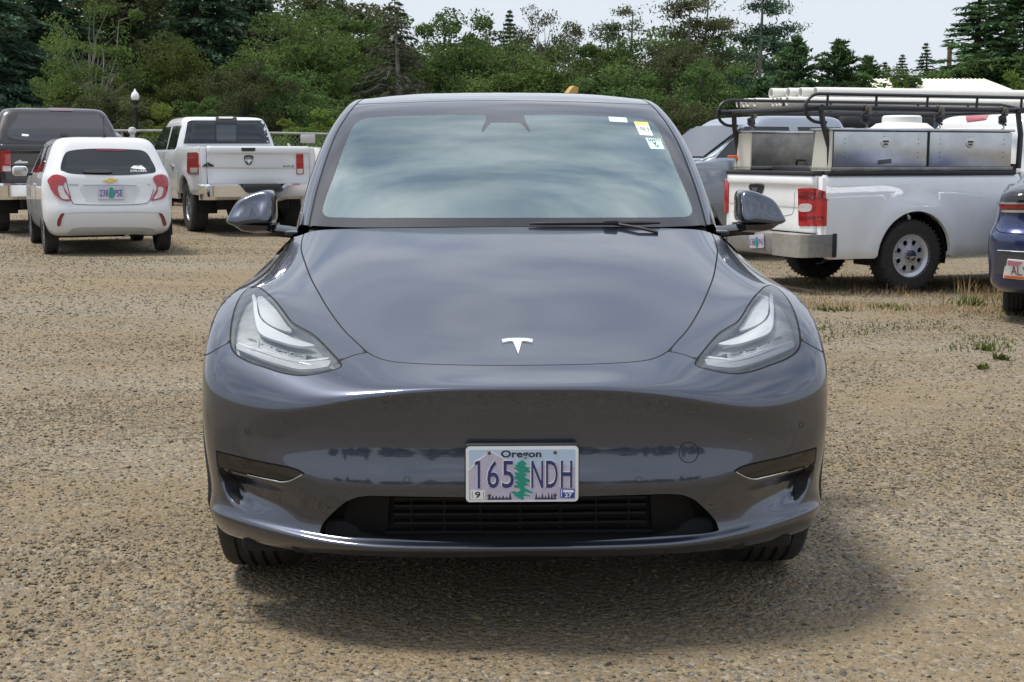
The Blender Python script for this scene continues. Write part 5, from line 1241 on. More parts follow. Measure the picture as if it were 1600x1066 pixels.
wp.patch([(386, 246), (388.5, 244.6), (391, 246), (391.4, 250), (389.6, 256), (387.4, 256), (385.6, 250)], 'emblem_head', CHROME, .018, .008, parent=eb, step=1.5)
for s_ in (-1, 1): wp.patch([(388.5+s_*2.6, 245.5), (388.5+s_*5.2, 246), (388.5+s_*5.6, 250), (388.5+s_*3.8, 253), (388.5+s_*3.2, 251), (388.5+s_*4.2, 249)], 'emblem_horn', CHROME, .018, .008, parent=eb, step=1.5)
wp.patch([(315.5, 260.5), (319, 257), (323, 255.5), (325.5, 253.3), (328.5, 256), (334, 258), (334, 260.5)], 'badge', DARKMETAL, .012, .01, step=1.5, smooth=False)
wp.glyphs('4X4', (441, 261), (459, 261), 2.6, 'badge', DARKMETAL, .012)
seam(wp, [(313, 262.5), (380, 263), (460, 264)], 'tailgate_crease_shade', mat('white_shadowline', (.40, .41, .42), .5), .004, .001)  # shade of the tailgate crease, put in as a grey line
for sd in (-1, 1):
    mm = MB().box((sd*1.27, 4.35, 1.36), (.26, .12, .30), .04, 3).build('wing_mirror', BLACK, wp.root); MB().box((sd*1.27, 4.285, 1.36), (.21, .006, .25), .003).build('mirror_glass', STEEL, mm); MB().box((sd*1.06, 4.37, 1.30), (.26, .06, .09), .02).build('mirror_arm', BLACK, mm)
MB().tube([(0, -.05, .52), (0, .5, .52)], .04, 8).build('tow_receiver', UNDER, wp.root)
# dark pickup with a canopy
dp = Veh('pickup_truck', 'dark grey pickup with a matching bed canopy, half cut by the left edge', 'pickup truck', (0, 0, 0), HR)
set_root(dp, -7.62, 22.7, 1.25, HR)
pickup(dp, DARKGREY, rail=1.40, belt=1.32, roof=1.93, wr=.42, tg_bot=.80)
can = shell([(1.40, .945, .03, 2.05, .06), (1.46, .94, .05, 2.06, .07), (1.62, .90, .14, 2.06, .09), (1.80, .84, .26, 2.06, .11), (1.90, .79, .33, 2.06, .12), (1.96, .72, .42, 2.06, .13), (1.985, .55, .60, 2.0, .13)], 96, 4)
dp.add(can, 'canopy', DARKGREY, smooth=180); cb = chrome_bumper(dp, 1.98, .56, .81, .12); MB().box((0, -.10, .735), (.62, .12, .12), .02).build('bumper_step', BLACK, cb)
dp.bake()
rw = dp.patch([(20.5, 218), (28, 184), (33, 178.5), (90, 177), (152, 178.5), (161, 181), (173, 200), (180.5, 219)], 'canopy_window', mat('canopy_glass', (.030, .030, .036), .06, coat=1), .006, .012)
dp.patch([(76, 169.5), (114, 170), (114, 174), (77, 173.5)], 'brake_light', REDDK, .010, .02, smooth=False)
dp.patch([(94, 209.5), (106, 209.5), (106, 213.5), (94, 213.5)], 'window_latch', BLACK, .016, .016, parent=rw, smooth=False)
dp.patch([(34, 209.5), (46, 210.5), (45, 213.5), (34, 213)], 'window_sticker', ST_W, .008, .004, parent=rw, smooth=False)
t_ = dp.patch([(1, 235.5), (16, 235), (17.5, 269), (1.5, 269)], 'tail_lamp', RED, .012, .03, smooth=False); dp.patch([(4, 259), (16.5, 259), (17, 267.5), (4, 267.5)], 'reversing_lamp', CLEARL, .018, .01, parent=t_, smooth=False)
dp.patch([(22, 254.5), (26, 252), (29, 251), (31, 249.3), (34, 252), (43.5, 252.5), (43.5, 255), (22, 255.5)], 'badge', STEEL, .012, .01, step=1.5, smooth=False)
for sd in (-1, 1): MB().box((sd*.86, .92, .38), (.34, .02, .46), .01).build('mud_flap', BLACK, dp.root)
# ---- white work pickup with tool boxes and a rack
HS = R(69)
wt = Veh('pickup_truck', 'white work pickup side on, with aluminium tool boxes and a black overhead rack', 'pickup truck', (0, 0, 0), HS)
set_root(wt, 4.24, 14.75, 1.22, HS, lateral=.84)
STEELW = mat('steel_wheel_grey', (.62, .63, .65), .35, metal=.4, coat=.3, var=.12)
pickup(wt, WHITE2, L=6.2, W=2.02, rail=1.25, belt=1.25, roof=1.93, bedlen=2.52, wr=.385, ax_r=1.22, ax_f=5.0, tg_bot=.64, flare=.035, wst='steel8', lugs=44, steel=STEELW, sill=.37, tyre_w=.26, rim=.235)
hwS = 1.01
TANREFL = mat('chrome_tan_reflection', (.52, .50, .46), .32, metal=.7, var=.3, vscale=12, rvar=.12)  # tan colour and reduced metal imitate a tan reflection in the chrome
for sd in (-1, 1):
    ends = [(sd*x, y) for x, y in ((.50, -.22), (.90, -.21), (.97, -.17), (1.0, -.09), (1.005, .20), (.93, .20), (.93, .0), (.50, .0))]
    bum = wt.add(MB().loft([[(x, y, z) for x, y in ends] for z in (.40, .42, .62, .635)]), 'bumper_end', TANREFL, smooth=40)
wt.add(MB().box((0, -.10, .515), (.98, .22, .24), .03, 2), 'bumper_step', mat('bumper_grey', (.26, .25, .235), .5, metal=.3, var=.3, vscale=10))
for sd in (-1, 1): MB().box((sd*1.005, .215, .52), (.03, .05, .25), .012).build('bumper_trim', BLACK, bum)
MB().box((0, .08, 1.262), (1.80, .17, .045), .015).build('tailgate_cap', BLACK, wt.root)
for sd in (-1, 1): MB().box((sd*.955, 1.33, 1.265), (.10, 2.42, .05), .015).build('bed_rail_cap', BLACK, wt.root)
wt.bake()
tl = wt.patch([(1248, 295), (1268, 293.8), (1284, 297.5), (1291, 306), (1290.6, 353.4), (1249, 353.4)], 'tail_lamp', RED, .012, .04, sharp=(0, 4, 5))
wt.patch([(1251, 320), (1266, 318.5), (1269.5, 324), (1267, 330.5), (1251, 330)], 'reversing_lamp', CLEARL, .018, .01, parent=tl)
wt.patch([(1250, 300), (1287, 301), (1289, 312), (1250, 311)], 'lamp_rib', REDDK, .016, .006, parent=tl, smooth=False)
wt.patch([(1250, 338), (1289.5, 338), (1289.5, 343), (1250, 343)], 'lamp_rib', REDDK, .016, .006, parent=tl, smooth=False)
MB().box((-.965, .10, .98), (.10, .12, .40), .02).build('tail_lamp', RED, wt.root)
th = wt.patch([(1172.5, 288), (1193, 288.5), (1191.5, 300), (1187, 305), (1176, 303), (1173, 298)], 'tailgate_handle', BLACK, .012, .03)
wt.patch([(1177, 293), (1186, 293), (1185.5, 299), (1177.5, 298.5)], 'handle_lever', mat('handle_grey', (.10, .10, .11), .4), .02, .012, parent=th, smooth=False)
seam(wt, [(1137, 318), (1150, 334), (1190, 338), (1232, 336), (1240, 328), (1242, 300)], 'tailgate_crease_shade', mat('white_shadowline', (.40, .41, .42), .5), .004, .001)  # grey line painted for the crease shade on this tailgate
pl = wt.patch([(1173, 366.5), (1195, 366), (1196, 387.5), (1174, 388)], 'number_plate', PL_LAV, .02, .01, smooth=False)
wt.glyphs('138', (1175, 383), (1183, 383), 10, 'plate_character', PL_NAVY, .028); wt.glyphs('JNJ', (1187, 383), (1194.5, 383), 10, 'plate_character', PL_NAVY, .028)
wt.patch([(1183.6, 370), (1186, 370), (1187, 386), (1183.6, 386)], 'plate_tree', PL_GREEN, .026, .002, smooth=False)
MB().tube([(.55, .25, .50), (.62, .02, .47)], .035, 12).build('exhaust', STEELD, wt.root)
MB().box((.94, 3.5, .40), (.16, 1.7, .06), .02).build('side_step', BLACK, wt.root); MB().box((-.94, 3.5, .40), (.16, 1.7, .06), .02).build('side_step', BLACK, wt.root)
wt.patch([(1509, 182), (1546, 179), (1541, 187.5), (1511, 190.5)], 'brake_light', RED, .012, .02, smooth=False)
# tool boxes: one each side of the bed
def tool_box(sd, label):
    loc = wt.M @ Vector((sd*.80, 1.32, 1.292)); t = thing('tool_box', label, 'tool box', loc, -HS)
    MB().box((0, 0, .02), (.40, 2.34, .04), .006).build('base', STEELD, t)
    MB().box((-sd*.012, 0, .225), (.34, 2.30, .37), .004).build('body', STEELD, t)
    MB().box((0, 0, .425), (.40, 2.36, .028), .008).build('lid', STEEL, t)
    for k, (a, b) in enumerate(((-1.15, .03), (.05, 1.15))):
        d = MB().box((sd*.183, (a+b)/2, .222), (.022, b-a-.012, .365), .008).build('door', STEEL, t); ym = (a+b)/2+(.05 if k == 0 else -.02)
        MB().lathe([(.001, sd*.205), (.055, sd*.203), (.062, sd*.192)], 20, 'X', (0, ym, .30)).build('latch', mat('latch_steel', (.55, .55, .55), .18, metal=1), d)
        MB().box((sd*.202, ym, .305), (.012, .075, .022), .004).box((sd*.204, ym, .275), (.012, .05, .02), .004).build('latch_handle', mat('latch_dark', (.06, .06, .06), .4), d)
        for yy in (a+.14, b-.12):
            for zz in (.14, .19, .28, .33): MB().lathe([(.001, sd*.198), (.006, sd*.196)], 8, 'X', (0, yy, zz)).build('rivet', DARKMETAL, d)
        if k == 0: MB().box((sd*.197, ym, .095), (.006, .17, .045), .002, rot=(R(6), 0, 0)).build('name_plate', mat('plate_dark', (.07, .07, .075), .4), d)
    MB().add([(x, -1.17, z) for x, z in ((-.17, .0), (.19, .0), (.19, .43), (-.10, .43))]+[(x, -1.155, z) for x, z in ((-.17, .0), (.19, .0), (.19, .43), (-.10, .43))], [(0, 1, 2, 3), (0, 4, 5, 1), (1, 5, 6, 2), (2, 6, 7, 3), (3, 7, 4, 0)]).build('end_panel', mat('cream_steel', (.56, .54, .47), .5), t, smooth=None)
    return t
tool_box(1, 'long aluminium tool box with two doors on the near bed rail of the work pickup'); tool_box(-1, 'grey tool box on the far bed rail behind the tailgate of the work pickup')
# overhead rack
rloc = wt.M @ Vector((0, 0, 1.28)); rk = thing('ladder_rack', 'black tubular ladder rack standing over the bed of the white work pickup', 'ladder rack', rloc, -HS)
for sd in (-1, 1):
    MB().tube([(sd*.93, .18, .03), (sd*.93, .17, .25), (sd*.90, .10, .50), (sd*.88, .08, .66)], .030, 10).build('post', RACKB, rk)
    MB().tube([(sd*.93, 2.62, .03), (sd*.92, 2.64, .40), (sd*.88, 2.62, .66)], .030, 10).build('post', RACKB, rk)
    MB().tube([(sd*.88, -.10, .66), (sd*.88, 4.3, .66)], .030, 10).build('side_rail', RACKB, rk)
    hoop = [(sd*.90, 4.3, .74), (sd*.90, 3.9, .80), (sd*.90, .20, .80)]+[(sd*.90, .05-.17*math.sin(a), .655+.145*math.cos(a)) for a in np.linspace(0, math.pi, 12)]+[(sd*.90, .14, .51)]
    MB().tube(hoop, .018, 8).build('upper_rail', RACKB, rk)
    for y in (.15, .75, 1.4, 2.05, 2.65, 3.4): MB().tube([(sd*.89, y, .66), (sd*.90, y, .80)], .014, 6).build('upright', RACKB, rk)
for y in (.05, 2.62, 4.2): MB().tube([(-.95, y, .66), (.95, y, .66)], .034, 10).build('crossbar', RACKB, rk)
# ratchet straps hanging from the rails, orange buckle, tank in the bed
STRAPM = mat('strap_grey', (.20, .185, .15), .8, var=.4, vscale=60)
for k, (sd, y, lab) in enumerate(((-1, .30, 'ratchet strap hanging from the far rear end of the black rack'), (1, .62, 'ratchet strap hanging from the near rail beside the rear rack post'), (1, 1.55, 'ratchet strap hanging mid way along the near rack rail'), (1, 2.40, 'ratchet strap on the near rack rail above the red brake light'))):
    t = thing('ratchet_strap', lab, 'strap', wt.M @ Vector((sd*.88, y, 1.94)), -HS, 'ratchet straps on the rack')
    MB().tube([(.035*math.cos(a), 0, .035*math.sin(a)) for a in np.linspace(0, 2*math.pi, 14, endpoint=False)], .012, 6, closed=True).box((0, .045, -.02), (.075, .05, .09), .015).build('webbing', STRAPM, t)
    MB().box((.02, 0, -.10), (.05, .09, .10), .018, rot=(.3, .2, 0)).tube([(.02, -.05, -.12), (.02, .05, -.16)], .014, 6).build('ratchet', DARKMETAL, t)
    MB().tube([(.01, 0, -.14), (.02, .03, -.19), (.0, -.01, -.22)], .008, 5).build('hook', STEELD, t)
tag(MB().box((0, 0, 0), (.10, .05, .055), .016).box((-.09, 0, .02), (.12, .03, .03), .008).build('strap_buckle', mat('buckle_orange', (.80, .16, .03), .4), None, loc=tuple(at(1157, 247.5, 16.0))), 'orange strap buckle round the far rear rack post', 'buckle')
tw = thing('water_tank', 'white plastic tank with a round lid between the tool boxes', 'tank', wt.M @ Vector((0, 1.75, .82)), -HS)
TANKW = mat('tank_white', (.72, .72, .69), .5); MB().lathe([(.001, .0), (.36, .0), (.40, .05), (.40, .80), (.36, .93), (.28, .99), (.20, 1.0)], 32).build('tank_body', TANKW, tw); MB().lathe([(.22, .99), (.22, 1.06), (.20, 1.08), (.001, 1.085)], 28).build('tank_lid', TANKW, tw)
for k, y in enumerate((.95, 1.22, 2.28)):
    tk = shell([(.0, .30, -.20, .20, .1), (.35, .32, -.22, .22, .12), (.62, .26, -.18, .18, .12), (.70, .12, -.08, .08, .06)], 40, 3).build('white_sack', TANKW, None, smooth=180)
    tk.location = wt.M @ Vector((.05+.1*k, y, .80)); tk.rotation_euler = (0, 0, -HS); tk.scale = (1, 1, 1.36)
    tag(tk, ['full white sack in the truck bed, nearest the tailgate', 'full white sack in the truck bed beside the tank', 'full white sack in the truck bed, nearest the cab'][k], 'sack', 'white sacks in the truck bed')
cs = thing('tool_case', 'black plastic case lying inside the tailgate of the work pickup', 'case', wt.M @ Vector((-.15, .55, .80)), -HS)
MB().box((0, 0, .27), (.80, .34, .54), .04, 3).build('case_body', BLACK, cs); MB().tube([(-.1, -.02, .54), (-.08, -.02, .60), (.10, -.02, .60), (.12, -.02, .54)], .014, 6).build('case_handle', DARKMETAL, cs)
# ---- silver-blue pickup facing the other way behind it
HG = R(249)
gp_ = Veh('pickup_truck', 'silver-blue pickup facing left, seen over the tailgate of the white work pickup', 'pickup truck', (0, 0, 0), HG)
set_root(gp_, 4.95, 19.7, 2.1, HG, lateral=-.9)
pickup(gp_, SILVERP, L=5.9, rail=1.44, belt=1.40, roof=2.03, wr=.42)
gp_.bake()
gp_.patch([(1067, 222), (1078, 212), (1096, 203), (1146, 197.5), (1149, 203), (1126, 236), (1100, 250), (1070, 246)], 'windscreen_pane', mat('screen_sky_reflection', (.46, .55, .58), .10, coat=1, spec=.9), .012, .01)  # pale base colour imitates the sky reflected in this windscreen
for sd in (-1, 1):
    mm = MB().box((sd*1.13, 4.15, 1.36), (.24, .12, .22), .05, 3).build('wing_mirror', CHROME, gp_.root); MB().box((sd*1.0, 4.15, 1.27), (.22, .08, .06), .02).build('mirror_arm', BLACK, mm)
for sd in (-1, 1): MB().box((sd*.66, 5.86, .98), (.40, .12, .24), .05).build('headlamp', LAMPGREY, gp_.root)
MB().box((0, 5.88, .95), (.86, .10, .30), .04).build('grille', CHROME, gp_.root)
# ---- farther work truck carrying pipes
HF = R(74)
ft = Veh('pickup_truck', 'white pipe-carrying truck mostly hidden behind the work pickup rack', 'pickup truck', (0, 0, 0), HF)
set_root(ft, 6.45, 25.3, 1.2, HF, lateral=.84)
pickup(ft, WHITE2, L=6.2, rail=1.40, belt=1.32, roof=1.93, wr=.41, bedlen=2.4)
MB().box((.75, .10, 1.22), (.16, .12, .34), .03).build('tail_lamp', RED, ft.root); MB().box((-.75, .10, 1.22), (.16, .12, .34), .03).build('tail_lamp', RED, ft.root)
fr = thing('pipe_rack', 'grey steel pipe rack standing on the far white truck', 'rack', ft.M @ Vector((0, 0, 1.4)), -HF)
for y in (.15, 1.9, 4.3):
    for sd in (-1, 1): MB().box((sd*.85, y, .46), (.07, .07, .92), .008).build('post', STEELD, fr)
    MB().box((0, y, .95), (1.86, .08, .07), .01).build('crossbar', STEELD, fr)
for sd in (-1, 1): MB().box((sd*.85, 2.2, .90), (.05, 4.5, .06), .01).build('side_rail', STEELD, fr)
PVC = mat('pvc_white', (.74, .73, .68), .4, var=.12, vscale=5)
def pipe(x, z, y0, y1, r, lab):
    o = MB().lathe([(r*.86, 0), (r, 0), (r, y1-y0), (r*.86, y1-y0)], 20, 'Y', closed=True).build('plastic_pipe', PVC, None, smooth=40)
    o.location = ft.M @ Vector((x, y0, 1.4+.985+z)); o.rotation_euler = (0, 0, -HF); return tag(o, lab, 'pipe', 'white pipes on the far rack')
rp = random.Random(4)
for k in range(8): pipe(-.78+k*.175, .085, -.30-.10*rp.random()-(.25 if k < 4 else 0)+.03*k, 6.0, .08, 'white plastic pipe low on the far rack, %s' % ['farthest across', 'second from the far side', 'third from the far side', 'fourth from the far side', 'fifth from the far side', 'third from the near side', 'second from the near side', 'nearest'][k])
for k in range(4): pipe(-.35+k*.20, .26, [-.1, .15, .3, .5][k], 6.3, .095, 'thick white pipe on top of the far rack, %s' % ['farthest across', 'second from the far side', 'second from the near side', 'nearest'][k])
tag(MB().loft([[(x, .16*math.cos(a)*(1+.10*math.sin(5*x+a)), .15*math.sin(a)*(1+.12*math.cos(7*x))) for a in np.linspace(0, 2*math.pi, 18, endpoint=False)] for x in np.linspace(-.85, .85, 16)]).build('rolled_tarp', mat('tarp_black', (.018, .018, .02), .6, bump=.3, bscale=12), None, smooth=60), 'rolled black tarpaulin behind the rack of the work pickup', 'tarpaulin')
bpy.data.objects['rolled_tarp'].location = at(1372, 181, 23.0); bpy.data.objects['rolled_tarp'].rotation_euler = (0, 0, R(5))
tag(MB().box((0, 0, .1), (1.5, 1.2, .22), .05).build('tarp_stand', BLACK, None), 'black crate under the rolled tarpaulin', 'crate')
bpy.data.objects['tarp_stand'].location = at(1372, 203, 23.0)
# ---- blue car cut by the right edge
HB = R(22)
bc = Veh('parked_car', 'deep blue car with a black tail spoiler, cut off by the right edge', 'car', (0, 0, 0), HB)
set_root(bc, 4.90, 11.25, .05, HB)
bs = shell([(.26, .84, .12, 4.4, .25), (.32, .90, .05, 4.5, .28), (.45, .925, .02, 4.55, .30), (.62, .935, -.005, 4.55, .30), (.74, .93, .0, 4.5, .28), (.82, .90, .05, 4.45, .26), (.92, .875, .06, 4.2, .24), (1.02, .86, .05, 3.6, .22), (1.08, .83, .06, 3.3, .2), (1.12, .78, .16, 3.1, .2), (1.24, .70, .75, 2.8, .2), (1.36, .62, 1.25, 2.5, .2), (1.43, .52, 1.6, 2.2, .2)], 110, 4)
bc.add(bs, 'body', BLUEP, smooth=180); bc.bake()
bc.patch([(1572, 299), (1580, 292), (1700, 287), (1850, 293), (1850, 318), (1700, 316), (1566, 317)], 'spoiler', GLOSSBLACK, .03, .06, smooth=False)
bc.patch([(1563, 318), (1700, 318), (1848, 320), (1848, 327), (1700, 326), (1564, 326)], 'light_bar', RED, .012, .03, smooth=False)
bc.patch([(1563, 316.5), (1700, 315.5), (1700, 318.2), (1563, 319)], 'trim_line', STEEL, .034, .02, smooth=False)
bc.patch([(1566, 328), (1700, 329), (1846, 330), (1846, 334), (1700, 333), (1566, 332)], 'tail_trim', CHROME, .010, .02, smooth=False)
seam(bc, [(1556, 358), (1570, 364), (1640, 368), (1700, 369)], 'bumper_joint')
bc.patch([(1560, 391), (1700, 396), (1840, 400), (1840, 436), (1700, 436), (1558, 428), (1554, 427)], 'diffuser', mat('diffuser_grey', (.055, .055, .06), .5), .010, .03, smooth=False)
seam(bc, [(1560, 391), (1620, 394), (1700, 396)], 'trim_line', CHROME, .004, .012)
pl = bc.patch([(1576, 404), (1632, 409), (1630, 439), (1571, 433)], 'number_plate', mat('plate_cream', (.72, .74, .70), .4), .035, .02, smooth=False)
bc.glyphs('ALY', (1582, 427.5), (1606, 430), 14, 'plate_character', mat('plate_maroon', (.20, .02, .03), .5), .042)
bc.patch([(1574, 428.5), (1629, 434), (1629, 438), (1573, 432.5)], 'plate_band', mat('plate_orange', (.65, .16, .05), .5), .040, .004, smooth=False)
bc.patch([(1577, 405.5), (1598, 408), (1594, 415), (1576, 413)], 'plate_print', mat('plate_rose', (.50, .20, .26), .5), .040, .004, smooth=False)
MB().add([(x, y, z) for x, y, z in ((-.72, .20, 1.135), (.72, .20, 1.135), (.56, 1.28, 1.385), (-.56, 1.28, 1.385))], [(0, 1, 2, 3)]).build('rear_window', TINT, bc.root, smooth=None)
for sd in (-1, 1):
    for y in (1.06, 3.75): wheel(bc.root, sd*.70, y, .345, .345, .235, .24, 'spokes', sd); half_housing(bc.root, sd*.74, y, .35, .37, -.2, .12)
MB().box((0, 2.3, .27), (1.5, 3.9, .1), .03).build('underbody', UNDER, bc.root)
# ------------------------------------------------------------------ fence, lamp, shed and small things behind
GALV = mat('galvanised_steel', (.30, .32, .31), .5, metal=.5, var=.3, vscale=8)
FY = 32.0
fe = thing('chain_link_fence', 'chain-link fence with galvanised rails across the back of the lot', 'fence', (0, FY, .11))
fx0, fx1, fh = -17.0, 4.2, 1.80
def fz(x): return gz(x, FY)-.11
MB().tube([(x, 0, fz(x)+fh+(-.05 if x > -7 else 0)) for x in np.linspace(fx0, fx1, 30)], .032, 8).build('top_rail', GALV, fe)
MB().tube([(x, 0, fz(x)+fh-.36) for x in np.linspace(fx0, fx1, 30)], .02, 6).build('middle_rail', GALV, fe)
for x in np.arange(fx0, fx1+.1, 2.65): MB().tube([(x, .03, fz(x)-.2), (x, .03, fz(x)+fh+.02)], .035, 8).build('post', GALV, fe)
mb = MB(); sp_ = .11; w_ = .0045
for x in np.arange(fx0-fh, fx1, sp_):
    for sg in (1, -1):
        P = []
        for t in np.linspace(0, 1, 2):
            xx = x+fh*t if sg > 0 else x+fh*(1-t); P.append((xx, .01*sg, fz(0)+fh*t))
        if P[0][0] < fx0 or P[1][0] > fx1 or P[0][0] > fx1 or P[1][0] < fx0: continue
        mb.tube(P, w_, 3, cap=False)
tag(mb.build('chain_mesh', mat('mesh_wire', (.20, .27, .24), .5, metal=.4), fe, smooth=None), kind='stuff')
MB().box(tuple(Vector(at(481, 217, FY-.05))-Vector((0, FY, .11))), (.34, .02, .20), .01).build('fence_sign', mat('sign_white', (.5, .5, .5), .5), fe)
# street lamp
lp = at(214.5, 243, 38.0); lamp_ = thing('street_lamp', 'black street lamp with a white acorn globe beyond the fence', 'street lamp', (lp.x, 38, gz(lp.x, 38)))
lz = at(214.5, 157, 38.0).z-gz(lp.x, 38)
MB().lathe([(.17, 0), (.17, .25), (.10, .40), (.055, .55), (.05, lz-.25), (.075, lz-.2), (.05, lz-.12), (.11, lz-.04), (.12, lz)], 16).build('pole', RACKB, lamp_)
MB().lathe([(.08, lz), (.10, lz+.03), (.115, lz+.10), (.09, lz+.19), (.04, lz+.24), (.015, lz+.30), (.001, lz+.32)], 20).build('globe', mat('globe_white', (.80, .82, .84), .3), lamp_)
# orange barriers, pale post, lumber, bulk bag
ORANGE = mat('barrier_orange', (.75, .13, .03), .5, var=.2)
def barrier(u, lab, rot):
    p = at(u, 243, 30.0); o = thing('plastic_barrier', lab, 'barrier', (p.x, 30, gz(p.x, 30)), rot, 'orange barriers by the fence')
    MB().loft([[(x, -y, z), (x, y, z)] + [(x, y2, z2) for y2, z2 in ((.10, .5), (.08, 1.28), (-.08, 1.28), (-.10, .5))] for x in (-.38, .38) for y, z in ((.25, 0),)]).build('body', ORANGE, o, smooth=None)
    MB().box((0, 0, 1.33), (.70, .10, .10), .03).build('cap', mat('barrier_white', (.7, .7, .68), .5), o)
barrier(198, 'orange plastic barrier by the fence, left of the pale post', .1); barrier(225, 'orange plastic barrier by the fence, right of the pale post', -.2)
p = at(208, 243, 29.6); tag(MB().tube([(0, 0, 0), (0, 0, 1.78)], .05, 10).lathe([(.07, 1.70), (.09, 1.74), (.07, 1.82), (.001, 1.84)], 12).build('marker_post', mat('post_pale', (.55, .56, .54), .5), None, loc=(p.x, 29.6, gz(p.x, 29.6))), 'pale round-topped post between the two orange barriers', 'post')
bk = thing('bulk_bag', 'lumpy white bulk bag beside the tailgate of the white pickup', 'bag', (at(487, 300, 24.3).x, 24.3, gz(-3.5, 24.3)))
BAGM = mat('bag_white', (.62, .61, .57), .8, var=.45, vscale=4, bump=.4, bscale=9)
bb = shell([(0, .42, -.42, .42, .15), (.3, .52, -.5, .5, .2), (.8, .54, -.52, .52, .22), (1.15, .48, -.46, .46, .2), (1.36, .32, -.3, .3, .15), (1.42, .10, -.1, .1, .05)], 60, 4)
bb.v = [(x*(1+.05*math.sin(9*z+3*y)), y*(1+.05*math.sin(7*z+4*x)), z) for x, y, z in bb.v]
bb.build('bag_body', BAGM, bk, smooth=180)
for sx in (-1, 1): MB().tube([(sx*.3, -.2, 1.3), (sx*.38, -.1, 1.48), (sx*.3, .1, 1.34)], .02, 6).build('lifting_loop', BAGM, bk)
WOOD = mat('sawn_wood', (.45, .30, .16), .8, var=.4, vscale=10)
rl = random.Random(3)
for k, (u, hh, lab) in enumerate(((300, .9, 'low stack of tan lumber behind the fence, left of the white pickup cab'), (452, 1.15, 'stack of tan lumber behind the fence, right of the white pickup'), (492, 1.1, 'stack of tan lumber behind the fence by the car pillar'))):
    p = at(u, 243, 34.5); t = thing('lumber_stack', lab, 'lumber', (p.x, 34.5, gz(p.x, 34.5)), rl.uniform(-.2, .2), 'lumber stacks behind the fence')
    for r_ in range(int(hh/.13)):
        for c_ in range(3): MB().box((rl.uniform(-.06, .06), -.3+c_*.3, .06+r_*.13), (1.5, .26, .11), .01, 1).build('plank', WOOD, t)
# shed
SY = 55.0; sxl = at(1300, 243, SY).x; sxr = at(1573, 243, SY).x; ez = at(1573, 142.5, SY).z; rz_ = ez+.62
shd = thing('shed', 'long shed with a cream metal roof and grey-blue corrugated walls', 'shed', (0, SY, -.12))
secs = []
n = 170; wv = []; 
for i in range(n+1):
    x = sxl+(sxr-sxl)*i/n; y = .06 if i % 4 in (0, 1) else 0.0; wv += [(x, y, 0), (x, y, ez)]
MB().add(wv, [(2*i, 2*i+2, 2*i+3, 2*i+1) for i in range(n)]).build('wall', mat('corrugated_blue', (.17, .22, .27), .5, metal=.2, var=.15, vscale=2), shd, smooth=None)
MB().add([(sxr, .03, 0), (sxr, 7, 0), (sxr, 7, ez), (sxr, 3.5, rz_+.1), (sxr, .03, ez), (sxl, .03, 0), (sxl, 7, 0), (sxl, 7, ez), (sxl, 3.5, rz_+.1), (sxl, .03, ez)], [(0, 1, 2, 3, 4), (9, 8, 7, 6, 5), (1, 6, 7, 2)]).build('end_wall', mat('shed_end', (.16, .20, .25), .6), shd, smooth=None)
CREAM = mat('cream_roof', (.72, .69, .56), .5, var=.08)
rv = []
for i in range(n+1):
    x = sxl-.2+(sxr-sxl+.4)*i/n; d = .035 if i % 4 == 0 else 0.0; rv += [(x, -.3, ez+.09+d), (x, 3.5, rz_+.16+d)]
MB().add(rv, [(2*i, 2*i+2, 2*i+3, 2*i+1) for i in range(n)]).build('roof', CREAM, shd, smooth=None)
MB().add([(sxl-.2, 3.5, rz_+.16), (sxr+.2, 3.5, rz_+.16), (sxr+.2, 7.3, ez+.09), (sxl-.2, 7.3, ez+.09)], [(0, 1, 2, 3)]).build('roof', CREAM, shd, smooth=None)
MB().box(((sxl+sxr)/2, -.31, ez+.04), (sxr-sxl+.4, .06, .12), .01).build('fascia', mat('fascia_white', (.7, .7, .66), .5), shd)
# yellow digger hidden behind the near car: only the top of its folded arm shows over the roof
ex = at(893, 243, 34.0); dg = thing('digger', 'tan yellow digger behind the near car, only its arm tip above the roof', 'digger', (ex.x+.15, 34, gz(ex.x, 34)), R(20))
DIG = mat('digger_yellow', (.56, .34, .09), .5, var=.3); tipz = at(893, 138, 34.0).z-gz(ex.x, 34)
MB().box((1.2, .3, 1.0), (1.9, 1.5, .7), .12, 3).build('body', DIG, dg); MB().box((1.5, .2, 1.75), (.9, .95, .95), .08, 2).build('cab', DIG, dg); MB().box((1.05, .2, 1.85), (.02, .8, .6), .005).build('cab_window', TINT, dg)
for sy in (-.55, .75): MB().box((1.1, sy, .35), (2.3, .4, .6), .28, 4).build('track', BLACK, dg)
MB().loft([[(.6, y, 1.1), (.6, y, 1.4), (.1, y, 2.3), (-.2, y, tipz-.12), (-.05, y, tipz-.02), (.30, y, 2.35)] for y in (.05, .25)]).build('boom', DIG, dg, smooth=None)
MB().loft([[(-.24, y, tipz-.10), (-.10, y, tipz+.06), (.02, y, tipz+.02), (-.35, y, 1.4), (-.5, y, 1.4)] for y in (.0, .30)]).build('arm', DIG, dg, smooth=None)
MB().loft([[(-.6, y, 1.4), (-.3, y, 1.4), (-.25, y, .9), (-.45, y, .6), (-.85, y, .75)] for y in (-.15, .45)]).build('bucket', STEELD, dg, smooth=None)
# utility pole far right
up = at(1477, 243, 80.0); ut = thing('utility_pole', 'brown wooden utility pole rising between the far conifers on the right', 'pole', (up.x, 80, -.12))
uz = at(1477, 66, 80.0).z; MB().tube([(0, 0, 0), (0, 0, uz)], [.17, .13], 10).build('pole', mat('pole_wood', (.16, .10, .07), .9, var=.4), ut)
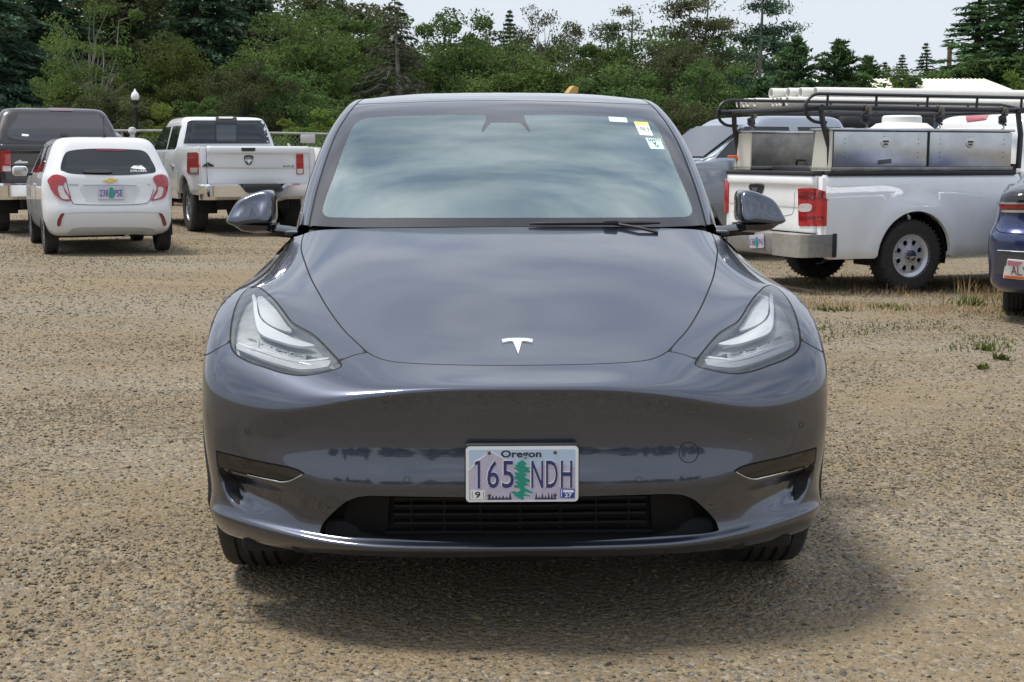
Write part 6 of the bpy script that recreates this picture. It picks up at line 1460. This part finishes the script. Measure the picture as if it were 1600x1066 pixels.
# ------------------------------------------------------------------ trees and plants
def leafmat(name, c1, c2, c3, trans=.35):
    m = bpy.data.materials.new(name); m.use_nodes = True; nt = m.node_tree; N = nt.nodes; L = nt.links; N.clear()
    o = N.new('ShaderNodeOutputMaterial'); tc = N.new('ShaderNodeTexCoord'); oi = N.new('ShaderNodeObjectInfo')
    n1 = N.new('ShaderNodeTexNoise'); n1.inputs['Scale'].default_value = .55; n1.inputs['Detail'].default_value = 3; L.new(tc.outputs['Object'], n1.inputs['Vector'])
    n2 = N.new('ShaderNodeTexNoise'); n2.inputs['Scale'].default_value = 6; n2.inputs['Detail'].default_value = 2; L.new(tc.outputs['Object'], n2.inputs['Vector'])
    ad = N.new('ShaderNodeMath'); ad.operation = 'MULTIPLY_ADD'; ad.inputs[1].default_value = .6; L.new(n2.outputs['Fac'], ad.inputs[0]); L.new(n1.outputs['Fac'], ad.inputs[2])
    mr = N.new('ShaderNodeMapRange'); mr.inputs[1].default_value = .55; mr.inputs[2].default_value = 1.1; L.new(ad.outputs[0], mr.inputs[0])
    r = N.new('ShaderNodeValToRGB'); e = r.color_ramp.elements; e[0].color = (*c1, 1); e[1].color = (*c3, 1); q = e.new(.5); q.color = (*c2, 1); L.new(mr.outputs[0], r.inputs[0])
    hs = N.new('ShaderNodeHueSaturation'); mv = N.new('ShaderNodeMapRange'); mv.inputs[3].default_value = .78; mv.inputs[4].default_value = 1.22; L.new(oi.outputs['Random'], mv.inputs[0]); L.new(mv.outputs[0], hs.inputs['Value']); L.new(r.outputs[0], hs.inputs['Color'])
    mh = N.new('ShaderNodeMapRange'); mh.inputs[3].default_value = .485; mh.inputs[4].default_value = .515; L.new(oi.outputs['Random'], mh.inputs[0]); L.new(mh.outputs[0], hs.inputs['Hue'])
    d = N.new('ShaderNodeBsdfDiffuse'); t = N.new('ShaderNodeBsdfTranslucent'); L.new(hs.outputs[0], d.inputs[0]); L.new(hs.outputs[0], t.inputs[0])
    mx = N.new('ShaderNodeMixShader'); mx.inputs[0].default_value = trans; L.new(d.outputs[0], mx.inputs[1]); L.new(t.outputs[0], mx.inputs[2]); L.new(mx.outputs[0], o.inputs[0])
    return m
LF_A = leafmat('leaves_yellow_green', (0.0553, 0.0792, 0.0242), (0.1046, 0.1452, 0.0448), (0.1845, 0.2179, 0.0775))
LF_B = leafmat('leaves_mid_green', (0.0442, 0.0774, 0.0258), (0.0922, 0.1437, 0.0479), (0.1659, 0.2211, 0.0737))
LF_C = leafmat('leaves_olive', (0.0600, 0.0720, 0.0360), (0.1050, 0.1230, 0.0600), (0.1725, 0.1875, 0.0975))
LF_D = leafmat('needles_dark', (0.0378, 0.0693, 0.0441), (0.0693, 0.1197, 0.0756), (0.1323, 0.1890, 0.1134), .15)
LF_E = leafmat('needles_green', (0.0363, 0.0727, 0.0323), (0.0687, 0.1251, 0.0524), (0.1251, 0.1917, 0.0848), .2)
LF_F = leafmat('needles_grey', (0.0484, 0.0552, 0.0386), (0.0800, 0.0883, 0.0607), (0.1174, 0.1242, 0.0911), .2)
LF_G = leafmat('leaves_bright', (.085, .125, .025), (.140, .190, .045), (.21, .26, .08))
BARK = mat('bark_brown', (.085, .070, .055), .95, var=.5, vscale=6, bump=.5, bscale=14); BARKP = mat('bark_pale', (.26, .235, .20), .95, var=.4, vscale=5, bump=.4, bscale=12); BARKD = mat('bark_dark', (.045, .038, .033), .95, var=.4, vscale=6)
def cards(C, size, up, rg, asp=.55, axis=None, droop=0.0):
    """one four-cornered leaf per centre"""
    n = len(C); d = rg.normal(size=(n, 3)); d[:, 2] += up; d /= np.linalg.norm(d, axis=1)[:, None]      # leaf normal
    if axis is None: a = rg.normal(size=(n, 3))
    else: a = axis+rg.normal(size=(n, 3))*.35
    a[:, 2] -= droop; a -= d*(a*d).sum(1)[:, None]; a /= np.maximum(np.linalg.norm(a, axis=1), 1e-6)[:, None]; b = np.cross(d, a)
    s = size*rg.uniform(.6, 1.35, (n, 1)); V = np.stack([C-a*s, C+b*s*asp, C+a*s, C-b*s*asp], 1).reshape(-1, 3)
    return V, np.arange(4*n).reshape(n, 4)
def mesh_np(name, V, Fq, m):
    me = bpy.data.meshes.new(name); n = len(Fq); me.vertices.add(len(V)); me.vertices.foreach_set('co', np.asarray(V, np.float32).ravel())
    me.loops.add(4*n); me.loops.foreach_set('vertex_index', np.asarray(Fq, np.int32).ravel()); me.polygons.add(n); me.polygons.foreach_set('loop_start', np.arange(0, 4*n, 4, dtype=np.int32))
    me.materials.append(m); me.update(calc_edges=True); return me
def limb(mb, p0, p1, r0, r1, rg, sag=.0, k=5):
    P = []; p0 = np.array(p0, float); p1 = np.array(p1, float); L = np.linalg.norm(p1-p0)
    j = rg.normal(size=(k, 3))*L*.05
    for i in range(k):
        t = i/(k-1); q = p0+(p1-p0)*t+(j[i] if 0 < i < k-1 else 0); q[2] += sag*math.sin(math.pi*t)*L; P.append(tuple(q))
    mb.tube(P, list(np.linspace(r0, r1, k)), 5, cap=False); return P
def broadleaf(seed, Hh, Rr, leaf, bark, n_cl=70, per=190, base=.22, lsize=.085, squash=1.0, openness=0.0):
    rg = np.random.default_rng(seed); tr = MB(); top = Hh*.72
    lean = rg.normal(size=2)*.05*Hh
    trunk = [(0, 0, -.2), (lean[0]*.2, lean[1]*.2, Hh*.18), (lean[0]*.5, lean[1]*.5, Hh*.42), (lean[0], lean[1], top)]
    tr.tube(trunk, [Hh*.028, Hh*.022, Hh*.016, Hh*.006], 8)
    Vs = []; Fs = []; nb = 0
    zc = Hh*(base+1)/2; hz = Hh*(1-base)/2
    for c in range(n_cl):
        u = rg.normal(size=3); u /= np.linalg.norm(u); rad = rg.uniform(.35, 1.18)**.5
        q = np.array([u[0]*Rr*rad, u[1]*Rr*rad, zc+u[2]*hz*rad*squash]); q[:2] += lean*(q[2]/Hh)
        q[:2] *= 1+.18*math.sin(3*math.atan2(u[1], u[0])+seed)
        if q[2] < Hh*.06: q[2] = Hh*.06+rg.random()*.5
        z0 = min(q[2]*.75, top)*rg.uniform(.55, .95); f = z0/top; limb(tr, (lean[0]*f, lean[1]*f, z0), q, Hh*.008*(1.3-f)+.008, .008, rg, .08)
        cr = Rr*rg.uniform(.13, .34)*(1-openness*.3); m = int(1.55*per*rg.uniform(.5, 1.4)); d = rg.normal(size=(m, 3)); d /= np.linalg.norm(d, axis=1)[:, None]
        C = q+d*(rg.uniform(.25, 1, (m, 1))**.6)*cr*np.array([1.15, 1.15, .72]); V, Fq = cards(C, lsize*.78, .8, rg); Vs.append(V); Fs.append(Fq+nb); nb += len(V)
    return tr, mesh_np('crown', np.vstack(Vs), np.vstack(Fs), leaf), bark
def conifer(seed, Hh, Rr, leaf, bark, lev=34, br=7, per=46, lsize=.14, droop=.35, base=.08, gaps=.0, power=.9):
    rg = np.random.default_rng(seed); tr = MB(); tr.tube([(0, 0, -.2), (.02*Hh, 0, Hh*.5), (0, .01*Hh, Hh)], [Hh*.022, Hh*.014, .012], 8); Vs = []; Fs = []; nb = 0
    for l in range(lev):
        t = l/(lev-1); z = Hh*(base+(1-base)*t); R_ = Rr*((1-t)**power)*rg.uniform(.75, 1.15)+.12
        for b in range(br):
            if rg.random() < gaps: continue
            a = rg.uniform(0, 2*math.pi); L = R_*rg.uniform(.6, 1.1); d = np.array([math.cos(a), math.sin(a), 0.0])
            p0 = np.array([0, 0, z]); p1 = p0+d*L+np.array([0, 0, (.22-droop)*L]); limb(tr, p0, p1, .010+.012*(1-t), .004, rg, .06, 4)
            m = max(6, int(per*L/Rr*1.6)); s = rg.uniform(.15, 1.02, m)**.8; side = np.array([-d[1], d[0], 0])
            C = p0+np.outer(s, p1-p0)+np.outer(rg.normal(size=m)*(.05+.22*L*(s*(1.1-s))), side); C[:, 2] += .06*L*np.sin(math.pi*np.clip(s, 0, 1))-abs(rg.normal(size=m))*.10*droop*2
            V, Fq = cards(C, lsize, .5, rg, .28, axis=np.tile(d, (m, 1)), droop=droop); Vs.append(V); Fs.append(Fq+nb); nb += len(V)
    return tr, mesh_np('crown', np.vstack(Vs), np.vstack(Fs), leaf), bark
def pine(seed, Hh, leaf, bark, pads=26, spread=2.2, per=260, lo=.45, stems=1, lsize=.12):
    rg = np.random.default_rng(seed); tr = MB(); Vs = []; Fs = []; nb = 0; ends = []
    for s_ in range(stems):
        o = rg.normal(size=2)*.35*(stems > 1); top = np.array([o[0]*2.2, o[1]*2.2, Hh*rg.uniform(.85, 1)]); st = [(o[0]*.4, o[1]*.4, -.2), tuple(np.array([o[0]*1.2, o[1]*1.2, Hh*.4])), tuple(np.array([o[0]*1.9, o[1]*1.8, Hh*.72])), tuple(top)]
        tr.tube(st, [.15, .12, .08, .03], 8); ends.append(np.array(st))
    for p in range(pads):
        st = ends[p % stems]; t = rg.uniform(lo, 1.0); zz = t*Hh; f = np.clip(t, 0, 1); base = np.array([np.interp(zz, st[:, 2], st[:, 0]), np.interp(zz, st[:, 2], st[:, 1]), min(zz, st[-1, 2])])
        a = rg.uniform(0, 2*math.pi); L = spread*rg.uniform(.25, 1)*(1.15-.75*max(0, (t-lo)/(1-lo))); q = base+np.array([math.cos(a)*L, math.sin(a)*L, L*rg.uniform(-.05, .30)])
        limb(tr, base, q, .04, .012, rg, .05); m = int(per*rg.uniform(.5, 1.3)); d = rg.normal(size=(m, 3)); C = q+d*np.array([.42, .42, .14])*rg.uniform(.7, 1.2); C[: m//3] = base+(q-base)*rg.uniform(.4, 1, (m//3, 1))+rg.normal(size=(m//3, 3))*.14
        V, Fq = cards(C, lsize, .6, rg, .3); Vs.append(V); Fs.append(Fq+nb); nb += len(V)
    return tr, mesh_np('crown', np.vstack(Vs), np.vstack(Fs), leaf), bark
KINDS = {}
def kind(name, args): 
    tr, crown, bark = args; ob = tr.build('trunk', bark, None, smooth=60); me = ob.data; bpy.data.objects.remove(ob); KINDS[name] = (me, crown)
kind('bushA', broadleaf(1, 7.0, 2.7, LF_A, BARK, 92, 210, .05, .095)); kind('bushB', broadleaf(2, 7.0, 2.6, LF_B, BARK, 92, 210, .04, .095)); kind('bushC', broadleaf(3, 7.0, 2.9, LF_C, BARK, 90, 200, .06, .09))
kind('openA', broadleaf(4, 8.0, 2.6, LF_A, BARKP, 52, 130, .25, .085, openness=.6)); kind('openC', broadleaf(5, 8.0, 2.4, LF_C, BARKP, 44, 110, .35, .08, openness=.8)); kind('bushD', broadleaf(6, 6.0, 2.7, LF_B, BARK, 70, 240, .02, .09))
kind('spruce', conifer(7, 14.0, 3.4, LF_D, BARKD, 46, 8, 60, .17, .45)); kind('spruceG', conifer(8, 11.0, 2.8, LF_E, BARK, 40, 8, 56, .15, .25)); kind('snag', conifer(9, 9.5, 3.2, LF_F, BARKP, 38, 6, 40, .14, .42, gaps=.12, base=.12, power=.7)); kind('youngpine', conifer(10, 6.0, 2.0, LF_E, BARK, 34, 9, 52, .13, -.25, base=.02, power=.6))
kind('pine', pine(11, 10.0, LF_D, BARKP, 34, 2.4, 240, .42, 2)); kind('thinpine', pine(12, 9.0, LF_C, BARKP, 15, 1.3, 170, .72, 3, .10)); kind('bright', broadleaf(13, 3.0, 1.3, LF_G, BARK, 40, 120, .0, .06)); kind('shrub', broadleaf(14, 3.0, 1.9, LF_B, BARK, 46, 150, .0, .08))
kind('crownpine', pine(15, 10.0, LF_C, BARKP, 30, 2.2, 260, .55, 2, .11))
rt = random.Random(11)
def tree(kd, u, Y, vtop, label, nm='tree', cat='tree', group=None, wx=1.0, sink=0.0, rot=None, hscale=None):
    """stand a tree of this kind at the bearing of u, Y metres away, reaching up to the sight line of vtop"""
    x = at(u, 243, Y).x; z = gz(x, min(Y, 30))-sink; me_t, me_c = KINDS[kd]; zt = max(v.co.z for v in me_c.vertices) if kd not in HT else HT[kd]; HT[kd] = zt
    h = at(u, vtop, Y).z-z; s = h/zt; o = thing(nm, label, cat, (x, Y, z), rot if rot is not None else rt.uniform(0, 6.28), group); o.scale = (s*wx, s*wx, s)
    link(bpy.data.objects.new('trunk', me_t), o); link(bpy.data.objects.new('crown', me_c), o); return o
HT = {}
T = tree
T('spruce', -10, 47, -150, 'huge dark spruce at the far left edge of the wood', 'spruce_tree', wx=1.7)
T('spruce', 85, 52, -120, 'tall dark spruce behind the canopy pickup', 'spruce_tree', wx=1.7)
T('spruce', 205, 60, -90, 'dark spruce showing behind the pale-trunked tree on the left', 'spruce_tree', wx=.9)
T('spruce', 325, 56, -130, 'tall dark spruce with a leaning trunk above the white hatchback', 'spruce_tree', wx=1.7)
T('spruce', 405, 62, -60, 'dark spruce deep in the wood above the white pickup', 'spruce_tree', wx=1.7)
T('spruce', 535, 66, -30, 'black-green spruce top rising left of the grey snag', 'spruce_tree', wx=.9)
T('openA', 150, 43, 0, 'pale-trunked tree with layered light green leaves behind the dark pickup', wx=.85)
T('bushA', 125, 41, 95, 'low yellow-green bush between the dark pickup and the lamp', 'bush', 'bush', wx=.95)
T('bushC', 200, 40, 135, 'grey-green bush behind the street lamp', 'bush', 'bush')
T('bushA', 272, 44, 45, 'bright yellow-green tree above the white hatchback', wx=.8)
T('bushC', 365, 42, 95, 'rounded olive tree above the white pickup cab', wx=.95)
T('bushB', 310, 40, 150, 'dark green bush left of the white pickup roof', 'bush', 'bush')
T('bushA', 470, 50, 8, 'broad yellow-green tree left of the grey car roof', wx=.95)
T('bushB', 445, 43, 100, 'mid green tree right above the white pickup roof', wx=1.1)
T('bright', 305, 38.5, 158, 'small bright green sapling left of the white pickup roof', 'sapling', 'sapling')
T('bright', 480, 36, 170, 'loose bright green shrub behind the fence right of the white pickup', 'shrub', 'shrub', wx=1.3)
T('bright', 450, 37, 185, 'low green shrub at the foot of the wood behind the fence', 'shrub', 'shrub', wx=1.2)
T('snag', 618, 46, -8, 'half-bare grey spruce with hanging branches over the car roof', 'spruce_tree', wx=1.15)
T('bushB', 560, 54, 45, 'dark green tree behind the half-bare spruce', wx=1.0)
T('bushB', 725, 52, 8, 'tall round green tree with its top against the sky', wx=.85)
T('bushB', 668, 50, 75, 'green tree between the half-bare spruce and the tall round tree', wx=1.0)
T('bushA', 815, 48, 62, 'yellow-green tree in the middle above the car roof', wx=1.15)
T('openC', 845, 54, 4, 'thin grey-topped tree with bare limbs in the middle of the skyline', wx=.75)
T('spruceG', 796, 58, 14, 'slim conifer tip on the skyline in the middle', 'conifer', wx=.95)
T('openC', 880, 52, 30, 'sparse tree with pale forked limbs right of the middle', wx=.8)
T('bushB', 935, 47, 58, 'broad dark green tree right of the middle above the car roof', wx=1.2)
T('bushD', 985, 43, 95, 'low dark green bush in front of the wood right of the car roof', 'bush', 'bush', wx=1.1)
T('thinpine', 968, 58, 2, 'thin-stemmed tree with small leaf tufts standing against the sky', 'thin_tree', wx=.95)
T('crownpine', 1065, 52, -18, 'tall open tree with pale branching trunks right of the sky gap', wx=.95)
T('bushC', 1045, 49, 70, 'olive tree below the tall open tree', wx=1.0)
T('pine', 1178, 54, -30, 'tall dark layered pine with bare trunks against the sky', 'pine_tree', wx=.85)
T('bushB', 1120, 45, 90, 'dark green tree left of the work pickup rack', wx=1.05)
T('bushC', 1075, 41, 150, 'low olive bush just right of the car roof', 'bush', 'bush')
T('youngpine', 1240, 47, 52, 'dense young pine above the white pipes, leftmost of three', 'pine_tree', wx=1.0)
T('youngpine', 1305, 49, 58, 'dense young pine above the white pipes, middle of three', 'pine_tree', wx=1.0)
T('youngpine', 1350, 66, 84, 'dense young pine left of the cream roof, rightmost of three', 'pine_tree', wx=.95)
T('youngpine', 1190, 44, 118, 'low dark pine behind the rack left end', 'pine_tree', wx=1.2)
T('spruceG', 1404, 95, 84, 'distant conifer left of the utility pole', 'conifer', wx=1.2); T('spruceG', 1440, 90, 66, 'distant conifer just left of the utility pole', 'conifer', wx=1.2); T('spruceG', 1378, 100, 96, 'farthest conifer over the left end of the cream roof', 'conifer', wx=1.5)
T('bushD', 1410, 72, 104, 'rounded dark tree behind the cream roof', wx=1.2); T('bushB', 1460, 70, 100, 'dark tree behind the cream roof below the utility pole', wx=1.2)
T('spruceG', 1525, 62, -60, 'tall green conifer on the right with ragged boughs', 'conifer', wx=1.6); T('spruceG', 1590, 60, -110, 'tallest green conifer at the right edge', 'conifer', wx=1.7); T('spruce', 1560, 72, -60, 'dark conifer between the two tall ones on the right', 'spruce_tree', wx=.9)
T('bushB', 1520, 60, 85, 'leafy tree under the tall conifers behind the cream roof end', wx=1.1)
T('bright', 1590, 50, 108, 'slim bright green shrub at the right edge beyond the rack', 'shrub', 'shrub', wx=.6)
T('bushD', 1600, 58, 120, 'dark bush at the right edge behind the bright shrub', 'bush', 'bush', wx=1.2)
T('bright', 1391, 53.5, 124, 'small leafy branch tip in front of the cream roof left end', 'sapling', 'sapling', wx=.3)
# back rows of the wood
BK = ['bushD', 'bushB', 'spruce', 'bushC']
wh_ = ['left edge', 'dark pickup', 'gap between dark pickup and hatchback', 'white hatchback', 'street lamp', 'gap left of the white pickup', 'white pickup cab', 'white pickup tailgate', 'gap right of the white pickup', 'left roof pillar', 'left half of the car roof', 'roof centre left', 'roof centre', 'roof centre right', 'right half of the car roof', 'right roof pillar', 'silver-blue pickup', 'work pickup rack']
for k, (u, vt) in enumerate(((-15, -70), (50, -55), (115, -20), (185, -40), (245, -30), (300, -50), (360, -45), (425, -25), (490, 12), (560, 10), (630, 40), (700, 48), (775, 66), (850, 70), (925, 78), (1000, 62), (1085, 40), (1150, 45))):
    T(BK[k % 4] if k % 4 != 2 else ('spruce' if u < 500 else 'bushD'), u, 60+4*(k % 3), vt, 'dark back-row tree above the '+wh_[k], group='back row of the wood', wx=1.35 if k % 4 != 2 else 1.5)
# the wood goes on past both edges of the view
for k, (u, Y, kd, vt) in enumerate(((1680, 58, 'bushB', 10), (1760, 62, 'spruceG', -40), (1850, 58, 'bushC', 20), (1940, 64, 'spruceG', -60), (2040, 60, 'bushB', 5), (2150, 62, 'bushC', 15), (-110, 52, 'spruce', -80), (-200, 50, 'bushB', 10), (-300, 54, 'spruce', -60))):
    T(kd, u, Y, vt, 'tree of the wood just outside the %s edge of the view' % ('right' if u > 0 else 'left'), group='trees past the right edge' if u > 0 else 'trees past the left edge', wx=1.3)
# dark undergrowth that closes the foot of the wood
for k, (u, Y) in enumerate(((20, 50), (120, 51), (240, 50), (350, 50), (430, 48), (520, 48), (600, 50), (690, 50), (770, 50), (850, 52), (940, 50), (1020, 50), (1100, 50), (1180, 50), (1260, 52), (1340, 56), (1430, 66), (1540, 66))):
    T('shrub', u, Y, 150-(k*37 % 40), 'dark undergrowth shrub low in the wood behind the '+wh_[k], 'shrub', 'shrub', 'undergrowth shrubs', wx=1.5)
# wood and parked vehicles behind the photographer, present only as reflections
for k in range(20):
    x = -48+k*5+rt.uniform(-1, 1); o = thing('tree', 'tree of the wood behind the photographer, mirrored in the paintwork', 'tree', (x, -58+rt.uniform(-4, 4), 0), rt.uniform(0, 6), 'trees behind the photographer'); o.scale = (1.1, 1.1, rt.uniform(.9, 1.3))
    me_t, me_c = KINDS[('bushB', 'bushC', 'spruceG')[k % 3]]; link(bpy.data.objects.new('trunk', me_t), o); link(bpy.data.objects.new('crown', me_c), o)
# ------------------------------------------------------------------ weeds and dry grass on the right
STRAW = leafmat('dry_straw', (.30, .21, .10), (.40, .30, .16), (.52, .42, .25), .2); WEED = leafmat('weed_green', (.06, .085, .02), (.10, .13, .035), (.15, .185, .055), .3)
def blades(n, area, h0, h1, w, seed, bend=.5):
    rg = np.random.default_rng(seed); V = []; Fq = []
    for i in range(n):
        x, y = area(rg); z = ground_z(x, y); a = rg.uniform(0, 6.28); h = rg.uniform(h0, h1); b = rg.uniform(.1, bend)*h; d = np.array([math.cos(a), math.sin(a)]); s = np.array([-d[1], d[0]])*w; k = len(V)
        V += [(x-s[0], y-s[1], z), (x+s[0], y+s[1], z), (x+d[0]*b*.4+s[0]*.7, y+d[1]*b*.4+s[1]*.7, z+h*.6), (x+d[0]*b*.4-s[0]*.7, y+d[1]*b*.4-s[1]*.7, z+h*.6), (x+d[0]*b, y+d[1]*b, z+h)]
        Fq += [(k, k+1, k+2, k+3), (k+3, k+2, k+4)]
    return MB().add(V, Fq)
def zone(rg):
    while True:
        v = rg.uniform(428, 520); u = rg.uniform(1230, 1760); d = pix(u, v); t = (-.09-CAMH)/d.z; x, y = d.x*t, d.y*t
        if mnoise.noise(Vector((x*.9, y*.9, 5)))+.35*mnoise.noise(Vector((x*3, y*3, 1))) > .02+(v-470)*.004: return x, y
tag(blades(5200, zone, .015, .07, .003, 1, 2.2).build('dry_grass', STRAW, None, smooth=None), 'short dry straw-coloured grass round the work pickup wheel', None, kind='stuff')
def zone2(rg):
    while True:
        v = rg.uniform(432, 560); u = rg.uniform(1240, 1760); d = pix(u, v); t = (-.07-CAMH)/d.z; x, y = d.x*t, d.y*t
        if mnoise.noise(Vector((x*1.3, y*1.3, 9))) > .22: return x, y
tag(blades(1100, zone2, .012, .045, .004, 2, 1.4).build('green_grass', WEED, None, smooth=None), 'thin patches of short green grass on the right of the lot', None, kind='stuff')
def tuft(name, label, u, v, n, h0, h1, spread, m, seed, leafy=False, cat='weed'):
    d = pix(u, v); t = (-.08-CAMH)/d.z; x0, y0 = d.x*t, d.y*t
    o = blades(n, lambda rg: (x0+rg.normal()*spread, y0+rg.normal()*spread), h0, h1, .003 if not leafy else .009, seed, .8 if not leafy else 1.6).build(name, m, None, smooth=None)
    return tag(o, label, cat)
tuft('grass_tuft', 'dry grass tuft in front of the work pickup tyre', 1402, 458, 40, .05, .14, .08, STRAW, 1, cat='grass tuft')
tuft('grass_tuft', 'tall dry grass tuft between the tyre and the blue car', 1548, 462, 60, .06, .18, .11, STRAW, 2, cat='grass tuft')
tuft('weed', 'tall thin weed with green leaves just left of the blue car', 1508, 462, 30, .08, .28, .06, STRAW, 3); tuft('weed', 'leafy green weed at the foot of the tall thin weed', 1514, 476, 70, .04, .13, .09, WEED, 4, True)
tuft('weed', 'leafy green weed under the blue car corner', 1592, 489, 70, .04, .12, .10, WEED, 5, True); tuft('weed', 'small yellow-green weed on the bare dirt, upper one', 1540, 556, 50, .02, .07, .035, WEED, 6, True)
tuft('weed', 'small yellow-green weed on the bare dirt, lower right one', 1565, 573, 40, .02, .06, .03, WEED, 7, True); tuft('weed', 'tiny weed lowest on the bare dirt', 1535, 590, 24, .015, .05, .02, WEED, 8, True)
tuft('weed', 'low green weed right of the grey car fender', 1395, 485, 60, .02, .07, .10, WEED, 9, True); tuft('weed', 'flat green weed nearest the grey car fender', 1300, 489, 50, .02, .06, .09, WEED, 10, True)
